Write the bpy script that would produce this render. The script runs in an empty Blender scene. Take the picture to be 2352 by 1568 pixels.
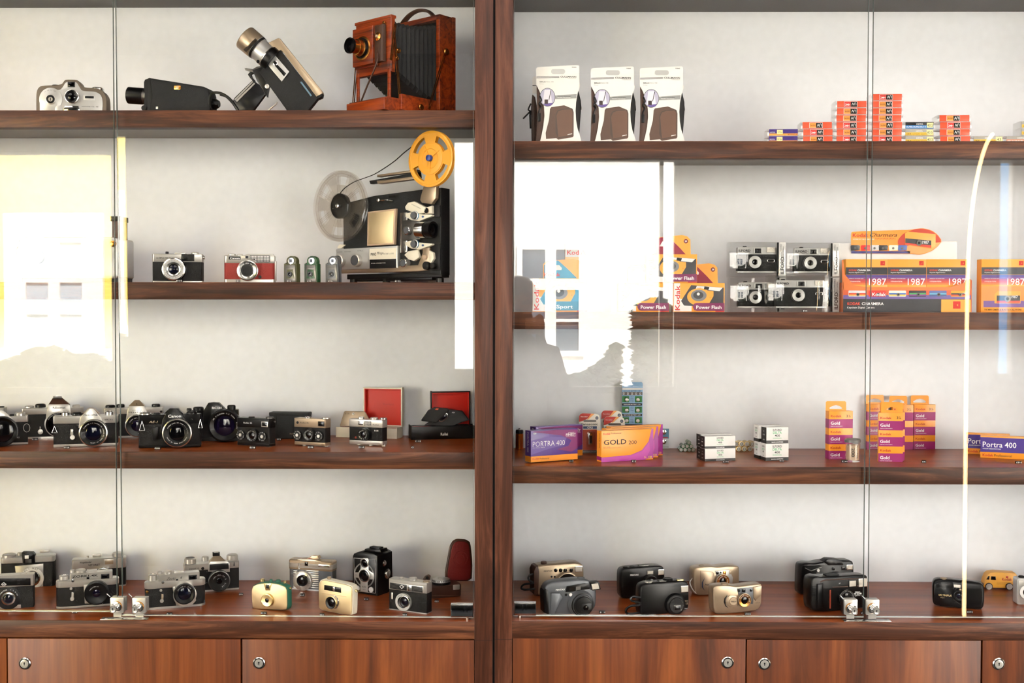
import bpy, bmesh, math, random
from mathutils import Vector, Matrix
random.seed(7)
PI = math.pi
SC = bpy.context.scene
COL = SC.collection

# ---------------------------------------------------------------- camera
FPX = 2613.0                      # focal length in pixels of the 2352 wide frame
DIST = 2.4
cam_d = bpy.data.cameras.new('camera'); cam_o = bpy.data.objects.new('camera', cam_d); COL.objects.link(cam_o)
cam_d.sensor_width = 36.0; cam_d.lens = 36.0*FPX/2352.0
cam_d.clip_start = 0.05; cam_d.clip_end = 200
CAMP = Vector((0, -DIST, 1.6))
HOR = 722.0
pitch = math.atan((784-HOR)/FPX)
cam_o.matrix_world = Matrix.Translation(CAMP) @ Matrix.Rotation(math.radians(0.5), 4, 'Z') @ Matrix.Rotation(PI/2-pitch, 4, 'X') @ Matrix.Rotation(math.radians(0.08), 4, 'Z')
SC.camera = cam_o
# ---------------------------------------------------------------- world, sun, exposure
w = bpy.data.worlds.new('world'); SC.world = w; w.use_nodes = True
wn = w.node_tree; bgn = wn.nodes['Background']
sky = wn.nodes.new('ShaderNodeTexSky'); sky.sky_type = 'HOSEK_WILKIE'; sky.turbidity = 3.0; sky.sun_direction = (0.3, 0.55, 0.75)
mixn = wn.nodes.new('ShaderNodeMixRGB'); mixn.inputs[0].default_value = 0.75; mixn.inputs[2].default_value = (0.96, 0.97, 1.0, 1)
wn.links.new(sky.outputs[0], mixn.inputs[1]); wn.links.new(mixn.outputs[0], bgn.inputs[0])
bgn.inputs[1].default_value = 12.0
sun_d = bpy.data.lights.new('sun', 'SUN'); sun_d.energy = 50; sun_d.angle = 0.01; sun_d.color = (1, 0.96, 0.9)
sun_o = bpy.data.objects.new('sun', sun_d); COL.objects.link(sun_o)
sun_o.rotation_euler = Vector((0.25, 0.75, 0.8)).to_track_quat('Z', 'Y').to_euler()
SC.view_settings.view_transform = 'Standard'; SC.view_settings.look = 'None'
SC.view_settings.exposure = -0.25; SC.view_settings.gamma = 1.0; SC.view_settings.use_curve_mapping = False
SC.cycles.max_bounces = 10; SC.cycles.diffuse_bounces = 4; SC.cycles.glossy_bounces = 4
SC.cycles.transparent_max_bounces = 24; SC.cycles.transmission_bounces = 6
SC.cycles.caustics_reflective = False; SC.cycles.caustics_refractive = False
SC.cycles.sample_clamp_indirect = 20
def area(name, loc, size, sy, power, col, rot=(0, 0, 0)):
    d = bpy.data.lights.new(name, 'AREA'); d.shape = 'RECTANGLE'; d.size = size; d.size_y = sy
    d.energy = power; d.color = col
    o = bpy.data.objects.new(name, d); o.location = loc; o.rotation_euler = rot; COL.objects.link(o); return o
# ceiling luminaires of the shop (their fixtures are built with the room)
LAMPS = [(-2.0, -1.4), (0.0, -1.4), (2.0, -1.4)]
for lx, ly in LAMPS:
    area('ceiling_light_source', (lx, ly, 2.93), 1.4, 1.5, 24, (1.0, 0.92, 0.86))

# ---------------------------------------------------------------- pixel <-> place
CM = cam_o.matrix_world.copy(); CI = CM.inverted()
def ray(px, py): return (CM.to_3x3() @ Vector(((px-1176)/FPX, (784-py)/FPX, -1)))
def atY(px, py, Y):
    r = ray(px, py); t = (Y-CAMP.y)/r.y; return CAMP + r*t
def atZ(px, py, z):
    r = ray(px, py); t = (z-CAMP.z)/r.z; return CAMP + r*t
def proj(p):
    q = CI @ Vector(p); return 1176+FPX*q.x/-q.z, 784-FPX*q.y/-q.z

# ---------------------------------------------------------------- materials
def lin(c):
    if isinstance(c, str): c = tuple(int(c[i:i+2], 16) for i in (0, 2, 4))
    return tuple((x/255/12.92 if x/255 <= .04045 else ((x/255+.055)/1.055)**2.4) for x in c)+(1,)
MS = {}
def newmat(name):
    m = bpy.data.materials.new(name); m.use_nodes = True; nt = m.node_tree
    return m, nt, nt.nodes['Principled BSDF']
def mk(name, col, rough=.4, metal=0, coat=0, bump=0, bscale=800, var=.06, emit=None, spec=None):
    m, nt, p = newmat(name); N = nt.nodes; L = nt.links
    c = lin(col)
    p.inputs['Roughness'].default_value = rough; p.inputs['Metallic'].default_value = metal
    p.inputs['Coat Weight'].default_value = coat; p.inputs['Coat Roughness'].default_value = .05
    if spec is not None: p.inputs['Specular IOR Level'].default_value = spec
    tc = N.new('ShaderNodeTexCoord'); nz = N.new('ShaderNodeTexNoise'); nz.inputs['Scale'].default_value = 60; nz.inputs['Detail'].default_value = 3
    L.new(tc.outputs['Object'], nz.inputs['Vector'])
    mx = N.new('ShaderNodeMixRGB'); mx.inputs[1].default_value = tuple(min(1, x*(1+var)) for x in c[:3])+(1,); mx.inputs[2].default_value = tuple(x*(1-var) for x in c[:3])+(1,)
    L.new(nz.outputs['Fac'], mx.inputs[0]); L.new(mx.outputs[0], p.inputs['Base Color'])
    if bump:
        b = N.new('ShaderNodeBump'); b.inputs['Strength'].default_value = bump; b.inputs['Distance'].default_value = .0006
        v = N.new('ShaderNodeTexVoronoi'); v.inputs['Scale'].default_value = bscale
        L.new(tc.outputs['Object'], v.inputs['Vector']); L.new(v.outputs['Distance'], b.inputs['Height']); L.new(b.outputs[0], p.inputs['Normal'])
    if emit:
        p.inputs['Emission Color'].default_value = c; p.inputs['Emission Strength'].default_value = emit
    MS[name] = m; return m
def C(col, rough=.38, metal=0, coat=0):
    k = 'paint_%s_%d_%d' % (col, int(rough*100), int(metal*100))
    if k not in MS: mk(k, col, rough, metal, coat)
    return k
def clear(name, tint, refl, rough=0.0, ior=1.5):
    m, nt, p = newmat(name); N = nt.nodes; L = nt.links; N.remove(p)
    t = N.new('ShaderNodeBsdfTransparent'); t.inputs[0].default_value = tint
    g = N.new('ShaderNodeBsdfGlossy'); g.inputs['Roughness'].default_value = rough; g.inputs[0].default_value = (1, 1, 1, 1)
    ge = N.new('ShaderNodeNewGeometry'); dt = N.new('ShaderNodeVectorMath'); dt.operation = 'DOT_PRODUCT'; L.new(ge.outputs['Normal'], dt.inputs[0]); L.new(ge.outputs['Incoming'], dt.inputs[1])
    def mth(op, a, b):
        q = N.new('ShaderNodeMath'); q.operation = op; q.use_clamp = op != 'ABSOLUTE'
        if isinstance(a, float): q.inputs[0].default_value = a
        else: L.new(a, q.inputs[0])
        if isinstance(b, float): q.inputs[1].default_value = b
        elif b is not None: L.new(b, q.inputs[1])
        return q.outputs[0]
    fz = mth('MULTIPLY', mth('POWER', mth('SUBTRACT', 1.0, mth('ABSOLUTE', dt.outputs['Value'], None)), 5.0), .96)
    fr_o = mth('ADD', fz, .04)
    ml = N.new('ShaderNodeMath'); ml.operation = 'MULTIPLY'; ml.inputs[1].default_value = refl; ml.use_clamp = True
    mx = N.new('ShaderNodeMixShader'); L.new(fr_o, ml.inputs[0]); L.new(ml.outputs[0], mx.inputs[0]); L.new(t.outputs[0], mx.inputs[1]); L.new(g.outputs[0], mx.inputs[2])
    L.new(mx.outputs[0], N['Material Output'].inputs[0]); MS[name] = m; return m
def wood(name, dark, mid, light, axis, rough=.42, scale=1.0, coat=.03, spec=.28):
    m, nt, p = newmat(name); N = nt.nodes; L = nt.links
    tc = N.new('ShaderNodeTexCoord'); mp = N.new('ShaderNodeMapping')
    s = [14*scale]*3; s[axis] = .9*scale; mp.inputs['Scale'].default_value = s
    L.new(tc.outputs['Object'], mp.inputs[0])
    n1 = N.new('ShaderNodeTexNoise'); n1.inputs['Scale'].default_value = 1.3; n1.inputs['Detail'].default_value = 6; n1.inputs['Roughness'].default_value = .65; n1.inputs['Distortion'].default_value = .9
    L.new(mp.outputs[0], n1.inputs['Vector'])
    mp2 = N.new('ShaderNodeMapping'); s2 = [180*scale]*3; s2[axis] = 5*scale; mp2.inputs['Scale'].default_value = s2
    L.new(tc.outputs['Object'], mp2.inputs[0])
    n2 = N.new('ShaderNodeTexNoise'); n2.inputs['Scale'].default_value = 1; n2.inputs['Detail'].default_value = 3
    L.new(mp2.outputs[0], n2.inputs['Vector'])
    r = N.new('ShaderNodeValToRGB'); e = r.color_ramp.elements
    e[0].position = .33; e[0].color = lin(dark); e[1].position = .68; e[1].color = lin(light)
    x = e.new(.5); x.color = lin(mid)
    L.new(n1.outputs['Fac'], r.inputs[0])
    mx = N.new('ShaderNodeMixRGB'); mx.blend_type = 'MULTIPLY'; mx.inputs[0].default_value = .7
    r2 = N.new('ShaderNodeValToRGB'); r2.color_ramp.elements[0].position = .3; r2.color_ramp.elements[0].color = (.62, .62, .62, 1); r2.color_ramp.elements[1].position = .6
    L.new(n2.outputs['Fac'], r2.inputs[0]); L.new(r.outputs[0], mx.inputs[1]); L.new(r2.outputs[0], mx.inputs[2]); L.new(mx.outputs[0], p.inputs['Base Color'])
    p.inputs['Roughness'].default_value = rough; p.inputs['Coat Weight'].default_value = coat; p.inputs['Coat Roughness'].default_value = .12; p.inputs['Specular IOR Level'].default_value = spec
    b = N.new('ShaderNodeBump'); b.inputs['Strength'].default_value = .12; b.inputs['Distance'].default_value = .0005
    L.new(n2.outputs['Fac'], b.inputs['Height']); L.new(b.outputs[0], p.inputs['Normal'])
    MS[name] = m
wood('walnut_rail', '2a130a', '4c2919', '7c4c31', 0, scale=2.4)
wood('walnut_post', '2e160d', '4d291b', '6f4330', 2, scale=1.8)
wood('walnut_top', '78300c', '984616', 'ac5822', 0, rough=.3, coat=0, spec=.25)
wood('walnut_door', '3d1a08', '6a3312', '87491f', 2, rough=.38, scale=.55)
wood('mahogany', '4a1405', '8e3410', 'a8481a', 0, rough=.28, scale=4, coat=.5)
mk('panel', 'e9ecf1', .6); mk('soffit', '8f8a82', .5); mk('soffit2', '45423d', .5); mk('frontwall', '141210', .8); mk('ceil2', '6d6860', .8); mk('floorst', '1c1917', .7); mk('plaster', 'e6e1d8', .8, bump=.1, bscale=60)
mk('lightwood', 'c9bda8', .5); mk('ceil', 'efece6', .8)
mk('yellowwall', 'efd768', .85); mk('mirrored_sky', '346f9c', .8); mk('whitewall', 'f5f3ee', .8); mk('stone', 'cfc8ba', .8); mk('skyglass', '5b6874', .08, spec=.8); mk('sky_sheen_glass', 'bcc6d0', .2)
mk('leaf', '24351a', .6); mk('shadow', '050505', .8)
mk('k', '0a0a0b', .3, spec=.3); mk('km', '0e0e0f', .5, var=.2, spec=.3); mk('lea', '101011', .5, spec=.3, bump=.9, bscale=900); mk('leag', '1c1d1e', .55, spec=.3, bump=.7, bscale=900)
mk('leabr', '45291a', .45, bump=.4, bscale=600); mk('leared', '74130b', .6, bump=.3, bscale=300); mk('red', '8e1d12', .5, bump=.7, bscale=900)
mk('chr', 'd9d8d4', .2, 1); mk('sat', 'c0bdb7', .28, .62, var=.03); mk('alu', 'bcbcba', .36, .55); mk('dkm', '6a6865', .35, 1); mk('brass', 'c58a45', .22, 1); mk('gold', 'dfc78e', .27, .9)
mk('brush', 'e0c99e', .4, .9, bump=.2, bscale=2000)
mk('white', 'dcd8cf', .45); mk('wh', 'dedddb', .5); mk('tan', 'c9ad91', .4); mk('cream', 'e6dfcc', .45)
mk('lensg', '050508', .06, spec=.4); mk('lensb', '080b1c', .06, spec=.5); mk('lensp', '0e0820', .06, spec=.5)
mk('mirror', 'b9bcc0', .08, 1); mk('flash', 'd8d2c6', .15, .6, bump=1, bscale=900)
mk('green', '2c6b58', .4); mk('grn', '1f4a2a', .3, bump=.5, bscale=300, var=.5); mk('grnb', '4a4a2a', .3, bump=.5, bscale=300, var=.4); mk('grey', '5a5d62', .35, .3); mk('taupe', '6b5f50', .5)
mk('champ', 'a9967e', .33, .6); mk('yelreel', 'f2ab34', .35); mk('txw', 'f4f4f2', .5); mk('txk', '0a0a0a', .5)
clear('pane', (.99, .99, .988, 1), 1.0); clear('plastic', (.93, .93, .92, 1), 1.5, .02); clear('smoke', (.95, .935, .92, 1), 1.2, .04)

# ---------------------------------------------------------------- mesh builder
TXC = {}
def glyphs(s, bold=0, shear=0):
    bold = min(bold, .018)
    k = (s, bold, shear)
    if k not in TXC:
        cu = bpy.data.curves.new('txt', 'FONT'); cu.body = s; cu.size = 1; cu.resolution_u = 2; cu.offset = bold; cu.shear = shear
        o = bpy.data.objects.new('txt', cu); me = o.to_mesh()
        vs = [(v.co.x, v.co.y) for v in me.vertices]; fs = [tuple(p.vertices) for p in me.polygons]
        o.to_mesh_clear(); bpy.data.objects.remove(o); bpy.data.curves.remove(cu)
        xs = [v[0] for v in vs] or [0]; TXC[k] = (vs, fs, min(xs), max(xs))
    return TXC[k]
def rrect(x0, x1, z0, z1, r, n=5):
    r = min(r, (x1-x0)/2*.999, (z1-z0)/2*.999); out = []
    for cx, cz, a in ((x1-r, z1-r, 0), (x0+r, z1-r, 90), (x0+r, z0+r, 180), (x1-r, z0+r, 270)):
        for i in range(n+1):
            t = math.radians(a+90*i/n); out.append((cx+r*math.cos(t), cz+r*math.sin(t)))
    return out
def circ(cx, cz, r, n=32, a0=0, a1=360, rz=None):
    rz = rz or r
    return [(cx+r*math.cos(math.radians(a0+(a1-a0)*i/n)), cz+rz*math.sin(math.radians(a0+(a1-a0)*i/n))) for i in range(n if a1-a0 == 360 else n+1)]
def sector(cx, cy, r0, r1, a0, a1, n=14):
    return circ(cx, cy, r1, n, a0, a1) + circ(cx, cy, r0, n, a0, a1)[::-1]
class Ctx: pass
G = Ctx(); G.root = None; G.u = 1; G.cx = 0; G.base = 0; G.sl = 0; G.ca = 1; G.free = True
def X(x): return x if G.free else (x-G.cx)/G.ca
def Zc(x, y): return y if G.free else G.base+G.sl*(x-G.cx)-y
def catmull(P, n=5):
    if len(P) < 4 or ((P[0]-P[-1]).length < 1e-6 and len(P) < 8): return P
    out = []
    for i in range(len(P)-1):
        a, b, c, d = P[max(i-1, 0)], P[i], P[i+1], P[min(i+2, len(P)-1)]
        for k in range(n):
            t = k/n; out.append(.5*((2*b)+(c-a)*t+(2*a-5*b+4*c-d)*t*t+(3*b-a-3*c+d)*t**3))
    return out+[P[-1]]
def soft(pts, it=2, q=.2):
    for _ in range(it):
        o = []
        for i, p in enumerate(pts):
            a, b = pts[i-1], pts[(i+1) % len(pts)]
            o.append((p[0]+(a[0]-p[0])*q, p[1]+(a[1]-p[1])*q)); o.append((p[0]+(b[0]-p[0])*q, p[1]+(b[1]-p[1])*q))
        pts = o
    return pts
class B:
    def __init__(s): s.v = []; s.f = []; s.m = []; s.T = None; s.flat = set()
    def add(s, vs, fs, m):
        n = len(s.v)
        if s.T is not None: vs = [tuple(s.T @ Vector(v)) for v in vs]
        s.v += vs; s.f += [tuple(i+n for i in f) for f in fs]
        s.m += (m if isinstance(m, list) else [m]*len(fs)); return s
    # prism along depth from a front outline in local x,z
    def prism(s, pts, d0, d1, m, bev=0, cap=None):
        n = len(pts)
        def inset(b):
            out = []
            A = sum(pts[i][0]*pts[(i+1) % n][1]-pts[(i+1) % n][0]*pts[i][1] for i in range(n)); sg = 1 if A > 0 else -1
            for i in range(n):
                p, q, r = Vector(pts[i-1]), Vector(pts[i]), Vector(pts[(i+1) % n])
                a = (q-p); b2 = (r-q)
                if a.length < 1e-9: a = b2
                if b2.length < 1e-9: b2 = a
                if a.length < 1e-9: out.append(tuple(q)); continue
                a = a.normalized(); b2 = b2.normalized()
                nn = Vector((-a.y, a.x))+Vector((-b2.y, b2.x))
                if nn.length < 1e-6: nn = Vector((-a.y, a.x))
                nn.normalize(); c = max(.45, nn.dot(Vector((-a.y, a.x))))
                out.append(tuple(q+nn*sg*b/c))
            return out
        rings = []
        if bev: rings += [(inset(bev), d0), (inset(bev*.3), d0+bev*.3), (pts, d0+bev)]
        else: rings += [(pts, d0)]
        if bev: rings += [(pts, d1-bev), (inset(bev), d1)]
        else: rings += [(pts, d1)]
        vs = [(x, d, z) for ring, d in rings for x, z in ring]; fs = []; ms = []
        for k in range(len(rings)-1):
            for i in range(n):
                j = (i+1) % n; fs.append((k*n+i, k*n+j, (k+1)*n+j, (k+1)*n+i)); ms.append(m)
        fs.append(tuple(range(n))); ms.append(cap or m); fs.append(tuple(range((len(rings)-1)*n, len(rings)*n))[::-1]); ms.append(m)
        k0 = len(s.f); nf = len(fs)
        s.flat.update((k0+nf-1, k0+nf-2))
        if n == 4: s.flat.update(range(k0, k0+nf))
        return s.add(vs, fs, ms)
    def px(s, pts, d0, d1, m, bev=0, cap=None): return s.prism([(X(x), Zc(x, y)) for x, y in pts], d0, d1, m, bev, cap)
    def bx(s, x0, y0, x1, y1, d0, d1, m, bev=0, r=0, cap=None):
        xm = (x0+x1)/2; a, b = sorted((X(x0), X(x1))); c, d = sorted((Zc(xm, y0), Zc(xm, y1)))
        return s.prism(rrect(a, b, c, d, r) if r else [(a, c), (b, c), (b, d), (a, d)], d0, d1, m, bev, cap)
    # vertical prism with a rounded plan
    def zp(s, x0, x1, y0, y1, d0, d1, r, m, bev=0):
        xm = (x0+x1)/2; a, b = sorted((X(x0), X(x1))); c, d = sorted((Zc(xm, y0), Zc(xm, y1)))
        t = s.T; M = Matrix(((1, 0, 0, 0), (0, 0, 1, 0), (0, 1, 0, 0), (0, 0, 0, 1)))
        s.T = M if t is None else t @ M
        s.prism(rrect(a, b, d0, d1, r, 6) if r else [(a, d0), (b, d0), (b, d1), (a, d1)], c, d, m, bev); s.T = t; return s
    def lathe(s, M, prof, n=32):
        vs = []; fs = []; ms = []
        for r, t, m in prof:
            for i in range(n):
                a = 2*PI*i/n; vs.append(tuple(M @ Vector((r*math.cos(a), r*math.sin(a), t))))
        for k in range(len(prof)-1):
            for i in range(n):
                j = (i+1) % n; fs.append((k*n+i, k*n+j, (k+1)*n+j, (k+1)*n+i)); ms.append(prof[k+1][2])
        if prof[-1][0] > 1e-6: fs.append(tuple(range((len(prof)-1)*n, len(prof)*n))); ms.append(prof[-1][2])
        if prof[0][0] > 1e-6: fs.append(tuple(range(n))[::-1]); ms.append(prof[0][2])
        return s.add(vs, fs, ms)
    # turned shape whose axis points at the viewer; profile (radius, depth, material)
    def ln(s, cx, cy, prof, n=36): return s.lathe(Matrix.Translation((X(cx), 0, Zc(cx, cy))) @ Matrix(((1, 0, 0, 0), (0, 0, 1, 0), (0, 1, 0, 0), (0, 0, 0, 1))), prof, n)
    def kn(s, cx, y0, y1, r, d, m, m2=None, n=28):
        z1 = Zc(cx, y0); z0 = Zc(cx, y1); h = z1-z0; e = min(r*.18, h*.3)
        return s.lathe(Matrix.Translation((X(cx), d, z0)), [(r, 0, m), (r, h-e, m), (r-e, h, m), (r*.72, h, m2 or m), (r*.68, h-e*.4, m2 or m), (0, h-e*.4, m2 or m)], n)
    def cy(s, p0, p1, prof, n=28):
        a = Vector((X(p0[0]), p0[2], Zc(p0[0], p0[1]))); b = Vector((X(p1[0]), p1[2], Zc(p1[0], p1[1])))
        q = (b-a).to_track_quat('Z', 'Y').to_matrix().to_4x4(); L = (b-a).length
        return s.lathe(Matrix.Translation(a) @ q, [(r, t*L, m) for r, t, m in prof], n)
    def rod(s, pts, r, m, n=8, flat=1):
        P = [Vector((X(x), d, Zc(x, y))) for x, y, d in pts]; P = catmull(P); vs = []; fs = []; up = None
        for i, p in enumerate(P):
            t = (P[min(i+1, len(P)-1)]-P[max(i-1, 0)]).normalized()
            if up is None: up = Vector((0, 1, 0)) if abs(t.y) < .9 else Vector((1, 0, 0))
            sx = t.cross(up).normalized(); up = sx.cross(t).normalized()
            for k in range(n):
                a = 2*PI*k/n; vs.append(tuple(p+sx*math.cos(a)*r+up*math.sin(a)*r*flat))
        for i in range(len(P)-1):
            for k in range(n):
                j = (k+1) % n; fs.append((i*n+k, i*n+j, (i+1)*n+j, (i+1)*n+k))
        fs.append(tuple(range(n))); fs.append(tuple(range((len(P)-1)*n, len(P)*n)))
        return s.add(vs, fs, m)
    # lettering: cap height h, left/centre aligned at x, baseline at image row y
    def tx(s, t, x, y, h, m='txw', d=-.6, al='L', b=0, w=None, rot=0, sh=0):
        vs, fs, a0, a1 = glyphs(t, b, sh); k = h/.7; kx = (w/(a1-a0) if w else k)
        if w and not G.free: kx /= G.ca
        off = {'L': a0, 'C': (a0+a1)/2, 'R': a1}[al]; cr, sr = math.cos(math.radians(rot)), math.sin(math.radians(rot))
        ox, oz = X(x), Zc(x, y); out = []
        for vx, vy in vs:
            px, pz = (vx-off)*kx, vy*k; out.append((ox+px*cr-pz*sr, d, oz+px*sr+pz*cr))
        return s.add(out, fs, m)
    def rt(s, t, cx, cy, r, h, d, m='txw', start=150, step=None):
        step = step or 360*h*1.02/(2*PI*r)
        for i, ch in enumerate(t):
            if ch == ' ': continue
            a = start-i*step; vs, fs, a0, a1 = glyphs(ch); k = h/.7; ar = math.radians(a); tr = math.radians(a-90)
            ox, oz = X(cx)+r*math.cos(ar), Zc(cx, cy)+r*math.sin(ar); out = []
            for vx, vy in vs:
                px, pz = (vx-(a0+a1)/2)*k, vy*k; out.append((ox+px*math.cos(tr)-pz*math.sin(tr), d, oz+px*math.sin(tr)+pz*math.cos(tr)))
            s.add(out, fs, m)
        return s
    def side(s, x, yb):   # following shapes lie on the left side face: x runs from the back edge (depth yb) to the front
        s.T = Matrix(((0, 1, 0, X(x)), (-1, 0, 0, yb), (0, 0, 1, 0), (0, 0, 0, 1))); return s
    def rside(s, x):      # on the right side face: x runs from the front edge backwards
        s.T = Matrix(((0, -1, 0, X(x)), (1, 0, 0, 0), (0, 0, 1, 0), (0, 0, 0, 1))); return s
    def o(s, name, parent='root', ang=32):
        me = bpy.data.meshes.new(name); u = G.u
        if not G.free: s.v = [(a, b_, max(c, 0)) for a, b_, c in s.v]
        me.from_pydata([(a*u, b*u, c*u) for a, b, c in s.v], [], s.f)
        ks = []
        for m in s.m:
            if m not in ks: ks.append(m)
        for k in ks: me.materials.append(MS[k])
        ix = {k: i for i, k in enumerate(ks)}
        me.polygons.foreach_set('material_index', [ix[m] for m in s.m])
        me.polygons.foreach_set('use_smooth', [i not in s.flat for i in range(len(s.m))])
        bm = bmesh.new(); bm.from_mesh(me); bmesh.ops.recalc_face_normals(bm, faces=bm.faces); bm.to_mesh(me); bm.free()
        me.set_sharp_from_angle(angle=math.radians(ang)); me.update()
        ob = bpy.data.objects.new(name, me); COL.objects.link(ob)
        par = G.root if parent == 'root' else parent
        if par is not None: ob.parent = par
        return ob
def put(o, label=None, cat=None, group=None, kind=None):
    if label: o['label'] = label
    if cat: o['category'] = cat
    if group: o['group'] = group
    if kind: o['kind'] = kind
    return o
ZF = {'0': (0, 0, 1), 'A1': (0, 0, 3.92), 'A2': (520, 0, 3.459), 'B1': (680, 300, 3.919), 'B2': (240, 540, 3.794), 'C1': (0, 880, 4.2), 'C2': (520, 870, 4.055),
      'D1': (0, 1240, 4.055), 'D2': (550, 1230, 4.2), 'RA1': (1180, 130, 5.113), 'RA2': (1700, 190, 3.607), 'RB1': (1160, 500, 4.356), 'RB2': (1650, 500, 3.35),
      'RC1': (1160, 860, 5.88), 'RC2': (1520, 860, 5.345), 'RC3': (1860, 860, 4.78), 'RD1': (1160, 1260, 3.794), 'RD2': (1780, 1260, 4.112)}
def T(name, label, cat, zf, x, y=None, Y=None, sh='A', a=0, g=None, dz=0):
    """Start a thing standing on shelf sh: its front bottom middle at (x, y) of the study view zf, or at depth Y."""
    ox, oy, s = ZF[zf]; px = ox+x/s; z = SZ[sh]+dz
    if Y is None: p = atZ(px, oy+y/s, z)
    else:
        q = proj((atY(px, 700, Y).x, Y, z)); p = Vector((atY(px, q[1], Y).x, Y, z))
    qx, qy = proj(p); al = math.radians(a)
    r = bpy.data.objects.new(name, None); COL.objects.link(r); r.location = (p.x, p.y, p.z+.0004); r.rotation_euler = (0, 0, al); r.empty_display_size = .02
    put(r, label, cat, g)
    G.root = r; G.free = False; G.u = (DIST+p.y)/FPX/s; G.cx = x; G.base = (qy-oy)*s
    G.ca = math.cos(al)-(qx-1199)/FPX*math.sin(al); G.sl = -(qy-HOR)/FPX*math.sin(al)/G.ca
    G.p = p; G.hy = (qy-HOR)/FPX; G.hx = (qx-1199)/FPX; G.sa = math.sin(al); G.cosa = math.cos(al); return r
def free(): G.root = None; G.free = True; G.u = 1
def LN(cx, cy, R, L, bar='k', rim='chr', inn='k', gr=.6, gl='lensb', txt=None, th=None, name='lens', par='root', base=None, txm='txw', d0=0):
    if not G.free:
        LL = L-d0; cz = Zc(cx, cy)+G.hy*LL; cxl = X(cx)-LL*(G.sa+G.hx*G.cosa)/G.ca
        rb = max(R*1.02, (base or 0)*.999)
        if cz-rb < 1.5: cz = min(rb+1.5, cz+R*.12)
        if cz-rb < 1.5: R *= (cz-1.5)/rb; base = base and min(base, cz-1.5)
        fr_, G.free = G.free, True; r_ = LN(cxl, cz, R, L, bar, rim, inn, gr, gl, txt, th, name, par, base, txm, d0); G.free = fr_; return r_
    b = B(); pf = []
    if base: pf += [(base*.93, d0+2, rim), (base*.93, d0-L*.12, rim), (R, d0-L*.14, bar)]
    else: pf += [(R, d0+2, bar)]
    pf += [(R, d0-L*.5, bar), (R*1.02, d0-L*.52, bar), (R*1.02, d0-L*.8, bar), (R, d0-L*.82, rim), (R, d0-L, rim), (R*.93, d0-L-.02*R, rim), (R*.9, d0-L*.97, inn), (R*gr*1.02, d0-L*.86, inn), (R*gr, d0-L*.84, inn), (R*gr, d0-L*.74, inn)]
    b.ln(cx, cy, pf)
    if txt:
        rr = R*(.9+gr)/2-(th or R*.09)*.5; b.rt(txt, cx, cy, rr, th or R*.09, d0-L*.985, txm)
    o = b.o(name, par)
    r = R*gr; z = d0-L*.78
    B().ln(cx, cy, [(r, z+1, gl), (r*.97, z, gl), (r*.8, z-r*.05, gl), (r*.5, z-r*.1, gl), (r*.2, z-r*.125, gl), (0, z-r*.13, gl)]).o('front_element', o, 60)
    return o
def win(x0, y0, x1, y1, d=0, fr='k', gl='lensg', t=3, name='viewfinder_window', inner=True, par='root'):
    b = B(); b.bx(x0, y0, x1, y1, d-2, d+3, fr, 1); w = (x1-x0)*.12
    b.bx(x0+w, y0+w, x1-w, y1-w, d-2.6, d, gl, .4); return b.o(name, par)

# ---------------------------------------------------------------- room shell
def slab(name, x0, x1, y0, y1, z0, z1, m, kind='structure', parent=None):
    free(); b = B(); b.bx(x0, z0, x1, z1, y0, y1, m); o = b.o(name, parent)
    if kind: o['kind'] = kind
    return o
WY = 0.372                                    # back panel of the cabinets
slab('floor', -7, 7, -4.2, 1.2, -.05, 0, 'floorst')
slab('ceiling', -7, 7, -4.2, 1.2, 3.0, 3.05, 'ceil2')
slab('wall_back', -7, 7, WY+.06, WY+.12, 0, 3, 'plaster')
slab('wall_left', -7.1, -7, -4.2, 1.2, 0, 3, 'plaster'); slab('wall_right', 7, 7.1, -4.2, 1.2, 0, 3, 'plaster')
# shop front with its openings, the middle ones seen only as reflections in the glass doors
FY = -4.2
WT = .12
def fx(px): return (px-1199)/FPX*(DIST-FY+.05+WT)
def fz(py): return 1.6+(HOR-py)/FPX*(DIST-FY+.05+WT)
OPEN = [(-6.8, -3.2, .1, 2.85), (-3.15, fx(270), fz(905), fz(354)), (fx(1006), fx(1550), fz(900), fz(369)), (fx(2272), fx(2312), fz(868), fz(372)), (3.05, 6.8, .1, 2.85)]  # first and last openings are added, outside the mirrored view, for low frontal daylight
free(); b = B(); xs = -7
for x0, x1, z0, z1 in OPEN:
    b.bx(xs, 0, x0, 3, FY-WT, FY, 'frontwall'); b.bx(x0, 0, x1, z0, FY-WT, FY, 'frontwall'); b.bx(x0, z1, x1, 3, FY-WT, FY, 'frontwall'); xs = x1
b.bx(xs, 0, 7, 3, FY-WT, FY, 'frontwall'); put(b.o('wall_front', None), kind='structure')
for i, (x0, x1, z0, z1) in enumerate(OPEN):
    b = B(); t = .035
    b.bx(x0, z0, x0+t*.4, z1, FY-.1, FY-.05, 'dkm'); b.bx(x1-t*.4, z0, x1, z1, FY-.1, FY-.05, 'dkm'); b.bx(x0, z0, x1, z0+t, FY-.1, FY-.05, 'dkm'); b.bx(x0, z1-t*.4, x1, z1, FY-.1, FY-.05, 'dkm')
    if i == 2: b.bx(x1-.1, z0, x1-.08, z1, FY-.1, FY-.05, 'dkm')
    put(b.o('window_%d' % (i+1), None), kind='structure')
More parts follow.
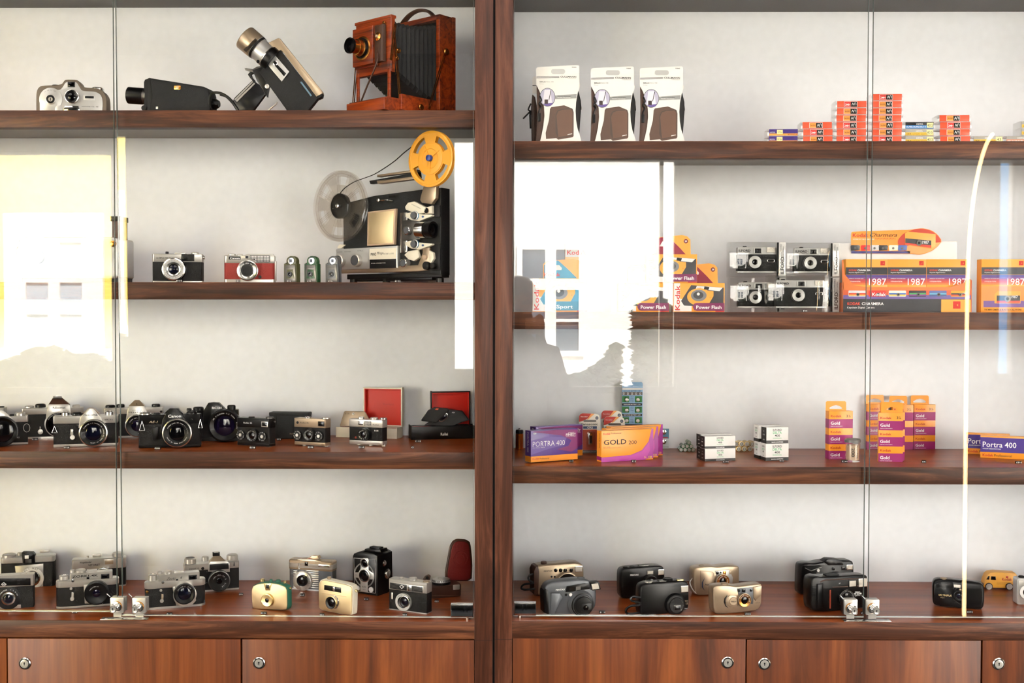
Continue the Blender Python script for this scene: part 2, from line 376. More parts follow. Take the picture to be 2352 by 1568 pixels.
# street outside
slab('ground', -14, 14, -14, FY-WT, -.1, -.02, 'stone')
def facade_x(px): return (px-1199)/FPX*(DIST+12)
def facade_z(py): return 1.6+(HOR-py)/FPX*(DIST+12)
slab('street_wall_4', -14, facade_x(-260), -12.4, -12, 0, 8, 'whitewall'); slab('street_wall_5', facade_x(2420), 14, -12.4, -12, 0, 8, 'whitewall')
slab('street_wall_1', facade_x(-260), facade_x(640), -12.4, -12, 0, 8, 'yellowwall'); slab('street_wall_2', facade_x(640), facade_x(2200), -12.4, -12, 0, 8, 'whitewall'); slab('sky_stand_in', facade_x(2200), facade_x(2420), -12.4, -12, 0, 8, 'mirrored_sky')  # blue segment is added, its colour stands in for sky mirrored in the glass
def town_window(x0, x1, y0, y1, label, surround, gl):
    r = bpy.data.objects.new('casement_window', None); COL.objects.link(r)
    cx = (facade_x(x0)+facade_x(x1))/2; r.location = (cx, -12, 0); put(r, label, 'window'); G.root = r; G.free = True; G.u = 1
    a, c = facade_x(x0)-cx, facade_x(x1)-cx; d, e = facade_z(y1), facade_z(y0); m = (a+c)/2
    if surround:
        q = .2; b = B(); b.bx(a-q, d-.25, a, e+.3, 0, .06, 'whitewall'); b.bx(c, d-.25, c+q, e+.3, 0, .06, 'whitewall'); b.bx(a, e, c, e+.3, 0, .06, 'whitewall'); b.bx(a-q-.1, d-.35, c+q+.1, d, 0, .1, 'whitewall'); b.o('surround')
    b = B(); w = .07
    for u, v in ((a, a+w), (m-w, m+w), (c-w, c)): b.bx(u, d, v, e, 0, .05, 'whitewall')
    zz = e-(e-d)*.36
    for u, v in ((d, d+w), (e-w, e), (zz-w, zz+w), ((d+zz)/2-.02, (d+zz)/2+.02)): b.bx(a+.001, u, c-.001, v, 0, .047, 'whitewall')
    b.o('frame'); B().bx(a, d, c, e, .003, .012, gl).o('pane')
town_window(42, 198, 545, 802, 'white casement window in the yellow house across the street', True, 'sky_sheen_glass')  # pale panes: the sky's reflection is put into their colour
town_window(1187, 1342, 560, 818, 'white casement window in the white house across the street', False, 'skyglass')
def shrub(px0, px1, tops, label, seed):
    rnd = random.Random(seed); Y = -8.6; d = DIST-Y; x0, x1 = (px0-1199)/FPX*d, (px1-1199)/FPX*d; cx = (x0+x1)/2
    r = bpy.data.objects.new('shrub', None); COL.objects.link(r); r.location = (cx, Y, -.02); put(r, label, 'shrub')
    G.root = r; G.free = True; G.u = 1; b = B()
    for i in range(3600):
        t = rnd.random(); k = t*(len(tops)-1); i0 = min(int(k), len(tops)-2); top = tops[i0]*(1-k+i0)+tops[i0+1]*(k-i0)
        h = 1.62-(top-HOR)/FPX*d; zz = h*(1-.75*rnd.random()**1.4)
        c = Vector((x0-cx+(x1-x0)*t, (rnd.random()-.5)*.5, zz)); q = Matrix.Rotation(rnd.random()*6, 3, 'Z') @ Matrix.Rotation(rnd.random()*3, 3, 'X'); s = .04+.06*rnd.random()
        b.add([tuple(c+q @ Vector(v)) for v in ((-s, 0, 0), (0, -s*.5, 0), (s, 0, 0), (0, s*.5, 0))], [(0, 1, 2, 3)], 'leaf')
    b.o('foliage')
    b = B(); b.rod([(0, 0, 0), (.1, .5, .04), (-.05, .9, 0)], .03, 'leabr', 8); b.o('stem')
shrub(-60, 300, [880, 850, 832, 822, 800, 812, 824, 815, 838, 850, 880], 'leafy dark green shrub before the yellow house', 3)
shrub(1255, 1420, [850, 862, 868, 866, 858, 846, 820, 790], 'leafy dark green shrub before the white house', 4)
shrub(1462, 1560, [715, 700, 690, 688, 700, 720, 735], 'taller leafy dark green shrub beside the street', 5)

# ceiling lamps (fixtures)
for i, (lx, ly) in enumerate(LAMPS):
    r = bpy.data.objects.new('ceiling_lamp', None); COL.objects.link(r); r.location = (lx, ly, 2.94)
    put(r, 'long flat ceiling lamp above the cabinets, ' + ('at the end by the left wall' if i == 0 else 'in the middle' if i == 1 else 'at the end by the right wall'), 'lamp')
    G.root = r; B().bx(-.74, 0, .74, .05, -.79, .79, 'wh', .005).o('housing'); B().bx(-.6, .045, .6, .06, -.11, .11, 'wh').o('mount')
# arc lamp reflected in the doors
def vz(py, d): return 1.6+(HOR-py)/FPX*d
def vx(px, d): return (px-1199)/FPX*d
r = bpy.data.objects.new('arc_lamp', None); COL.objects.link(r); r.location = (vx(2229, 5.4), -3, 0)
put(r, 'tall thin glowing warm arc floor lamp, seen mirrored in the glass', 'lamp'); G.root = r; G.free = True; G.u = 1
d = 5.4; bxx = vx(2229, d)
mk('glow', 'ffd9a0', .4, emit=26)
pts = [(2229, 1560), (2228, 1000), (2228, 720), (2229, 620), (2231, 560), (2236, 490), (2245, 420), (2258, 360), (2270, 325), (2283, 304)]
B().rod([(vx(p, d)-bxx, vz(q, d), 0) for p, q in pts], .0085, 'glow', 10).o('light_tube')
b = B(); b.kn(0, .03, 0, .16, 0, 'k'); b.rod([(0, .02, 0), (0, vz(1560, d)+.01, 0)], .012, 'k'); b.o('base')

# ---------------------------------------------------------------- cabinets
def zat(py, px, Y): return atY(px, py, Y).z
SF = .034
SZ = {'A': zat(253, 545, SF), 'B': zat(648, 545, SF), 'C': zat(1037.2, 545, SF), 'D': zat(1426, 545, 0),
      'a': zat(324, 1760, SF), 'b': zat(716.8, 1760, SF), 'c': zat(1072, 1760, SF), 'd': zat(1428.5, 1760, 0)}
def xat(px, Y=0): return atY(px, 722, Y).x
FT = .0367
def cabinet(label, x0, x1, keys, post_in, top_py, pxm, doors, glass):
    r = bpy.data.objects.new('display_cabinet', None); COL.objects.link(r); r.location = (0, 0, 0); put(r, label, 'cabinet')
    G.root = r; G.free = True; G.u = 1
    zt = zat(top_py, pxm, SF); zb = SZ[keys[3]]
    for k in keys[:3]:
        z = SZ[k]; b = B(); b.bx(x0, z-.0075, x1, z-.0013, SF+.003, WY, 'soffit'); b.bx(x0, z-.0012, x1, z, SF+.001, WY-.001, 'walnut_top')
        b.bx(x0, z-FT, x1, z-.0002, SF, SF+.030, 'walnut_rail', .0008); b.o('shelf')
    b = B(); b.bx(x0, zb-FT, x1, zb, 0, WY, 'walnut_rail', .0008); b.bx(x0, zb-.002, x1, zb+.0002, .001, WY-.001, 'walnut_top'); b.o('base_board')
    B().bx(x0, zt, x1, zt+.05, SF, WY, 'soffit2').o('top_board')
    B().bx(x0-.03, .05, x1+.03, zt+.4, WY, WY+.02, 'panel').o('back_panel')
    for (a, c) in post_in:
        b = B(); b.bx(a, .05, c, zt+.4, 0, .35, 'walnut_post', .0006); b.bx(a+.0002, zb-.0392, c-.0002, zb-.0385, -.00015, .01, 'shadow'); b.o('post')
    B().bx(x0, .1, x1, zb-.04, .03, .05, 'shadow').o('door_gap_shade')  # near-black sheet behind the doors, shade of the door gaps put into colour
    for (a, c, top, lk) in doors:
        xa, xc = xat(a), xat(c); zd = zat(top, (a+c)/2, 0)
        D = B().bx(xa, .12, xc, zd, 0.0005, .02, 'walnut_door', .0008).o('cupboard_door')
        if lk:
            lx = xat(lk[0]); lz = zat(lk[1], lk[0], 0); u = .00092
            b = B(); b.ln(lx, lz, [(14*u, .001, 'chr'), (14*u, -1.5*u, 'chr'), (12*u, -3*u, 'chr'), (10.5*u, -3*u, 'k'), (10.4*u, -1*u, 'k'), (9.9*u, -1*u, 'chr'), (9.7*u, -3.5*u, 'chr'), (6.8*u, -3.8*u, 'sat'), (6.4*u, -3*u, 'sat'), (0, -3.1*u, 'sat')])
            b.bx(lx-.9*u, lz-3.5*u, lx+.9*u, lz+3.5*u, -3.4*u, -2*u, 'k'); b.ln(lx, lz+1.6*u, [(1.9*u, -2*u, 'k'), (1.9*u, -3.5*u, 'k')], 12); b.o('cylinder_lock', D)
    return r, zt, zb
GY = .0255
def glass_door(par, pa, pc, zb, zt, lock=None, hinge=None, yaw=0, tilt=0, lift=.0045, gy=GY):
    """Frameless pane between pixel columns pa and pc, hung at the hinge side."""
    xa, xc = xat(pa, GY), xat(pc, GY); hx = xc if hinge == 'R' else xa
    G.free = True; G.u = 1; b = B()
    b.bx(xa-hx, lift, xc-hx, zt-zb-.004, 0, .006, 'pane'); e = .00045
    for u, v in ((xa-hx, xa-hx+e), (xc-hx-e, xc-hx)): b.bx(u, lift, v, zt-zb-.004, -.0001, .0061, 'glassedge')
    b.bx(xa-hx, lift, xc-hx, lift+.0012, -.0001, .0061, 'glassedge2')
    D = b.o('glass_door', par); D.location = (hx, gy, zb); D.rotation_euler = (math.radians(tilt), 0, math.radians(yaw)); D['label'] = 'clear frameless glass door'
    if hinge:
        w = .048; a, c = ((xc-hx-w, xc-hx-.001) if hinge == 'R' else (xa-hx+.001, xa-hx+w))
        b = B(); b.bx(a, .006, c, .0335, -.0035, .0095, 'mirror', .0008); b.bx(a, .0315, c, .034, -.0045, .010, 'chr', .0006); m = (a+c)/2
        b.kn((c-.012 if hinge == 'R' else a+.012), .007, .0005, .004, .003, 'chr'); b.o('hinge', D)
    if lock:
        lx = xat(lock, -.01)-hx; u = .00092; b = B()
        b.bx(lx-16*u, .012, lx+16*u, .012+37*u, -.011, -.0005, 'sat', 2*u, 4*u); b.bx(lx-16*u, .014, lx+16*u, .012+35*u, .0065, .012, 'sat', u)
        b.bx(lx-17*u, .013, lx-14.5*u, .012+34*u, -.009, .010, 'dkm'); b.bx(lx-9*u, .0035, lx+9*u, .014, -.008, -.005, 'sat'); lo = b.o('lock_case', D)
        b = B(); M = Matrix.Translation((lx, -.011, .012+16*u)) @ Matrix.Rotation(math.radians(96), 4, 'X') @ Matrix.Rotation(math.radians(-9 if lock < 1199 else 11), 4, 'Y')
        b.lathe(M, [(12.5*u, -.002, 'brass'), (12.5*u, 3*u, 'brass'), (10.5*u, 4*u, 'chr'), (9*u, 4*u, 'chr'), (9*u, 11*u, 'chr'), (8*u, 12*u, 'chr'), (8*u, 18*u, 'chr'), (7*u, 19*u, 'dkm'), (5.5*u, 18.5*u, 'sat'), (0, 18.4*u, 'sat')], 24)
        M0 = b.T; b.T = M; b.add([(-.8*u, -3*u, 18.8*u), (.8*u, -3*u, 18.8*u), (1.4*u, 3*u, 18.8*u), (-1.4*u, 3*u, 18.8*u)], [(0, 1, 2, 3)], 'k'); b.T = M0; b.o('lock_cylinder', D)
        b = B(); b.rod([(lx-17*u, .012+37*u, -.006), (lx-24*u, .012+44*u, -.007)], 1.1*u, 'chr', 8); b.lathe(Matrix.Translation((lx-24*u, -.007, .012+44*u)), [(.1*u, -2*u, 'chr'), (2*u, 0, 'chr'), (.1*u, 2*u, 'chr')], 10); b.o('lock_pin', D)
    return D
mk('glassedge', '5d6663', .25, spec=.8); mk('glassedge2', 'dfe6e2', .1, .4)
L0, L1 = xat(-560), xat(1090.5); R0, R1 = xat(1177), xat(2860)
lr, lzt, lzb = cabinet('walnut display cabinet with vintage cameras on its shelves, to the left of the black gap', L0, L1, 'ABCD', [(L1, xat(1132)), (L0-.04, L0)], -81, 545,
    [(-556, 7, 1465, None), (10, 549, 1467, (50, 1523)), (553, 1089.5, 1469, (592, 1522))], None)
rr_, rzt, rzb = cabinet('walnut display cabinet with boxed film and compact cameras, to the right of the black gap', R0, R1, 'abcd', [(xat(1137), R0), (R1, R1+.04)], -70, 1760,
    [(1178.5, 1717.5, 1465.5, (1676, 1521)), (1720.5, 2262, 1470, (1761, 1524)), (2266, 2806, 1471.5, (2303, 1524))], None)
glass_door(lr, -550, 264, lzb, lzt, lock=254, lift=.012)
glass_door(lr, 276, 1088, lzb, lzt, lock=306, hinge='R', yaw=-.6, tilt=.7, gy=.0168)
glass_door(rr_, 1180.5, 1990, rzb, rzt, lock=1968, hinge='L')
glass_door(rr_, 2000.5, 2850, rzb, rzt, lock=2019)
free()
slab('gap_shade', xat(1132), xat(1137), .01, .02, .05, 3, 'shadow')  # black strip standing in for the shade in the gap between the cabinets
G.root = None
for lbl, ox in (('flat chrome strike plate on the base board of the left cabinet', 281), ('flat chrome strike plate on the base board of the right cabinet', 1998)):
    r = bpy.data.objects.new('strike_plate', None); COL.objects.link(r); r.location = (xat(ox, .01), .004, (lzb if ox < 1000 else rzb)+.0006); put(r, lbl, 'plate')
    G.root = r; G.free = True; b = B(); b.bx(-.05, 0, .05, .001, 0, .019, 'chr', .0003); b.o('plate')
    for q in (-.04, 0, .04): B().kn(q, .0018, .0009, .0035, .009, 'sat', 'dkm').o('screw')

# the photographer, standing behind the camera and mirrored in the glass
PX, PY = -.02, -2.80
def person():
    r = bpy.data.objects.new('person', None); COL.objects.link(r); r.location = (PX, PY, 0)
    put(r, 'person in dark clothes holding a camera up to the face, mirrored in the glass', 'person'); G.root = r; G.free = True; G.u = 1
    # joint: x, y, z, radius x, radius y (y forward = towards the cabinet)
    V = [((0, 0, .95), .15, .11), ((0, 0, 1.12), .14, .10), ((0, .01, 1.3), .155, .105), ((0, .02, 1.42), .13, .09), ((0, .04, 1.49), .055, .055), ((0, .07, 1.56), .055, .06), ((0, .09, 1.66), .078, .095), ((0, .085, 1.72), .06, .075)]
    E = [(0, 1), (1, 2), (2, 3), (3, 4), (4, 5), (5, 6), (6, 7)]
    def chain(start, pts):
        p = start
        for q in pts: V.append(q); E.append((p, len(V)-1)); p = len(V)-1
        return p
    for s in (-1, 1):
        chain(3, [((s*.155, .02, 1.41), .06, .06), ((s*.2, .07, 1.24), .048, .048), ((s*.2, .13, 1.17), .042, .042), ((s*.15, .23, 1.33), .036, .036), ((s*.098, .27, 1.49), .026, .026), ((s*.1, .285, 1.53), .024, .018)])
        chain(0, [((s*.09, 0, .86), .095, .095), ((s*.11, .01, .66), .075, .075), ((s*.12, .02, .48), .058, .058), ((s*.13, 0, .28), .052, .052), ((s*.135, -.01, .1), .04, .04), ((s*.14, .06, .04), .04, .03), ((s*.145, .14, .03), .035, .025)])
    me = bpy.data.meshes.new('body'); me.from_pydata([v[0] for v in V], E, [])
    o = bpy.data.objects.new('body', me); COL.objects.link(o); o.parent = r
    sk = o.modifiers.new('skin', 'SKIN'); sk.use_smooth_shade = True
    for i, v in enumerate(V): me.skin_vertices[0].data[i].radius = (v[1], v[2])
    me.skin_vertices[0].data[0].use_root = True
    o.modifiers.new('sub', 'SUBSURF').render_levels = 2; o.modifiers['sub'].levels = 1
    me.materials.append(MS['cloth'])
    for s in (-1, 1):
        b = B()
        for i in range(4):
            L = (.9, 1, .95, .75)[i]; z = 1.58-.018*i
            b.rod([(s*.092, z-.004, .30), (s*.093, z, .340), (s*.078, z, .362+.006*L), (s*.055, z-.002, .366), (s*(.055-.02*L), z-.004, .362)], .0085, 'skin', 10)
        b.rod([(s*.085, 1.535, .285), (s*.06, 1.53, .288), (s*.035, 1.54, .290)], .0105, 'skin', 10)
        b.lathe(Matrix.Translation((s*.096, .31, 1.555)) @ Matrix.Diagonal((.6, 1, 1.2, 1)), [(.001, -.04, 'skin'), (.028, -.03, 'skin'), (.036, 0, 'skin'), (.03, .03, 'skin'), (.001, .042, 'skin')], 14); b.o('hand')
    b = B(); M = Matrix.Translation((0, .10, 1.655)) @ Matrix.Diagonal((.8, 1.0, 1.0, 1)); pr = [(.001, -.115, 'skin')]+[(.098*math.cos(a)*(1 if a > 0 else .92), .115*math.sin(a), 'skin') for a in [x*.15708 for x in range(-9, 10)]]+[(.001, .115, 'skin')]
    b.lathe(M, pr, 24); b.lathe(Matrix.Translation((0, .195, 1.645)) @ Matrix.Diagonal((.7, 1, 1.6, 1)), [(.001, -.018, 'skin'), (.014, -.008, 'skin'), (.012, .006, 'skin'), (.001, .016, 'skin')], 12)
    for s in (-1, 1): b.lathe(Matrix.Translation((s*.08, .09, 1.65)) @ Matrix.Diagonal((.4, .8, 1.5, 1)), [(.001, -.02, 'skin'), (.02, 0, 'skin'), (.001, .02, 'skin')], 12)
    b.bx(-.022, 1.603, .022, 1.608, .185, .192, 'leared'); hd = b.o('head')
    b = B(); b.lathe(Matrix.Translation((0, .085, 1.675)) @ Matrix.Diagonal((.84, 1.04, 1, 1)), [(.1, -.03, 'k'), (.106, .02, 'k'), (.095, .06, 'k'), (.06, .093, 'k'), (.001, .104, 'k')], 24); b.o('hair', hd)
    for s in (-1, 1): B().bx(s*.14-.045, .0, s*.14+.045, .075, -.09, .19, 'k', .02, .03).o('shoe')
mk('cloth', '16181c', .9); mk('skin', 'c08a6c', .5)
person()
r = bpy.data.objects.new('held_camera', None); COL.objects.link(r); r.location = (PX, PY+.318, 1.562)
put(r, 'black camera held up to the face by the person mirrored in the glass', 'camera'); G.root = r; G.free = True
B().bx(-.068, -.035, .068, .04, -.012, .030, 'k', .005, .012).o('body'); B().px([(-.026, .036), (-.018, .062), (.018, .062), (.026, .036)], -.008, .022, 'k', .002).o('prism_housing')

# ================================================================ left cabinet, top shelf
MN = {'taupe': 'grey'}
T('film_camera', 'small grey and silver cine camera with a peaked finder, alone at the top left end', 'camera', 'A1', 642, Y=.09, sh='A', a=6)
o = [(322, 1100), (322, 850), (335, 800), (365, 772), (550, 765), (580, 722), (600, 716), (690, 718), (712, 735), (740, 785), (880, 795), (930, 820), (955, 860), (963, 910), (963, 1100)]
o = soft(o, 2, .2); B().px(o, 2, 150, 'taupe', 14).o('body')
b = B().px(soft([(360, 1060), (358, 900), (366, 862), (395, 825), (440, 806), (500, 812), (545, 812), (565, 790), (597, 738), (690, 738), (720, 790), (740, 822), (860, 826), (905, 850), (925, 890), (928, 960), (915, 1060)], 2, .2), -3, 6, 'alu', 3)
b.px(circ(460, 898, 105, 40), -8, 0, 'alu', 3); b.tx('MOVINETTE  8B', 738, 966, 10, 'txk', -3.4, w=150); b.px(circ(530, 985, 34, 24), -9, 0, 'alu', 2)
b.rt('16 24 32 48', 460, 898, 78, 9, -8.3, 'txk', 130); b.px([(585, 955), (710, 955), (722, 1000), (570, 1000)], -5, 0, 'mirror', 1); b.bx(755, 855, 862, 905, -4.5, 0, 'alu', 1, 6)
b.bx(768, 868, 848, 888, -5, 0, 'km'); b.o('face_plate')
B().ln(460, 898, [(46, -7, 'chr'), (46, -14, 'chr'), (38, -18, 'sat'), (20, -18, 'k'), (18, -14, 'sat'), (0, -14, 'sat')]).bx(457, 885, 463, 911, -16, -13, 'k').o('exposure_dial')
LN(645, 870, 60, 34, 'sat', 'chr', 'k', .62, 'lensg', d0=-3)
win(612, 740, 678, 788, -4)
B().kn(485, 757, 790, 40, 70, 'chr').o('wind_knob'); B().kn(862, 780, 812, 56, 70, 'chr').o('rewind_knob')
# black movie camera lying with a long tube lens
T('film_camera', 'black cine camera with a tube lens, lying flat beside the glass door seam', 'camera', 'A1', 1600, Y=.10, sh='A', a=-8)
B().px([(1290, 740), (1300, 715), (1345, 702), (1830, 782), (1868, 800), (1885, 850), (1890, 1040), (1330, 1060), (1290, 1000)], 0, 170, 'leag', 16).px([(1335, 706), (1352, 703), (1372, 860), (1340, 1050), (1318, 1050)], -3, 30, 'km', 3).o('body', ang=50)
b = B(); b.cy((1345, 862, 70), (1130, 848, 60), [(62, 0, 'k'), (62, .2, 'k'), (70, .22, 'k'), (70, .35, 'dkm'), (74, .4, 'k'), (76, 1, 'k'), (68, 1, 'k'), (64, .8, 'lensg'), (0, .78, 'lensg')]); b.o('lens')
B().bx(1568, 775, 1632, 810, -4, 2, 'brass', 1, 8).ln(1600, 792, [(14, -3, 'k'), (14, -5, 'k'), (10, -5.5, 'champ'), (0, -5.5, 'champ')], 20).o('badge')
B().ln(1300, 975, [(24, 20, 'k'), (24, -14, 'k'), (18, -16, 'km')]).o('side_knob'); B().bx(1405, 962, 1425, 984, -5, 2, 'sat', 1).o('switch')
B().cy((1880, 925, 80), (1940, 925, 80), [(45, 0, 'k'), (45, .6, 'k'), (30, 1, 'k')]).o('eyepiece')
B().rod([(1905, 1010, 30), (1885, 960, 10), (1888, 880, 0), (1920, 840, 0), (1990, 845, 5), (2060, 890, 15), (2110, 960, 30), (2150, 1040, 40)], 12, 'k', 8, .5).o('strap')
# tilted super camera with silver zoom lens
T('film_camera', 'silver and black pistol-grip cine camera tilted upwards, its silver zoom lens pointing up', 'camera', 'A2', 430, Y=.12, sh='A')
q = [(280, 560), (400, 420), (430, 402), (725, 785), (640, 890), (500, 905), (262, 575)]
B().px(q, 0, 70, 'leag', 5).o('body')
B().px([(318, 352), (412, 306), (428, 312), (762, 728), (765, 745), (725, 785), (440, 405), (375, 430)], 4, 75, 'champ', 7).px([(700, 775), (764, 742), (758, 770), (728, 785)], 2, 78, 'k', 3).o('top_shell')
b = B().px([(325, 515), (392, 448), (502, 575), (442, 653)], -9, 2, 'alu', 3).px([(385, 525), (402, 513), (478, 590), (460, 612)], -10, -6, 'k', .5).px(circ(393, 508, 20, 24), -13, -6, 'chr', 2).px(circ(393, 508, 13, 20), -14, -8, 'k', 1)
b.o('side_plate')
B().px([(585, 655), (600, 652), (680, 762), (670, 768)], -4, 1, C('6d8fa6'), .5).o('name_plate')
b = B(); b.cy((345, 465, 34), (165, 315, 34), [(96, -.12, 'k'), (98, 0, 'k'), (98, .1, 'k'), (94, .14, 'chr'), (90, .2, 'alu'), (90, .5, 'alu'), (96, .52, 'alu'), (99, .6, 'k'), (99, .62, 'alu'), (101, 1.1, 'champ'), (96, 1.14, 'champ'), (90, 1.1, 'k'), (70, .95, 'lensg'), (0, .9, 'lensg')], 44)
for i in range(26): b.px([(155+5*i*.72, 415-5*i*.95*.72), (158+5*i*.72, 413-5*i*.95*.72), (178+5*i*.72, 432-5*i*.95*.72), (175+5*i*.72, 434-5*i*.95*.72)], -70, -66, 'k')
b.o('zoom_lens')
B().px([(140, 545), (150, 540), (205, 548), (240, 528), (300, 520), (250, 570), (200, 572), (145, 555)], 20, 40, 'dkm', 3).o('trigger')
B().px([(45, 800), (60, 775), (205, 635), (300, 700), (330, 720), (270, 800), (190, 905), (120, 905)], 14, 58, 'k', 8).px([(60, 790), (205, 645), (212, 652), (70, 798)], 10, 16, 'sat').px([(72, 800), (218, 658), (226, 666), (82, 810)], 10, 16, 'sat').o('grip')
B().px([(185, 620), (165, 590), (180, 572), (215, 560), (225, 575), (195, 590), (200, 612), (225, 640), (215, 650)], 24, 46, 'km', 3).o('trigger_guard')
B().px([(205, 560), (290, 530), (345, 640), (320, 770), (240, 640)], 6, 60, 'k', 4).o('grip_mount')
B().ln(325, 690, [(18, 10, 'chr'), (18, -6, 'chr'), (14, -8, 'sat')]).o('screw'); B().ln(268, 508, [(13, 20, 'sat'), (13, -66, 'sat'), (9, -70, 'k')]).o('lens_screw')
B().rod([(300, 905, 20), (350, 860, 14), (395, 825, 10), (400, 810, 10)], 6, 'sat', 6).o('wrist_chain')
B().rod([(-60, 745, 40), (-10, 760, 40), (40, 810, 36), (75, 860, 30), (110, 905, 24)], 11, 'k', 8, .5).o('strap')
# wooden bellows camera (built facing left, towards the viewer)
T('view_camera', 'large antique wooden field camera with black bellows and brass fittings', 'camera', 'A2', 1340, Y=.132, sh='A', a=-40)
def box3(b, x0, x1, y0, y1, z0, z1, m, bev=4): b.prism([(x0, z0), (x1, z0), (x1, z1), (x0, z1)], y0, y1, m, bev); return b
hb = G.base
def zz(y): return hb-y
fz0 = 55
G.free = True
# local axes: x across, y depth (front = -), z up, in study pixels
FX0, FX1 = -200, 200; FYf = -232
b = B(); q1, q2 = zz(835), zz(800); box3(b, -215, 215, -290, 330, 2, q1, 'mahogany'); box3(b, -238, -205, -120, 330, 20, q2, 'mahogany'); box3(b, 205, 238, -160, 330, 20, q2, 'mahogany'); box3(b, -215, 215, -318, -285, 2, q1-14, 'mahogany'); b.o('bed')
b = B(); H1 = zz(165); box3(b, FX0, FX1, FYf, FYf+45, H1-470, H1-40, 'mahogany', 5); box3(b, FX0-6, FX1+6, FYf-8, FYf+52, H1-62, H1-40, 'mahogany', 4); box3(b, FX0+8, FX0+38, FYf-4, FYf+10, 60, H1-440, 'mahogany', 3); box3(b, FX1-38, FX1-8, FYf-4, FYf+10, 60, H1-440, 'mahogany', 3); box3(b, FX0, FX1, FYf-6, FYf+36, 60, 92, 'mahogany', 4); FS = b.o('front_standard')
b = B(); box3(b, -170, 60, FYf-62, FYf, H1-400, H1-110, 'mahogany', 5); box3(b, 60, 150, FYf-44, FYf, H1-390, H1-110, 'leabr', 6); box3(b, -182, 70, FYf-20, FYf-2, H1-412, H1-98, 'mahogany', 3); b.o('shutter_box')
lx, lz = -55, H1-270
M = Matrix.Translation((lx, FYf-60, lz)) @ Matrix.Rotation(PI/2, 4, 'X')
b = B(); b.lathe(M, [(92, 0, 'brass'), (92, 6, 'brass'), (78, 10, 'brass'), (70, 10, 'k'), (66, 30, 'k'), (60, 34, 'brass'), (60, 66, 'brass'), (52, 68, 'brass'), (52, 90, 'brass'), (52, 94, 'brass'), (54, 118, 'brass'), (60, 122, 'k'), (60, 138, 'k'), (55, 138, 'k'), (50, 120, 'k'), (50, 118, 'lensg'), (0, 126, 'lensg')], 40); LE = b.o('brass_lens')
b = B(); b.lathe(Matrix.Translation((105, FYf-44, H1-200)) @ Matrix.Rotation(PI/2, 4, 'X'), [(32, 0, 'brass'), (32, 8, 'brass'), (14, 14, 'brass'), (10, 26, 'champ'), (0, 28, 'champ')], 24); b.o('shutter_dial')
b = B(); b.rod([(105, H1-330, FYf-48), (112, H1-380, FYf-60), (90, H1-460, FYf-75), (0, H1-560, FYf-60), (-120, 60, FYf-50), (-215, 24, FYf-60)], 7, 'leabr', 8); b.o('release_tube')
B().lathe(Matrix.Translation((135, FYf, H1-95)) @ Matrix.Rotation(PI/2, 4, 'X'), [(14, 0, 'brass'), (14, 18, 'brass'), (9, 22, 'brass')], 18).o('tilt_knob')
# rear frame
RY = 233; H2 = zz(118)
b = B(); RX = 262
for x0, x1, z0, z1 in ((-RX, -RX+38, 40, H2), (RX-38, RX, 40, H2), (-RX, RX, H2-40, H2), (-RX, RX, 40, 84)): box3(b, x0, x1, RY, RY+150, z0, z1, 'mahogany', 4)
box3(b, -RX, RX, RY+150, RY+190, 34, H2+6, 'mahogany', 4); box3(b, -RX+30, RX-30, RY+60, RY+80, 80, H2-36, 'km', 0); RF = b.o('rear_frame')
# bellows: folded skin from front opening to rear opening
N = 11; vs = []; fs = []; y0, y1 = FYf+45, RY+60
def ringb(t, s):
    hx = 172+40*t; zc0 = (H1-450)*(1-t)+96*t; zc1 = (H1-62)*(1-t)+(H2-60)*t; e = 17*s; sag = 26*math.sin(PI*t)
    x0, x1, z0, z1 = -hx+e, hx-e, zc0+e-sag*.5, zc1-e-sag
    c = 26
    return [(x0+c, z0), (x1-c, z0), (x1, z0+c), (x1, z1-c), (x1-c, z1), (x0+c, z1), (x0, z1-c), (x0, z0+c)]
for k in range(2*N+1):
    t = k/(2*N); y = y0+(y1-y0)*t
    vs += [(x, y, z) for x, z in ringb(t, k % 2)]
for k in range(2*N):
    for i in range(8): j = (i+1) % 8; fs.append((k*8+i, k*8+j, (k+1)*8+j, (k+1)*8+i))
B().add(vs, fs, 'leag').o('bellows', ang=20)
# handle, struts, knobs
b = B(); b.rod([(0, H2-20, RY-6), (0, H2+14, RY-2)], .1, 'leabr'); b.rod([(-235, H2-12, RY+60), (-200, H2+26, RY+60), (-120, H2+72, RY+60), (-20, H2+88, RY+60), (80, H2+62, RY+60), (140, H2+14, RY+60), (160, H2-4, RY+60)], 13, 'leabr', 10, 2.2); b.o('carrying_handle')
def strut(xs, p, q, w=11, nm='brass_strut'):
    b = B(); d = Vector((q[0]-p[0], q[1]-p[1])).normalized()*w*1; n_ = Vector((-d.y, d.x))
    t = b.T; b.T = Matrix(((0, 1, 0, xs), (1, 0, 0, 0), (0, 0, 1, 0), (0, 0, 0, 1)))
    a0 = Vector(p); a1 = Vector(q)
    for s in (1, -1): b.prism([tuple(a0+n_*s*.45-d), tuple(a0+n_*s-d), tuple(a1+n_*s+d), tuple(a1+n_*s*.45+d)], -3, 3, 'brass')
    for e, g in ((a0, -1), (a1, 1)): b.prism(circ(e.x, e.y, w*1.1, 14), -4, 4, 'brass')
    b.T = t; return b.o(nm)
strut(212, (FYf+20, H1-180), (FYf+90, 60)); strut(212, (FYf+30, H1-120), (FYf-10, H1-380)); strut(RX+5, (RY+60, H2-300), (RY-120, 64)); strut(-212, (FYf+20, H1-330), (FYf-20, 60))
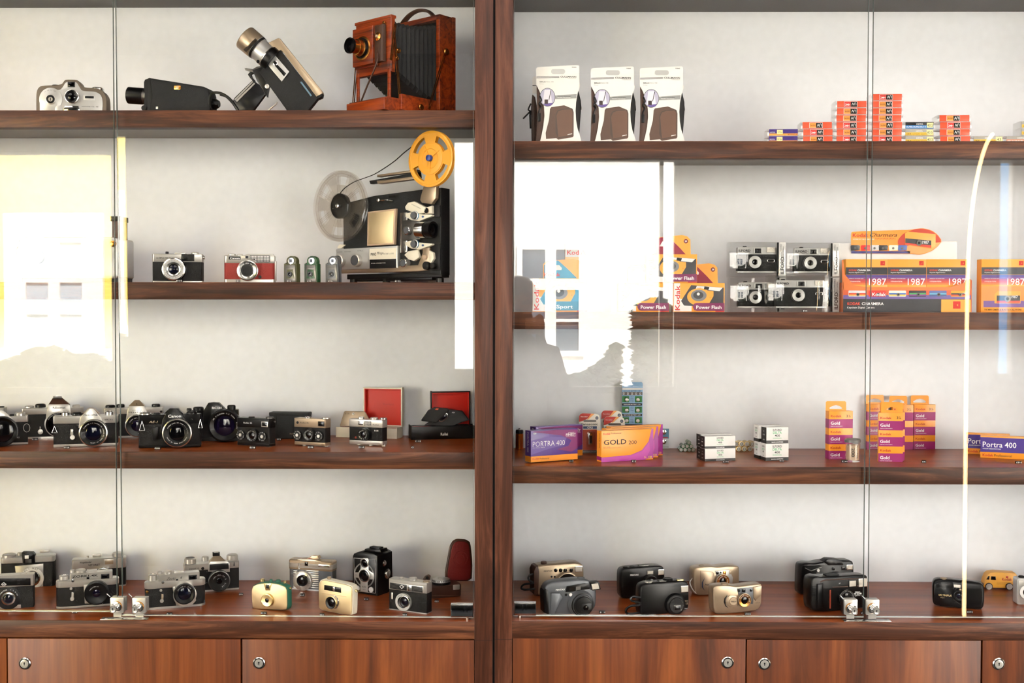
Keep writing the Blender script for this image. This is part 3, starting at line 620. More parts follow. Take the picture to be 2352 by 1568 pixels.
def knob3(x, y, z, r, L, nm='brass_knob'):
    B().lathe(Matrix.Translation((x, y, z)) @ Matrix.Rotation(PI/2, 4, 'Y'), [(r*.5, 0, 'brass'), (r*.5, L*.4, 'brass'), (r, L*.45, 'brass'), (r, L*.8, 'brass'), (r*.8, L, 'brass'), (0, L*.9, 'brass')], 24).o(nm)
knob3(RX, RY+60, H2-290, 28, 30); knob3(212, FYf+52, H1-310, 20, 26); knob3(235, RY+10, 44, 26, 34); knob3(236, RY+90, 42, 38, 44); knob3(212, FYf+40, H1-370, 16, 20); knob3(238, RY-190, 60, 26, 20)
G.free = False

# ================================================================ left cabinet, second shelf
T('projector', 'pale metal film projector nearly hidden by the bright reflection at the left edge', 'projector', '0', 158, Y=.11, sh='B', a=0)
b = B(); b.bx(44, 545, 272, 640, 0, 110, 'alu', 4, 8); b.bx(46, 632, 270, 668, 6, 104, 'k', 3); b.o('body')
B().bx(255, 505, 274, 548, 10, 60, 'leabr', 2).bx(252, 496, 275, 507, 6, 64, 'k', 2).o('lamp_housing')
b = B(); b.ln(88, 590, [(46, -2, 'plastic'), (46, -6, 'plastic')]); b.ln(88, 590, [(16, 0, 'alu'), (16, -10, 'alu')]); b.o('film_reel')
for x, y in ((42, 556), (42, 596), (44, 614)): B().cy((x+8, y, 20), (x-6, y, 20), [(5, 0, 'dkm'), (5, 1, 'chr')]).o('knob')
B().ln(262, 560, [(7, 0, 'brass'), (7, -5, 'brass'), (4, -6, 'brass')]).o('lamp_knob')
B().rod([(50, 556, -4), (38, 575, -4), (46, 600, -4)], 1.5, 'k', 6).o('drive_belt')
def tag(zf, x, y, sh, txt, where, a=0, Y=None):
    s = ZF[zf][2]; w = 6.6*s; h = 5.6*s; T('price_block', 'tiny black price block %s' % where, 'price tag', zf, x, y, Y=Y, sh=sh, a=a, g='black price blocks')
    b = B(); yb = G.base; n = len(txt); w = n*3.3*s/2
    for i, ch in enumerate(txt):
        xx = x-w+(i+.5)*2*w/n; b.bx(xx-w/n*.94, yb-h, xx+w/n*.94, yb, 0, h, 'k', h*.12)
        b.tx(ch, xx, yb-h*.22, h*.55, 'txw', -.3, 'C', b=.02)
    b.o('digit_cubes')
T('compact_camera', 'silver and black rangefinder camera with a honeycomb-ringed lens, left of the red one', 'camera', 'B2', 637, Y=.062, sh='B', a=8)
B().zp(416, 856, 230, 405, 0, 105, 18, 'lea', 2).o('body'); b = B().zp(414, 858, 400, 424, -3, 108, 18, 'sat', 2); b.o('bottom_plate')
b = B().zp(414, 858, 164, 236, -3, 108, 20, 'sat', 5); b.tx('OLYMPUS TRIP 35', 450, 206, 13, 'txk', -3.5, w=128, b=.015); b.o('top_plate')
win(672, 167, 785, 226, -3, 'k', 'mirror'); B().bx(728, 172, 780, 220, -6.3, -5, 'k').o('window_mask')
b = B(); b.ln(612, 300, [(102, 4, 'k'), (102, -30, 'k'), (98, -34, 'k'), (98, -60, 'km'), (88, -64, 'chr'), (85, -66, 'wh'), (62, -66, 'wh'), (60, -66, 'k'), (46, -60, 'chr'), (40, -56, 'k')])
for r_ in (66, 74, 82):
    for i in range(48): b.px(circ(612+r_*math.cos(i*.1309+r_), 300+r_*math.sin(i*.1309+r_), 3.3, 6), -67, -65, 'k')
b.o('lens'); B().ln(612, 300, [(38, -58, 'lensb'), (30, -64, 'lensb'), (0, -67, 'lensb')]).o('front_element')
B().kn(538, 142, 166, 14, 50, 'k').o('shutter_button'); B().kn(785, 148, 166, 34, 50, 'sat').o('rewind_knob'); B().bx(610, 152, 700, 166, 30, 70, 'sat', 2).o('hot_shoe'); B().ln(524, 360, [(15, 2, 'sat'), (15, -6, 'sat'), (6, -6, 'k')]).o('sync_socket')
B().cy((852, 195, 30), (872, 195, 30), [(14, 0, 'sat'), (14, 1, 'chr')]).o('strap_lug')
tag('B2', 650, None, 'B', '€120', 'before the silver rangefinder camera on the second shelf', Y=.038)
T('compact_camera', 'red leather covered half-frame camera with silver trim and round lens', 'camera', 'B2', 1262, Y=.062, sh='B', a=5)
B().zp(1040, 1482, 238, 390, 0, 95, 26, 'red', 1).o('body'); B().zp(1038, 1484, 384, 424, -3, 98, 28, 'sat', 4).o('bottom_plate')
b = B().zp(1038, 1484, 178, 246, -3, 98, 28, 'sat', 6).px([(1190, 182), (1250, 166), (1470, 166), (1484, 184), (1484, 240), (1300, 240), (1270, 215), (1200, 215)], -5, 40, 'sat', 4)
b.bx(1084, 188, 1188, 214, -5, 0, 'k', 1); b.tx('Canon', 1094, 209, 14, 'txw', -5.4, w=86, b=.03); b.o('top_plate')
b = B().px([(1268, 178), (1440, 178), (1446, 184), (1446, 236), (1330, 236), (1300, 212), (1268, 208)], -8, -2, 'k', 1)
for i in range(13):
    for j in range(4):
        if i > 2 or j < 2: b.bx(1274+i*13, 183+j*13, 1283+i*13, 192+j*13, -9, -7, 'wh')
b.o('meter_window'); win(1226, 180, 1262, 208, -5, 'sat', 'lensg')
LN(1245, 310, 88, 40, 'sat', 'chr', 'chr', .55, 'lensb', 'CANON LENS SH 28mm 1:2.8', 8); B().ln(1245, 310, [(52, -36, 'k'), (50, -42, 'k'), (30, -42, 'k'), (28, -40, 'k')]).o('lens_ring')
B().kn(1105, 164, 180, 34, 45, 'sat').o('film_dial'); B().kn(1175, 166, 182, 26, 45, 'sat').o('shutter_dial'); B().ln(1355, 365, [(14, 2, 'sat'), (14, -6, 'sat'), (7, -6, 'k')]).o('release_knob'); B().zp(1480, 1494, 226, 395, 20, 60, 2, 'sat', 1).o('back_latch')
tag('B2', 1160, None, 'B', '€80', 'before the red camera on the second shelf', Y=.038)
for i, (x, col, nm) in enumerate(((1625, 'grnb', 'olive marbled subminiature camera, leftmost of the three tiny upright ones'), (1803, 'grn', 'green marbled subminiature camera, middle of the three tiny upright ones'), (1987, 'grey', 'grey marbled subminiature camera beside the projector, last of the three tiny upright ones'))):
    T('subminiature_camera', nm, 'camera', 'B2', x, Y=.07, sh='B', a=-20)
    B().bx(x-62, 250, x+52, 424, 0, 60, col, 5, 4).px(circ(x+2, 226, 44, 24), 4, 56, col, 4).bx(x-40, 226, x+44, 262, 2, 58, col, 3).o('body')
    b = B().px([(x-52, 262), (x+38, 262), (x+46, 410), (x-52, 410)], -5, 2, 'dkm', 2).px([(x-30, 300), (x+20, 300), (x+32, 380), (x-42, 380)], -7, -3, col, 1); b.tx('CORONET', x-6, 286, 10, 'txk', -5.4, 'C', w=66); b.o('face_plate')
    B().ln(x-6, 342, [(24, -4, 'dkm'), (24, -14, 'dkm'), (14, -14, 'k'), (10, -11, 'lensg'), (0, -12, 'lensg')], 24).o('lens'); B().ln(x, 224, [(30, 6, col), (30, -3, col), (22, -4, 'mirror')], 22).bx(x-10, 210, x+12, 240, -6, -3, 'lensg').o('viewfinder')
    B().px([(x-66, 250), (x-50, 240), (x-46, 285), (x-62, 285)], 10, 30, 'dkm', 2).o('shutter_lever')
    tag('B2', x-18, None, 'B', '€90', ('before the olive tiny camera', 'before the green tiny camera', 'before the grey tiny camera')[i], Y=.045)
# big projector
T('projector', 'dark grey and silver film projector holding a clear reel and a yellow reel', 'projector', 'B1', 830, Y=.165, sh='B', a=-34)
W0, W1 = 415, 1290
b = B().px([(412, 990), (412, 640), (700, 582), (1170, 548), (1290, 545), (1290, 1300), (412, 1255)], 0, 130, 'leag', 8); b.o('body')
b = B().px([(370, 1062), (412, 1060), (935, 1040), (940, 1240), (378, 1252)], -40, 40, 'alu', 6).bx(688, 1062, 928, 1158, -43, -38, 'cream').bx(690, 1160, 926, 1240, -43, -38, 'km'); b.tx('PRINZ', 700, 1126, 24, 'txk', -43.6, w=50, b=.02); b.tx('Mirage', 755, 1116, 24, 'txk', -43.6, w=60, sh=.4); b.tx('IS DE LUXE', 818, 1118, 13, 'txk', -43.6, w=90); b.tx('DUAL 8 PROJECTOR', 705, 1200, 9, 'txw', -43.6, w=130)
b.tx('STILL', 575, 1084, 9, 'txk', -40.8, w=52); b.tx('REVERSE    FORWARD', 385, 1092, 8, 'txk', -40.8, w=130); b.o('control_panel')
for x in (420, 575): B().ln(x, 1168, [(58, -38, 'sat'), (56, -78, 'sat'), (46, -82, 'sat'), (44, -74, 'grey'), (0, -74, 'grey')], 40).o('control_knob')
B().px([(365, 1035), (385, 1015), (440, 1020), (400, 1052), (365, 1052)], -10, 20, 'cream', 3).o('hook')
B().px([(665, 728), (918, 710), (905, 1030), (658, 1036)], -34, 2, 'tan', 6).px([(678, 742), (905, 725), (893, 1016), (670, 1022)], -37, -30, 'brush', 3).o('lamp_cover')
b = B().px([(380, 1248), (1110, 1215), (1150, 1110), (1150, 1062), (1210, 1062), (1212, 1180), (1190, 1262), (1100, 1272), (400, 1285)], -30, 0, 'champ', 6); b.o('base_arm')
B().bx(440, 1285, 1290, 1330, 10, 120, 'km', 6).bx(505, 1320, 1200, 1352, 20, 110, 'k', 4).o('base')
for x in (475, 780, 1250): B().kn(x, 1325, 1385, 34, 50, 'k').o('foot')
b = B().px([(948, 748), (1010, 748), (1010, 1100), (948, 1105)], -18, 2, 'chr', 2).px([(965, 770), (1000, 770), (1000, 1085), (965, 1090)], -20, -10, 'dkm', 1); b.px([(980, 820), (1130, 800), (1130, 990), (980, 1000)], -30, 0, 'dkm', 4); b.o('film_gate')
for x, y, r in ((1028, 910, 38), (1000, 1196, 38)): B().ln(x, y, [(r, -2, 'sat'), (r, -60, 'sat'), (r*.85, -64, 'chr'), (r*.8, -58, 'grey'), (0, -58, 'grey')]).o('focus_knob')
b = B(); b.cy((1125, 912, -60), (1262, 912, -60), [(62, 0, 'brass'), (70, .05, 'chr'), (70, .55, 'chr'), (66, .6, 'k'), (72, .75, 'k'), (72, 1, 'k'), (54, 1, 'k'), (48, .9, 'lensg'), (0, .85, 'lensg')], 40); b.o('projection_lens')
for y0 in (780, 1030):
    b = B().px([(1012, y0-20), (1060, y0-30), (1150, y0-8), (1240, y0), (1240, y0+12), (1130, y0+52), (1060, y0+40), (1010, y0+8)], -44, -4, 'cream', 5); b.px(circ(1163, y0+14, 9, 16), -48, -40, C('3f5d8a')); b.o('sprocket_guard')
    B().ln(1098, y0+2, [(40, -40, C('4b88b5')), (40, -56, C('4b88b5')), (32, -58, 'sat'), (30, -78, 'grey'), (0, -78, 'grey')]).o('sprocket')
b = B().px([(1010, 700), (1035, 665), (1090, 658), (1200, 720), (1180, 760), (1110, 770), (1015, 725)], -50, -8, 'cream', 7); b.tx('HOLD DOWN', 1068, 684, 9, 'txk', -50.6, w=86, rot=-24); b.o('film_guide')
B().px([(1170, 720), (1235, 700), (1238, 770), (1175, 770)], -40, -5, 'cream', 5).ln(1195, 742, [(24, -40, 'tan'), (24, -50, 'tan'), (12, -50, 'k')]).o('lever_hub')
B().px([(1000, 1125), (1035, 1092), (1115, 1080), (1130, 1150), (1085, 1180), (1035, 1165)], -46, -8, 'cream', 6).o('lower_guide')
B().px([(1210, 1090), (1245, 1110), (1250, 1160), (1225, 1200), (1205, 1190)], -36, -2, 'cream', 5).o('side_guide')
for x, y, r in ((1177, 1148, 20), (1190, 1222, 36), (1245, 1222, 26)): B().ln(x, y, [(r, -20, 'tan' if r == 20 else 'km'), (r, -52, 'tan' if r == 20 else 'km'), (r*.8, -56, 'tan' if r == 20 else 'km')]).o('roller')
B().px([(1150, 620), (1190, 480), (1290, 470), (1280, 640), (1245, 690), (1160, 675), (1145, 650)], -60, -10, 'champ', 10).o('front_reel_arm')
B().px([(640, 440), (1080, 392), (1085, 440), (650, 470)], 24, 70, 'km', 4).px([(720, 392), (1075, 370), (1075, 388), (720, 412)], 14, 80, 'champ', 3).px([(715, 446), (1050, 430), (1075, 452), (725, 474)], 14, 80, 'champ', 3).o('rear_reel_arm')
B().rod([(765, 628, -20), (820, 630, -34), (850, 634, -20), (880, 640, -10)], 9, 'chr').ln(765, 628, [(16, -10, 'chr'), (16, -40, 'chr'), (8, -44, 'chr')]).o('crank')
B().bx(838, 588, 894, 610, -3, 2, 'k').o('vent_slot'); B().bx(1235, 700, 1285, 800, -12, 2, 'km', 3).o('side_cover'); B().bx(1220, 1030, 1285, 1260, -10, 2, 'km', 3).o('side_cover')
# clear take-up reel
rx, ry = 432, 668; R = 326
def reel(cx, cy, R, d, m, hub, holes, name, hubm):
    b = B(); zc = Zc(cx, cy); xc = X(cx)
    for dd in (d, d+34):
        b.prism(sector(xc, zc, R*.90, R, 0, 359.9, 60), dd-3, dd+3, m, 1)
        n = len(holes)
        for i in range(n):
            a0, a1 = holes[i]; nx = holes[(i+1) % n][0]+(360 if i == n-1 else 0)
            b.prism(sector(xc, zc, R*hub, R*.92, a1, nx, 10), dd-2, dd+2, m)
            b.prism(sector(xc, zc, R*hub, R*.60, a0-.5, a1+.5, 10), dd-2, dd+2, m); b.prism(sector(xc, zc, R*.83, R*.92, a0-.5, a1+.5, 10), dd-2, dd+2, m)
    o = b.o(name, ang=25)
    B().ln(cx, cy, [(R*hub*1.06, d+36, hubm), (R*hub*1.06, d-6, hubm), (R*hub*.9, d-10, hubm), (R*hub*.7, d-10, hubm), (R*hub*.66, d-4, hubm), (R*.07, d-4, hubm), (R*.06, d-30, 'chr'), (R*.02, d-34, 'chr')], 40).o('reel_hub', o)
    return o
o = reel(rx, ry, R, -80, 'smoke', .34, [(i*60+8, i*60+38) for i in range(6)], 'clear_reel', 'smoke'); o['label'] = 'transparent smoke-grey film reel'
b = B(); zc = Zc(rx, ry); xc = X(rx)
for i in range(6):
    a = math.radians(i*60+90)
    for k in (-16, 0, 16):
        c, s_ = math.cos(a), math.sin(a); p = (xc+c*R*.38-s_*k, zc+s_*R*.38+c*k); q = (xc+c*R*.84-s_*k, zc+s_*R*.84+c*k)
        n_ = (-s_*3, c*3); b.prism([(p[0]-n_[0], p[1]-n_[1]), (q[0]-n_[0], q[1]-n_[1]), (q[0]+n_[0], q[1]+n_[1]), (p[0]+n_[0], p[1]+n_[1])], -88, -82, 'smoke')
b.o('reel_spokes', o)
B().ln(rx, ry, [(R*.36, -70, 'k'), (R*.36, -52, 'k')], 40).o('wound_film', o)
o = reel(1255, 303, 243, -90, 'yelreel', .52, [(i*90+20, i*90+70) for i in range(4)], 'yellow_reel', 'yelreel'); o['label'] = 'yellow plastic film reel'
B().ln(1255, 298, [(30, -95, C('27408a')), (26, -124, C('27408a')), (14, -128, C('27408a'))], 12).o('spindle_cap', o)
b = B()
for a in (118, 30, 270): b.prism([(X(1255)+math.cos(math.radians(a+e))*r_, Zc(1255, 298)+math.sin(math.radians(a+e))*r_) for r_, e in ((30, -8), (120, -2), (120, 2), (30, 8))], -104, -98, 'yelreel')
b.o('reel_rib', o)
B().rod([(1110, 165, -70), (1020, 225, -68), (930, 295, -66), (830, 355, -64), (740, 400, -62), (640, 430, -62), (560, 455, -62), (470, 505, -60), (420, 560, -60)], 3.5, 'k', 6, 2).o('film_strip')
tag('B1', 915, None, 'B', '€120', 'before the big projector on the second shelf', Y=.045)

# ================================================================ left cabinet, third shelf
def BODY(x0, x1, yt, yp, yb, y1, dep, r=14, le='lea', me='sat', bp=True, bev=4):
    B().zp(x0, x1, yp-2, y1-2, 0, dep, r, le, 2).o('body')
    o = B().zp(x0-2, x1+2, yt, yp, -3, dep+3, r+2, me, bev).o('top_plate')
    if bp: B().zp(x0-1, x1+1, yb, y1, -2, dep+2, r+1, me, 2).o('bottom_plate')
    return o
def K(x, y0, y1, r, m='sat', d=45, name='dial', m2=None): return B().kn(x, y0, y1, r, d, m, m2).o(name)
def D_(x, y, r, h, m='sat', m2='k', name='front_button', d=0): return B().ln(x, y, [(r, d+2, m), (r, d-h, m), (r*.6, d-h-1, m2), (0, d-h-1, m2)], 20).o(name)
def TXT(par, *a, **k): b = B(); b.tx(*a, **k); return b.o('lettering')
def PEN(pts, d0, d1, m, top=None, txt=None, tm='txk', b=.02, slope=None):
    """Prism housing: front panel plus the roof that leans back."""
    q = B().px(pts, d0, d1, m, 4)
    if txt: q.tx(*txt[:4], tm, d0-.6, 'C', b=b, w=txt[4])
    return q.o('prism_housing')
def RING(x, y, r, name='strap_ring', m='sat', t=2.6):
    return B().rod([(x+r*math.cos(a*.5236), y+r*1.25*math.sin(a*.5236), -8) for a in range(13)], t, m, 6).o(name)
def TRI(x, y, w, h): return B().rod([(x, y-h, -6), (x+w, y, -9), (x-w, y, -9), (x, y-h, -6)], 3.4, 'chr', 6).o('strap_ring')
def roofed(x0, x1, xa, xb, yf, ytop, yr, d0, d1, m, mr):
    """Slanted pyramid roof: base x0..x1 at row yf, ridge xa..xb at row ytop."""
    b = B(); P = [(X(x0), d0, Zc(x0, yf)), (X(x1), d0, Zc(x1, yf)), (X(xb), d0+(d1-d0)*.45, Zc(xb, ytop)), (X(xa), d0+(d1-d0)*.45, Zc(xa, ytop)), (X(x0), d1, Zc(x0, yf)), (X(x1), d1, Zc(x1, yf))]
    b.add(P, [(0, 1, 2, 3), (1, 5, 2), (0, 3, 4), (3, 2, 5, 4), (0, 4, 5, 1)], [mr, m, m, m, m]); return b.o('prism_roof', ang=10)

T('slr_camera', 'silver and black single-lens reflex with a huge dark lens, cut off by the left edge', 'camera', 'C1', 60, 600, sh='C', a=24)
BODY(-150, 275, 318, 378, 576, 596, 120, 14); PEN([(-70, 400), (-70, 320), (-20, 256), (20, 256), (100, 320), (130, 350), (150, 410)], -14, 80, 'sat', txt=('OLYMPUS', 0, 336, 15, 130))
K(198, 280, 322, 48); K(118, 300, 322, 22, 'k'); LN(20, 490, 150, 150, 'k', 'k', 'k', .74, 'lensg', base=140); RING(262, 428, 32); TXT(0, 'OM-2 S', 150, 530, 14, al='L', w=40)
T('slr_camera', 'silver and black single-lens reflex behind the others, a flash shoe on its peak', 'camera', 'C1', 500, 532, sh='C', a=20)
BODY(212, 812, 238, 296, 512, 536, 130, 12); PEN([(440, 420), (448, 300), (470, 205), (480, 200), (665, 198), (680, 206), (690, 300), (700, 420)], -22, 90, 'sat', txt=('Nikomat', 575, 243, 22, 122))
roofed(470, 680, 515, 600, 204, 136, 0, -20, 90, 'leabr', 'leabr'); B().bx(515, 124, 598, 150, 10, 60, 'dkm', 3).bx(530, 118, 582, 128, 14, 56, 'chr', 2).o('accessory_shoe')  # brown roof tone is warm light from above, painted on the silver prism
K(283, 222, 240, 42); K(390, 202, 236, 48, 'k'); K(740, 205, 236, 36); LN(565, 400, 122, 70, 'sat', 'sat', 'k', .78, 'lensg', 'NIPPON KOGAKU JAPAN NIKKOR-H', 9, base=138); D_(390, 468, 24, 12, 'sat', 'sat', 'self_timer')
B().bx(383, 418, 392, 455, -8, -2, 'sat', 1).o('timer_lever')
T('slr_camera', 'silver and black single-lens reflex in front, nearest the price block left of the door seam', 'camera', 'C1', 830, 613, sh='C', a=16)
o = BODY(514, 1140, 312, 386, 584, 612, 130, 12); PEN([(760, 430), (776, 330), (850, 246), (862, 240), (902, 240), (915, 250), (980, 330), (1000, 430)], -16, 85, 'sat', txt=('minolta', 878, 310, 18, 136))
roofed(800, 960, 858, 905, 288, 236, 0, -14, 80, 'champ', 'champ'); TXT(0, 'SR-1s', 1012, 356, 13, 'txk', -3.6, w=82, b=.02); K(628, 282, 316, 38, 'chr'); K(740, 284, 312, 46, 'k'); K(1058, 268, 306, 42, 'chr', name='rewind_knob')  # peach roof: warm overhead light put into the colour of the silver prism
LN(900, 490, 130, 110, 'sat', 'chr', 'k', .58, 'lensb', 'MINOLTA 1:2 f=50mm MC ROKKOR-PF MADE IN JAPAN', 9, base=140); TRI(528, 478, 26, 62); D_(700, 522, 22, 12, 'sat', 'wh', 'self_timer'); B().bx(682, 442, 708, 505, -8, -2, 'sat', 2).o('timer_lever'); D_(748, 418, 14, 16)
T('slr_camera', 'silver-topped camera barely showing at the left edge behind the huge-lensed reflex', 'camera', 'C1', -30, 525, sh='C', a=12)
BODY(-250, 42, 236, 290, 505, 524, 120, 12); K(8, 224, 238, 26, 'k'); LN(-110, 410, 95, 60)
tag('C1', 642, 632, 'C', '€120', 'before the silver reflex camera left of the upper left door seam', a=6)
tag('C1', 335, 552, 'C', '€150', 'beside the silver reflex camera with the flash shoe', a=10)
T('slr_camera', 'silver and black single-lens reflex directly behind the door seam on the third shelf', 'camera', 'C1', 1280, 526, sh='C', a=14)
BODY(1002, 1576, 232, 294, 506, 526, 120, 12); PEN([(1210, 400), (1228, 280), (1250, 215), (1395, 215), (1422, 280), (1436, 400)], -20, 80, 'sat', txt=('PENTAX', 1325, 284, 13, 160), b=.01)
TXT(0, 'ASAHI', 1278, 262, 9, 'txk', -20.8, w=90); roofed(1245, 1398, 1300, 1345, 216, 162, 0, -18, 80, 'champ', 'champ'); TXT(0, 'A', 1322, 205, 14, 'txk', -8, 'C')  # prism roof coloured peach to stand for warm light falling on it
K(1060, 214, 238, 46, 'k'); K(1160, 204, 240, 38, 'k'); K(1506, 198, 234, 40, 'k', m2='sat', name='rewind_knob'); LN(1322, 425, 114, 60, 'k', 'chr', 'k', .5, 'lensp', 'ASAHI OPT. CO. SUPER-TAKUMAR 1:2', 9, base=126)
D_(1560, 270, 12, 10); B().rod([(1150, 385, -8), (1140, 440, -9), (1162, 440, -9), (1150, 385, -8)], 3, 'chr', 6).o('strap_ring')
T('slr_camera', 'all-black single-lens reflex with a silver-rimmed lens and a triangular strap ring', 'camera', 'C1', 1640, 622, sh='C', a=12)
BODY(1336, 1942, 300, 392, 596, 618, 120, 16, 'lea', 'k'); TXT(0, 'AE-1', 1435, 384, 20, 'champ', -3.8, w=90, sh=.3, b=.01)
PEN([(1552, 470), (1570, 350), (1600, 300), (1640, 245), (1720, 240), (1765, 300), (1790, 340), (1810, 470)], -22, 80, 'k', txt=('Canon', 1688, 326, 26, 128), tm='txw')
roofed(1585, 1775, 1640, 1705, 290, 240, 0, -20, 70, 'k', 'k'); LN(1708, 488, 137, 120, 'k', 'chr', 'k', .55, 'lensg', 'CANON LENS FD 50mm 1:1.8 S.C.   CANON LENS MADE IN JAPAN', 9, base=150)
K(1400, 290, 306, 56, 'chr', m2='k', name='film_lever'); K(1508, 288, 312, 34, 'k'); K(1850, 270, 300, 50, 'k', name='rewind_knob'); TRI(1372, 455, 26, 90); TRI(1938, 428, 20, 84)
B().bx(1468, 424, 1530, 545, -10, 0, 'k', 3).o('hand_grip'); D_(1848, 354, 16, 4, 'wh', 'k'); D_(1756, 290, 8, 6)
tag('C1', 1518, 640, 'C', '€280', 'before the all-black reflex camera with the silver-rimmed lens', a=4)
T('slr_camera', 'all-black single-lens reflex behind the others with a wide rubber-edged lens', 'camera', 'C1', 2110, 558, sh='C', a=10)
BODY(1850, 2300, 258, 330, 520, 560, 120, 16, 'lea', 'k'); PEN([(1960, 400), (1968, 262), (2010, 190), (2060, 184), (2110, 186), (2140, 212), (2190, 262), (2210, 400)], -22, 80, 'k', txt=('RICOH', 2094, 246, 22, 92), tm='txw')
K(1910, 232, 262, 50, 'k'); K(1820, 246, 270, 24, 'k'); K(2232, 212, 256, 40, 'k', name='rewind_knob'); LN(2165, 412, 154, 130, 'km', 'k', 'k', .64, 'lensp', 'XR RIKENON 1:2 50mm   RICOH', 12, base=150)

def compact35(x0, x1, yt, yp, yb, y1, dep, me, le='lea', **k): return BODY(x0, x1, yt, yp, yb, y1, dep, 10, le, me, **k)
def feet(xs, y0, y1, m='sat', r=24, d=50):
    for x in xs: B().kn(x, y0, y1, r, d, m).o('base_knob')
T('compact_camera', 'black miniature 35 mm camera with two round dials, next to the wide-lensed reflex', 'camera', 'C2', 255, 628, sh='C', a=-24)
BODY(98, 402, 366, 452, 598, 622, 95, 10, 'lea', 'k', bev=3); TXT(0, 'Rollei 35', 162, 414, 15, 'txw', -3.6, w=80); win(328, 398, 388, 448, -3, 'sat', 'lensg')
LN(232, 527, 62, 44, 'k', 'k', 'k', .52, 'lensg', 'ROLLEI-HFT SONNAR 2.8/40', 8, base=66)
for x, y in ((140, 520), (342, 536)):
    b = B().ln(x, y, [(46, 2, 'k'), (46, -16, 'k'), (44, -18, 'km'), (16, -18, 'km'), (14, -24, 'sat'), (0, -24, 'sat')]); b.rt('30 60 125 250 500 B 1 2 4 8', x, y, 34, 9, -18.6, 'txw', 90); b.o('dial')
K(208, 352, 370, 30, 'k', m2='sat'); K(378, 358, 372, 38, 'dkm'); feet((160, 370), 618, 634); D_(450, 400, 8, 4)
tag('C2', 242, 652, 'C', '€350', 'before the black miniature camera on the third shelf', a=-6)
T('camera_case', 'dark grey box-shaped leather camera case, closed, behind the two miniature cameras', 'camera case', 'C2', 580, 560, sh='C', a=-4)
B().bx(398, 330, 765, 560, 0, 120, 'leag', 5, 8).o('body'); b = B().bx(396, 312, 767, 344, -3, 123, 'leag', 5, 6).bx(398, 340, 470, 430, -4, 2, 'km', 3, 10).bx(690, 340, 766, 420, -4, 2, 'km', 3, 10); b.o('lid')
B().bx(488, 418, 622, 558, -10, 2, 'leag', 6, 30).ln(540, 472, [(48, -10, 'leag'), (40, -13, 'leag'), (0, -13, 'leag')]).o('lens_bulge'); TXT(0, 'Rollei', 594, 516, 14, 'champ', -11, w=46)
tag('C2', 488, 574, 'C', '€70', 'beside the dark grey case', a=0)
T('compact_camera', 'silver miniature 35 mm camera with two round dials, before the dark grey case', 'camera', 'C2', 790, 630, sh='C', a=-24)
BODY(630, 920, 368, 452, 588, 618, 95, 10, 'lea', 'champ', bev=3); TXT(0, 'Rollei 35', 690, 412, 14, 'txk', -3.6, w=78); D_(664, 404, 13, 4, 'chr', 'k', 'logo_badge'); win(856, 396, 914, 442, -3, 'k', 'lensg')
LN(762, 522, 58, 44, 'k', 'k', 'k', .5, 'lensg', 'ROLLEI-HFT TESSAR 3.5/40', 8, base=62)
for x, y in ((668, 522), (868, 532)):
    b = B().ln(x, y, [(44, 2, 'k'), (44, -16, 'k'), (42, -18, 'km'), (16, -18, 'km'), (14, -24, 'sat'), (0, -24, 'sat')]); b.rt('30 60 125 250 500 B 1 2 4 8', x, y, 32, 9, -18.6, 'txw', 90); b.o('dial')
K(735, 354, 372, 32, 'chr'); K(902, 360, 374, 40, 'sat'); feet((700, 900), 614, 634)
tag('C2', 784, 648, 'C', '€300', 'before the silver miniature camera with two dials', a=-6)
# white case with beige pocket camera
def openbox(nm, label, x, y, a, x0, x1, yr, yb, dep, out, inn, lid, a2=None, txt=None):
    T(nm, label, 'camera case', 'C2', x, y, sh='C', a=a)
    b = B().bx(x0, yr, x1, yb, 0, 8, out, 2).bx(x0, yr, x1, yb, dep-8, dep, out, 2).bx(x0, yr, x0+8, yb, 0, dep, out, 2).bx(x1-8, yr, x1, yb, 0, dep, out, 2).bx(x0+4, yb-12, x1-4, yb, 2, dep-2, out)
    b.bx(x0+8, yr+12, x1-8, yr+30, 8, dep-8, inn)
    if txt: b.tx(txt[0], txt[1], txt[2], txt[3], 'txw', -.8, w=txt[4], b=.02)
    b.o('tray')
    lx0, lx1, ly0, ly1 = lid
    L = B().bx(lx0, ly0, lx1, ly1, dep+2, dep+12, out, 3, 12)
    for u in ((lx0, ly0, lx0+12, ly1), (lx1-12, ly0, lx1, ly1), (lx0, ly0, lx1, ly0+12), (lx0, ly1-12, lx1, ly1)): L.bx(*u, dep-46, dep+6, out, 3)
    L.bx(lx0+11, ly0+11, lx1-11, ly1-11, dep-8, dep+3, inn, 3, 14); o = L.o('lid')
    L = B()
    for u in ((lx0+11, ly0+11, lx0+22, ly1-8), (lx1-22, ly0+11, lx1-11, ly1-8), (lx0+11, ly0+11, lx1-11, ly0+22)): L.bx(*u, dep-44, dep-6, inn, 2)
    L.o('lining', o); return o
mk('satred', 'c8200c', .5); mk('satred2', 'ad1608', .45)
o = openbox('camera_case', 'white camera case standing open, lined in bright red', 1300, 552, -14, 1015, 1590, 455, 552, 150, 'cream', 'satred', (1234, 1600, 88, 452))
TXT(0, 'Rollei', 1408, 256, 22, 'satred2', 142-.8, w=100)
T('compact_camera', 'beige metal pocket camera leaning in the white open case', 'camera', 'C2', 1190, 470, Y=G.p.y+.013, sh='C', a=-14, dz=.0245)
s_ = G.base
M = Matrix.Rotation(math.radians(-11), 4, 'X')
b = B(); b.T = M; zb = Zc(1190, 0); H = 150
b.prism([(-138, 4), (118, 4), (130, 12), (142, H-60), (104, H-8), (96, H), (-96, H), (-108, H-6), (-140, 14)], -14, 14, 'champ', 6); b.o('body')
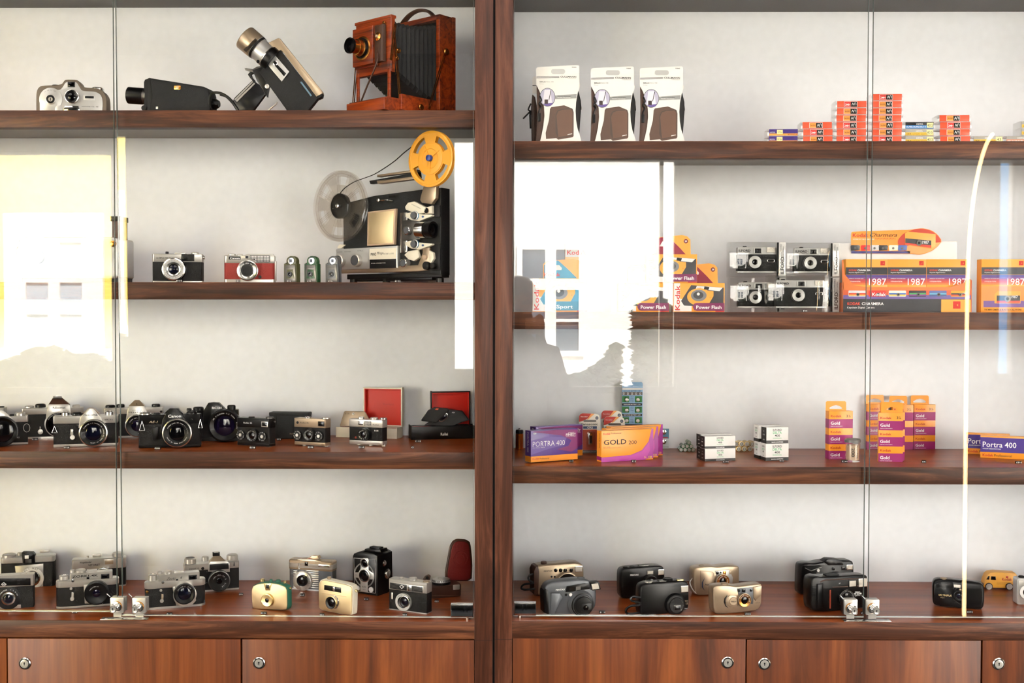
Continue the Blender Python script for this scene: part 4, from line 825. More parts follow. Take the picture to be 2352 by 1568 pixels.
b = B(); b.T = M; b.prism(rrect(-30, 60, 30, 92, 10), -16, -12, 'champ', 1); b.prism(circ(-12, H-26, 13, 18), -18, -12, 'sat', 1); b.prism(circ(-12, H-26, 6, 12), -19, -14, 'k'); b.o('slide_cover')
vs, fs, a0, a1 = glyphs('E 110'); b = B(); b.T = M; k = 38/(a1-a0); b.add([((v[0]-a0)*k-92, -14.6, v[1]*20+H-32) for v in vs], fs, 'txk'); b.o('lettering')
T('compact_camera', 'silver-topped black camera with a meter grid, before the white case', 'camera', 'C2', 1298, 625, sh='C', a=-22)
BODY(1142, 1454, 378, 450, 575, 612, 90, 8, 'lea', 'sat', bev=3); TXT(0, 'Rollei', 1366, 432, 13, 'txk', -3.6, w=54); TXT(0, 'B 35', 1380, 488, 12, 'txw', -.7, w=36, b=.02)
win(1226, 388, 1282, 434, -3, 'sat', 'mirror'); b = B().bx(1290, 394, 1350, 436, -6, 0, 'k', 1)
for i in range(4):
    for j in range(5): b.bx(1294+j*11+(i % 2)*3, 398+i*9.5, 1301+j*11+(i % 2)*3, 404+i*9.5, -7, -5, 'wh')
b.o('meter_window'); LN(1268, 520, 56, 60, 'k', 'k', 'k', .5, 'lensg', 'ROLLEI TRIOTAR 3.5/40', 9, base=68); D_(1206, 545, 10, 6, 'k', 'red')
K(1232, 355, 380, 28, 'sat', m2='wh'); K(1355, 362, 380, 38, 'sat'); K(1440, 365, 380, 34, 'chr'); feet((1215, 1320, 1440), 608, 632)
tag('C2', 1258, 648, 'C', '€160', 'before the silver-topped camera with a meter grid', a=-4)
openbox('camera_case', 'black camera case standing open, lined in bright red', 1990, 562, 14, 1722, 2330, 440, 562, 170, 'k', 'satred', (1925, 2300, 122, 450), txt=('Rollei', 1996, 528, 26, 68))
T('compact_camera', 'black folding pocket camera lying tilted on the black open case', 'camera', 'C2', 2010, 460, Y=G.p.y+.008, sh='C', a=0, dz=.031)
B().px([(1845, 430), (2062, 282), (2195, 300), (2262, 385), (2180, 410), (2112, 458), (1850, 438)], -2, 62, 'k', 7).o('body', ang=20)
B().px([(1815, 380), (1880, 290), (1938, 264), (2058, 274), (2078, 288), (1958, 408), (1818, 392)], -22, 40, 'k', 6).px([(1895, 370), (1950, 300), (2010, 306), (1960, 380)], -24, -18, 'km', 1).px([(1944, 284), (1958, 272), (1982, 275), (1970, 288)], -24, -18, C('d8552a'), 1).o('front_panel', ang=20)
b = B(); b.prism([(X(2022)+44*math.cos(t*.196)+10*math.sin(t*.196), Zc(2022, 358)+38*math.sin(t*.196)+14*math.cos(t*.196)) for t in range(32)], -12, 0, 'chr', 2); b.prism([(X(2022)+38*math.cos(t*.196)+9*math.sin(t*.196), Zc(2022, 358)+33*math.sin(t*.196)+12*math.cos(t*.196)) for t in range(32)], -14, 0, 'k', 1)
b.prism([(X(2022)+22*math.cos(t*.196)+5*math.sin(t*.196), Zc(2022, 358)+18*math.sin(t*.196)+7*math.cos(t*.196)) for t in range(32)], -16, 0, 'lensb', 1); b.o('lens'); TXT(0, 'A26', 2100, 318, 12, 'txw', -4)
tag('C2', 1784, 592, 'C', '€180', 'before the black open case', a=4)
tag('C2', 1735, 650, 'C', '€3', 'alone near the shelf front, left of the black open case', a=12)

# ================================================================ left cabinet, base board
T('compact_camera', 'grey and black camera with a square finder on top, at the back left end', 'camera', 'D1', 260, 440, sh='D', a=14)
o = BODY(5, 512, 150, 210, 432, 446, 130, 30, 'lea', 'alu', False, 8); B().px([(205, 115), (215, 108), (310, 110), (328, 130), (330, 212), (215, 216)], -14, 60, 'k', 5).bx(225, 125, 312, 210, -18, -10, 'k', 3).bx(236, 135, 272, 166, -20, -16, 'wh').bx(240, 170, 300, 205, -20, -16, 'dkm').o('finder')
b = B().px([(140, 240), (410, 215), (405, 440), (180, 440), (150, 330)], -6, 4, 'sat', 3); b.ln(300, 355, [(105, -4, 'sat'), (105, -12, 'sat'), (100, -14, 'wh'), (74, -14, 'wh'), (72, -14, 'chr'), (60, -22, 'chr')]); b.rt('BOLY-MAT', 300, 355, 87, 17, -15, 'txk', 140); b.o('lens_panel'); LN(300, 355, 58, 30, 'chr', 'k', 'k', .6, 'lensg')
K(78, 135, 165, 62, 'sat'); K(180, 122, 150, 24, 'sat'); B().bx(370, 100, 460, 120, 30, 80, 'sat', 2).o('accessory_shoe')
T('compact_camera', 'black-fronted camera with a blue lens, cut off by the left edge, at the base front', 'camera', 'D1', 100, 640, sh='D', a=16)
BODY(-180, 318, 328, 436, 612, 642, 110, 12, 'lea', 'sat', False, 5); B().zp(-182, 200, 612, 645, -4, 112, 12, 'sat', 2).o('bottom_plate')
b = B().px([(-180, 356), (290, 350), (292, 415), (-180, 430)], -7, 0, 'k', 1).px([(12, 408), (38, 388), (64, 408), (38, 430)], -8, -5, 'wh', .5).px([(19, 408), (38, 394), (57, 408), (38, 423)], -8.6, -6, C('1e3050'), .3); b.tx('Agfa', 22, 413, 10, 'txw', -9, w=32)
for i in range(3): b.bx(165, 368+i*16, 190, 371+i*16, -7.8, -5, 'dkm')
b.o('front_panel')
b = B().ln(82, 540, [(104, 2, 'chr'), (104, -14, 'chr'), (100, -16, 'k'), (66, -18, 'k'), (62, -26, 'brass'), (60, -30, 'chr'), (46, -32, 'chr'), (40, -28, 'k')]); b.rt('PARATOR  1:2,8/45', 82, 540, 78, 11, -17.6, 'txw', 150); b.o('lens'); B().ln(82, 540, [(40, -27, 'lensb'), (24, -33, 'lensb'), (0, -35, 'lensb')]).o('front_element')
K(215, 318, 334, 36, 'champ')
T('compact_camera', 'silver and black rangefinder camera behind the lower left door seam, upper plate showing', 'camera', 'D1', 920, 440, sh='D', a=16)
o = BODY(668, 1175, 172, 268, 430, 448, 120, 22, 'lea', 'sat', True, 6); TXT(0, 'Voigtländer', 745, 216, 15, 'txk', -3.8, w=112, b=.02, sh=.3); TXT(0, 'VITORET', 822, 242, 17, 'txk', -3.8, w=112, b=.04); win(968, 172, 1072, 234, -3, 'sat', 'champ'); K(1098, 118, 152, 50, 'sat', name='rewind_knob'); K(815, 154, 172, 10); B().bx(860, 140, 940, 164, 30, 70, 'sat', 2).o('accessory_shoe')
LN(960, 330, 70, 40, 'chr', 'chr', 'k', .5)
T('compact_camera', 'silver and black rangefinder with a black lens hood, before the door seam camera', 'camera', 'D1', 815, 628, sh='D', a=18)
zk = dict(r=40)
def zorki(x0, x1, yt, ytp, yb, y1, step, me='sat'):
    B().zp(x0, x1, ytp-2, y1-2, 0, 120, 54, 'lea', 2).o('body'); B().zp(x0-3, x1+3, yt, ytp, -3, 123, 56, me, 8).o('top_plate'); B().zp(x0-2, x1+2, yb, y1, -2, 122, 55, me, 4).o('bottom_plate')
    a, b_, c = step; return B().zp(a, b_, c, yt+10, 6, 112, 12, me, 5).o('finder_housing')
zorki(520, 1112, 368, 430, 604, 628, (650, 1052, 300)); TXT(0, 'ZORKI-4K', 672, 352, 20, 'txk', 5.2, w=245, b=.03); win(945, 310, 1024, 356, 6, 'k', 'lensg'); win(808, 344, 834, 362, 6, 'k', 'lensg', name='focus_window')
K(595, 334, 376, 45, 'sat', m2='chr'); K(672, 284, 316, 22, 'sat', 50); K(748, 278, 308, 48, 'sat', 50); B().bx(806, 282, 905, 304, 30, 80, 'sat', 2).o('accessory_shoe'); K(688, 370, 386, 6); D_(680, 378, 13, 6, 'k', 'chr')
B().px([(780, 412), (960, 396), (1010, 520), (960, 590), (790, 590)], -12, 2, 'sat', 8).o('lens_mount'); LN(900, 500, 108, 90, 'k', 'k', 'k', .34, 'lensp', 'INDUSTAR-61', 8)
D_(662, 452, 12, 10, 'sat', 'sat'); B().px([(668, 482), (688, 486), (686, 555), (662, 560)], -16, -4, 'sat', 4).o('timer_lever'); D_(672, 545, 18, 18, 'sat', 'sat'); D_(712, 572, 8, 3); feet((585, 865), 624, 646)
tag('D1', 694, 684, 'D', '€110', 'before the rangefinder with the black lens hood', a=8)
T('compact_camera', 'silver and black rangefinder with a ridged silver lens, right of the two lower left locks', 'camera', 'D1', 1635, 632, sh='D', a=20)
zorki(1350, 1920, 376, 440, 610, 638, (1478, 1866, 308)); TXT(0, 'Zorki', 1550, 374, 24, 'txk', 5.2, w=90, sh=.5); TXT(0, '4', 1678, 362, 26, 'txk', 5.2, sh=.4); win(1760, 322, 1842, 376, 6, 'k', 'lensg'); win(1640, 362, 1662, 378, 6, 'k', 'lensg', name='focus_window')
K(1425, 326, 385, 40, 'sat', m2='chr'); K(1492, 300, 330, 22, 'sat', 50); K(1565, 292, 320, 44, 'sat', 50); B().bx(1625, 292, 1715, 314, 30, 80, 'sat', 2).o('accessory_shoe'); D_(1518, 392, 13, 6, 'k', 'chr')
B().px([(1605, 430), (1800, 410), (1830, 560), (1790, 605), (1640, 610)], -12, 2, 'sat', 8).o('lens_mount')
b = B()
for i in range(4): z = -12-i*16; b.ln(1722, 505, [(106-i*2, z, 'sat'), (106-i*2, z-10, 'sat'), (100-i*2, z-11, 'sat'), (100-i*2, z-16, 'sat')])
b.o('focus_ring'); LN(1722, 505, 96, 110, 'sat', 'k', 'k', .62, 'lensb', 'JUPITER-8  2/50', 9); D_(1498, 468, 12, 10, 'sat', 'sat'); B().px([(1502, 500), (1522, 503), (1520, 570), (1496, 575)], -16, -4, 'champ', 4).o('timer_lever'); D_(1506, 565, 17, 18, 'sat', 'sat')
feet((1410, 1682, 1860), 634, 658); D_(1370, 484, 12, 6, 'brass', 'brass')
tag('D1', 1578, 702, 'D', '€140', 'before the rangefinder with the ridged silver lens', a=8)
T('slr_camera', 'silver and black single-lens reflex with a peach-lit prism, behind the ridged-lens rangefinder', 'camera', 'D1', 1975, 478, sh='D', a=20)
BODY(1716, 2232, 214, 272, 462, 482, 120, 12); PEN([(1935, 290), (1945, 215), (1960, 195), (2110, 188), (2140, 210), (2142, 290)], -18, 80, 'sat'); B().bx(1952, 214, 2132, 268, -24, -14, 'k', 2).bx(1962, 224, 2122, 258, -26, -20, 'km').o('meter_cell')
roofed(1950, 2120, 1995, 2055, 208, 146, 0, -16, 80, 'champ', 'champ'); B().bx(1985, 118, 2052, 150, 20, 70, 'k', 4).bx(2000, 112, 2040, 122, 24, 66, 'sat', 2).o('accessory_shoe'); TXT(0, 'ZENIT-E', 1760, 278, 15, 'txk', -3.8, w=92)  # warm light on the silver prism roof is painted as a peach tone
K(1775, 172, 224, 54, 'sat', m2='dkm'); K(1915, 158, 200, 32, 'sat'); K(2172, 134, 184, 52, 'sat', name='rewind_knob'); D_(1888, 262, 14, 8); LN(2045, 385, 98, 80, 'k', 'dkm', 'k', .3, 'lensg', 'HELIOS-44-2  2/58', 12, base=104); B().px([(2176, 236), (2182, 200), (2188, 200), (2194, 236)], -4.5, -2, 'txk').o('emblem'); D_(1924, 408, 12, 8)
tag('D1', 2244, 518, 'D', '€90', 'beside the reflex camera with the peach-lit prism', a=10)
# gold & green
T('compact_camera', 'small gold-fronted camera with a dark green body, right of the door locks', 'camera', 'D2', 295, 718, sh='D', a=-18)
oo = [(118, 700), (110, 600), (108, 520), (125, 480), (170, 458), (230, 448), (330, 450), (400, 466), (450, 490), (466, 530), (468, 690), (455, 722), (140, 712)]
oo = soft(oo, 2, .15); B().px(oo, 4, 90, 'green', 12).o('body'); oi = [(x+(295-x)*.035, y+(590-y)*.05) for x, y in oo]; B().px(oi, -4, 10, 'brush', 8).o('front_plate')
B().px([(236, 455), (316, 455), (304, 500), (300, 526), (255, 526), (250, 500)], -9, 0, 'gold', 3).bx(262, 468, 294, 506, -12, -6, 'lensg', 2).o('viewfinder')
LN(262, 625, 62, 30, 'gold', 'gold', 'gold', .34, 'lensg', base=76); K(200, 420, 448, 22, 'gold', 40); K(285, 425, 446, 14, 'green', 40); K(355, 430, 452, 24, 'green', 40); K(420, 445, 462, 16, 'gold', 40); B().cy((462, 515, 45), (480, 515, 45), [(10, 0, 'gold'), (12, 1, 'gold')]).o('strap_lug')
tag('D2', 232, 760, 'D', '€220', 'before the gold and green camera', a=-2)
T('compact_camera', 'pale silver and grey camera with an angular flash shoe, behind the gold and green one', 'camera', 'D2', 690, 530, sh='D', a=-16)
B().zp(474, 895, 330, 532, 0, 110, 20, 'grey', 3).o('body'); b = B().zp(472, 897, 236, 335, -4, 114, 20, 'champ', 10)
for i in range(4): b.zp(470, 899, 268+i*12, 276+i*12, -5, 115, 21, 'alu', 2)
b.px([(500, 240), (580, 222), (690, 222), (860, 262), (860, 280), (500, 280)], 0, 90, 'champ', 6); b.o('top_plate'); B().zp(472, 897, 515, 535, -3, 113, 20, 'alu', 2).o('bottom_plate')
b = B()
for i in range(9): b.bx(640, 332+i*20, 765, 346+i*20, -8, 0, 'sat', 3); b.bx(520, 332+i*20, 560, 346+i*20, -8, 0, 'sat', 3)
b.o('ribbed_panel'); B().px([(640, 220), (690, 195), (745, 198), (758, 225), (690, 250)], 20, 80, 'champ', 4).px([(640, 222), (676, 218), (676, 235), (640, 238)], 17, 22, 'satred').o('flash_shoe')
win(632, 250, 664, 288, -4, 'k', 'lensg'); win(764, 276, 872, 302, -4, 'chr', 'mirror', name='meter_window'); K(575, 262, 320, 12, 'chr', 4, 'release_knob')
B().ln(618, 430, [(96, -4, 'dkm'), (96, -34, 'sat'), (90, -38, 'sat'), (52, -40, 'sat')]).rt('25 50 100 B  5,6 8 11 16', 618, 430, 76, 10, -41, 'txk', 120).o('shutter_ring'); LN(600, 435, 54, 30, 'k', 'k', 'k', .7, 'lensg', d0=-38)
tag('D2', 606, 586, 'D', '€60', 'before the silver and grey camera with the angular shoe', a=-2)
T('compact_camera', 'cream and brushed gold camera with a wide black finder strip', 'camera', 'D2', 930, 750, sh='D', a=-26)
oo = [(765, 715), (757, 600), (757, 470), (775, 428), (830, 412), (930, 430), (1050, 465), (1092, 490), (1098, 520), (1090, 760), (1060, 770), (780, 725)]
oo = [(x, y+(x-930)*(-.08)) for x, y in ((765, 745), (757, 600), (757, 470), (775, 440), (820, 428), (1040, 428), (1085, 445), (1098, 490), (1096, 720), (1080, 745))]
oo = [(757, 735), (755, 470), (770, 435), (800, 415), (930, 440), (1060, 473), (1090, 490), (1095, 520), (1092, 770), (1070, 775)]
oo = [(760, 720), (756, 600), (757, 460), (775, 425), (810, 414), (1050, 468), (1088, 488), (1096, 520), (1090, 762), (1068, 776)]
oo = soft(oo, 2, .15); B().px(oo, 4, 92, 'cream', 10).o('body'); B().px([(x+(925-x)*.04, y+(595-y)*.045) for x, y in oo], -5, 10, 'brush', 8).o('front_plate')
B().px([(822, 470), (985, 498), (985, 548), (820, 518)], -9, 0, 'k', 2).px([(905, 487), (925, 490), (925, 530), (905, 527)], -10, -6, 'chr', 1).o('finder_strip'); B().px([(790, 540), (1040, 575), (1040, 590), (790, 556)], -7, 0, 'brush', 3).o('ridge')
LN(880, 645, 64, 42, 'chr', 'gold', 'k', .6, 'lensg', base=76); B().rod([(925, 655, -30), (968, 662, -34)], 5, 'k').o('focus_lever'); K(842, 398, 422, 20, 'champ', 40); B().cy((1092, 540, 45), (1118, 545, 45), [(14, 0, 'gold'), (12, 1, 'gold')]).o('strap_lug')
tag('D2', 794, 775, 'D', '€50', 'before the cream and gold camera', a=-4)
T('box_camera', 'tall black box camera with two round lenses in a silver-lined front', 'camera', 'D2', 1205, 565, sh='D', a=-28)
oo = [(1085, 545), (1090, 190), (1100, 168), (1150, 150), (1290, 170), (1330, 195), (1335, 590), (1320, 592)]
B().px(oo, 0, 260, 'k', 10).o('body')
b = B().px([(1104, 208), (1315, 225), (1316, 556), (1108, 530)], -4, 3, 'k', 1)
for p in (((1104, 208), (1315, 225), (1315, 229), (1104, 212)), ((1108, 526), (1316, 552), (1316, 556), (1108, 530)), ((1104, 208), (1108, 208), (1112, 530), (1108, 530)), ((1311, 225), (1315, 225), (1316, 556), (1312, 556))): b.px(list(p), -5.5, -3, 'alu')
b.o('front_plate')
b = B().px([(1172, 228), (1200, 212), (1245, 216), (1252, 240), (1250, 330), (1300, 362), (1298, 420), (1262, 418), (1240, 450), (1244, 548), (1170, 538), (1172, 445), (1150, 404), (1112, 398), (1112, 350), (1150, 350), (1172, 318)], -8, -3, 'alu', 1)
xc, zc = X(1206), Zc(1206, 378); b.prism(sector(xc, zc, 108, 112, 0, 359.9, 48), -6, -4, 'alu'); b.prism(sector(xc, zc, 116, 119, 0, 359.9, 48), -6, -4, 'alu')
b.tx('BILORA', 1208, 498, 14, 'txk', -8.8, 'C', w=40); b.tx('BOX II', 1208, 522, 8, 'txk', -8.8, 'C'); b.tx('50 B', 1132, 380, 9, 'txk', -8.8, 'C'); b.tx('1 M', 1278, 392, 9, 'txk', -8.8, 'C'); b.o('lens_plate')
LN(1205, 264, 42, 12, 'chr', 'chr', 'k', .72, 'lensg', d0=-8, name='finder_lens'); LN(1203, 384, 62, 16, 'chr', 'chr', 'k', .8, 'lensg', d0=-8)
for x, y in ((1276, 518), (1145, 505)): B().ln(x, y, [(26, -4, 'sat'), (26, -14, 'sat'), (20, -16, 'wh'), (0, -16, 'wh')]).o('knob')
B().px([(1182, 155), (1190, 130), (1340, 138), (1350, 170)], 30, 150, 'k', 6).bx(1225, 118, 1320, 136, 50, 120, 'k', 3).o('waist_finder')
b = B().rside(1335); hb_ = Zc(1335, 545)
for u, v, r_ in ((105, 300, 20), (160, 185, 34)):
    b.lathe(Matrix.Translation((u, 0, v)) @ Matrix.Rotation(PI/2, 4, 'X'), [(r_*1.5, 0, 'k'), (r_*1.4, 5, 'k'), (r_, 6, 'chr'), (r_, 14, 'chr'), (r_*.8, 16, 'sat'), (0, 16, 'sat')], 20)
b.prism([(156, 158), (166, 158), (166, 212), (156, 212)], -24, -12, 'chr', 2); b.o('side_knob')
tag('D2', 1222, 624, 'D', '€50', 'before the tall box camera', a=-4)
T('compact_camera', 'black camera with a silver lens ring and slatted meter panel, beside the box camera', 'camera', 'D2', 1630, 735, sh='D', a=-26)
BODY(1440, 1806, 430, 535, 725, 748, 100, 8, 'lea', 'sat', True, 5)
b = B().px([(1450, 440), (1778, 490), (1776, 552), (1448, 505)], -7, 0, 'sat', 2).px([(1455, 446), (1620, 471), (1618, 528), (1453, 503)], -9, -5, 'k', 1).px([(1626, 472), (1662, 477), (1660, 534), (1625, 529)], -9, -5, 'mirror', 1).px([(1666, 478), (1772, 494), (1770, 548), (1664, 534)], -9, -5, 'k', 1)
for i in range(4): b.px([(1672, 486+i*13), (1764, 500+i*13), (1764, 504+i*13), (1672, 490+i*13)], -11, -8, 'dkm'); b.px([(1462, 456+i*12), (1540, 467+i*12), (1540, 470+i*12), (1462, 459+i*12)], -11, -8, 'dkm')
b.px([(1548, 485), (1570, 468), (1592, 490), (1570, 510)], -11, -8, 'wh', .5).px([(1556, 486), (1570, 475), (1584, 490), (1570, 502)], -12, -9, 'k', .3); b.o('meter_panel')
b = B().ln(1590, 635, [(86, 0, 'chr'), (86, -28, 'sat'), (84, -30, 'alu'), (58, -30, 'alu'), (56, -34, 'chr'), (44, -30, 'k')]); b.rt('PARATOR  8 11 16', 1590, 635, 66, 10, -31, 'txk', 150); b.o('shutter_ring'); LN(1590, 635, 54, 22, 'chr', 'chr', 'k', .6, 'lensb', d0=-26)
B().bx(1464, 545, 1482, 610, -8, 0, 'alu', 2).o('release_lever'); K(1650, 408, 436, 42, 'sat'); K(1780, 440, 455, 34, 'champ'); K(1540, 404, 420, 20, 'sat')
tag('D2', 1594, 775, 'D', '€50', 'before the camera with the slatted meter panel', a=-4)
# leather case with light meter
T('meter_case', 'brown stitched leather case lying open with its lid standing up against the post', 'case', 'D2', 1985, 600, sh='D', a=22)
zb = 0
B().zp(1850, 2150, 480, 598, 0, 210, 50, 'leabr', 8).o('tray'); b = B()
for i in range(22): b.bx(1862+i*12.6, 578, 1870+i*12.6, 581, -1.5, .5, 'champ')
b.o('stitching'); B().bx(2060, 470, 2125, 520, -8, 2, 'sat', 4, 6).o('clasp')
B().px(soft([(2050, 480), (2050, 380), (2095, 130), (2125, 80), (2165, 58), (2255, 62), (2300, 90), (2322, 300), (2312, 480)], 1, .15), 196, 225, 'leabr', 10).px(soft([(2070, 470), (2070, 380), (2113, 140), (2140, 96), (2171, 80), (2245, 84), (2282, 110), (2302, 300), (2296, 470)], 1, .15), 190, 200, 'leared', 4).o('lid', ang=60)
xc, zc = X(2195), Zc(2195, 255); b = B(); b.prism(sector(xc, zc, 70, 80, 0, 359.9, 32), 186, 192, 'leared', 2); b.prism(sector(xc, zc, 40, 46, 0, 359.9, 32), 186, 192, 'leared', 2); b.o('lens_dent')
T('light_meter', 'round clear-dialled light meter lying in the open brown case', 'light meter', 'D2', 1945, 480, Y=G.p.y+.021, sh='D', a=0, dz=.0285)
b = B(); b.lathe(Matrix.Identity(4), [(92, 0, 'k'), (92, 22, 'k'), (88, 24, 'alu'), (84, 44, 'alu'), (80, 46, 'alu'), (34, 46, 'sat'), (30, 58, 'sat'), (0, 58, 'sat')], 40)
for i in range(30): a = i*.2094; b.prism(circ(105*math.cos(a), 0, .01, 3), 0, .1, 'sat') if False else b.lathe(Matrix.Translation((85*math.cos(a), 85*math.sin(a), 26)), [(3, 0, 'dkm'), (3, 16, 'dkm')], 6)
b.o('dial'); 
T('leather_tab', 'small brown leather strap end with a ring hole, standing beside the open case', 'strap', 'D2', 1805, 500, Y=G.p.y-.02, sh='D', a=-10)
b = B().px([(1765, 600), (1760, 430), (1790, 385), (1825, 370), (1845, 385), (1838, 420), (1800, 460), (1790, 600)], 0, 8, 'leabr', 3).ln(1812, 404, [(16, -1, 'brass'), (16, -4, 'brass'), (9, -4, 'k')], 20); b.o('tab')
tag('D2', 1902, 645, 'D', '€25', 'before the open brown leather case', a=4)

# ================================================================ right cabinet, top shelf
ORG, PUR = 'f39a2b', '8c1d63'
def poly(b, pts, m, d=-.5, t=.5): return b.px(pts, d, d+t, m)
mk('gloss', 'f4f2ee', .12, coat=.6); mk('bagb', '5c4438', .45, bump=.3, bscale=500)
def pouch(x, dx, Y, label, full=True, dy=0):
    T('bag_package', label, 'camera bag', 'RA1', x, Y=Y, sh='a', a=4)
    q = lambda L: [(px+dx, py+dy) for px, py in L]; base = G.base; f = (base-dy-130)/(990-130)
    b = B().px(q([(265, 345), (265, 150), (285, 130), (745, 105), (768, 118), (770, 345)]), 20, 24, 'gloss', 0)
    for y in (238, 250): poly(b, q([(268, y+4), (535, y-4), (535, y+2), (268, y+10)]), 'grey', 19)
    b.tx('CULLMANN', 548+dx, 250+dy, 20, 'txk', 18.5, w=185, b=.04); b.tx('GERMANY', 630+dx, 264+dy, 6, 'dkm', 18.5, w=105); b.tx('95845', 680+dx, 136+dy, 12, 'txk', 18.5, w=54, b=.02)
    b.tx('BERLIN', 306+dx, 308+dy, 13, 'txk', 18.5, w=70, b=.018); b.tx('Vario 100', 382+dx, 306+dy, 12, 'grey', 18.5, w=86); b.tx('brown', 306+dx, 328+dy, 9, 'grey', 18.5, w=48)
    b.px(q(rrect(440, 603, 152, 210, 26)), 18.6, 19.4, 'alu'); b.o('hang_card')
    lo = base+4-dy
    S = [(268, 345), (300, 410), (335, 500), (355, 600), (360, 700), (348, 820), (328, 920), (305, lo), (800, lo), (775, 930), (748, 850), (730, 750), (724, 640), (730, 540), (750, 430), (782, 334)]
    b = B().px(q(S), -4, -1, 'gloss')
    b.px(q(circ(395, 485, 92, 30, rz=108)), -5, -4, 'grey'); b.px(q(circ(395, 485, 86, 30, rz=102)), -5.6, -4.8, C('b9b6cf'))
    poly(b, q([(360, 400), (430, 400), (450, 560), (340, 560)]), C('e8e4ee'), -6.2); poly(b, q([(360, 512), (402, 512), (402, 562), (360, 562)]), C('3a2b29'), -6.6); poly(b, q([(432, 405), (440, 405), (415, 520), (408, 520)]), 'txk', -6.6); poly(b, q([(345, 562), (460, 550), (440, 582), (380, 588)]), C('6b5aa0'), -6.4)
    poly(b, q([(485, 465), (738, 446), (733, 496), (487, 506)]), C('9a9c9b'), -5.2); b.tx('Inklusive Schultergurt', 512+dx, 476+dy, 10, 'txk', -6, w=160, b=.02); b.tx('Shoulder strap included', 512+dx, 492+dy, 9, 'txw', -6, w=150, b=.02)
    b.px(q([(425, 620), (440, 600), (590, 578), (640, 598), (690, 620), (702, 660), (702, 935), (690, 950), (520, 978), (500, 960), (380, 970), (375, 900), (415, 740)]), -6, -4.6, 'bagb')
    b.px(q([(490, 690), (510, 640), (560, 620), (680, 612), (698, 650), (698, 930), (520, 960), (490, 900)]), -6.8, -5.6, C('4a3a33')); b.px(q([(500, 700), (520, 650), (570, 630), (672, 624), (688, 655), (688, 925), (522, 950)]), -7.4, -6.4, C('6b4d3d')); poly(b, q([(630, 916), (684, 906), (684, 912), (630, 924)]), 'txw', -8)
    b.o('sleeve')
    b = B().px(q([(270, 350), (300, 400), (345, 520), (365, 650), (360, 820), (330, lo), (215+45, lo), (268, 850), (275, 600)]), 6, 30, 'leabr', 2).px(q([(282, 420), (760, 405), (788, 520), (790, 640), (770, 920), (745, lo), (300, lo)]), 8, 110, 'km', 14); b.o('bag', ang=60)
    b = B().rod([(p[0]+dx, p[1]+dy, -6) for p in ((305, 470), (325, 520), (300, 560), (322, 600), (300, 650), (300, 760))], 9, 'k', 8).bx(282+dx, 670+dy, 318+dx, 768+dy, -14, -4, 'k', 3, 8); b.o('strap_clip')
    if full: B().cy((782+dx, 520+dy, 50), (794+dx, 620+dy, 50), [(5, 0, 'k'), (9, .2, 'k'), (9, .8, 'k'), (5, 1, 'k')]).o('zip_pull')
T('bag_package', 'brown camera bag package mostly hidden behind the leftmost white one, strap hanging out', 'camera bag', 'RA1', 320, Y=.14, sh='a', a=4)
b = B().px([(218, 440), (218, 262), (240, 242), (330, 240), (330, 440)], 4, 8, 'gloss').px([(220, 342), (330, 342), (330, 352), (220, 352)], 3, 4, 'grey'); b.o('hang_card')
B().px([(220, 452), (250, 480), (270, 580), (276, 1000), (216, 1000), (206, 620)], 0, 70, 'leabr', 5).o('bag')
B().rod([(200, 560, -6), (170, 630, -8), (190, 650, -8), (110, 735, -10)], 9, 'k', 8, .6).rod([(195, 640, -10), (190, 700, -12), (196, 850, -12)], 10, 'k', 8, .6).o('strap_clip')
pouch(528, 0, .07, 'white packaged brown camera bag, leftmost of the three in front')
pouch(1165, 642, .07, 'white packaged brown camera bag, middle of the three in front', dy=14)
pouch(1735, 1217, .07, 'white packaged brown camera bag, rightmost of the three in front', dy=14)

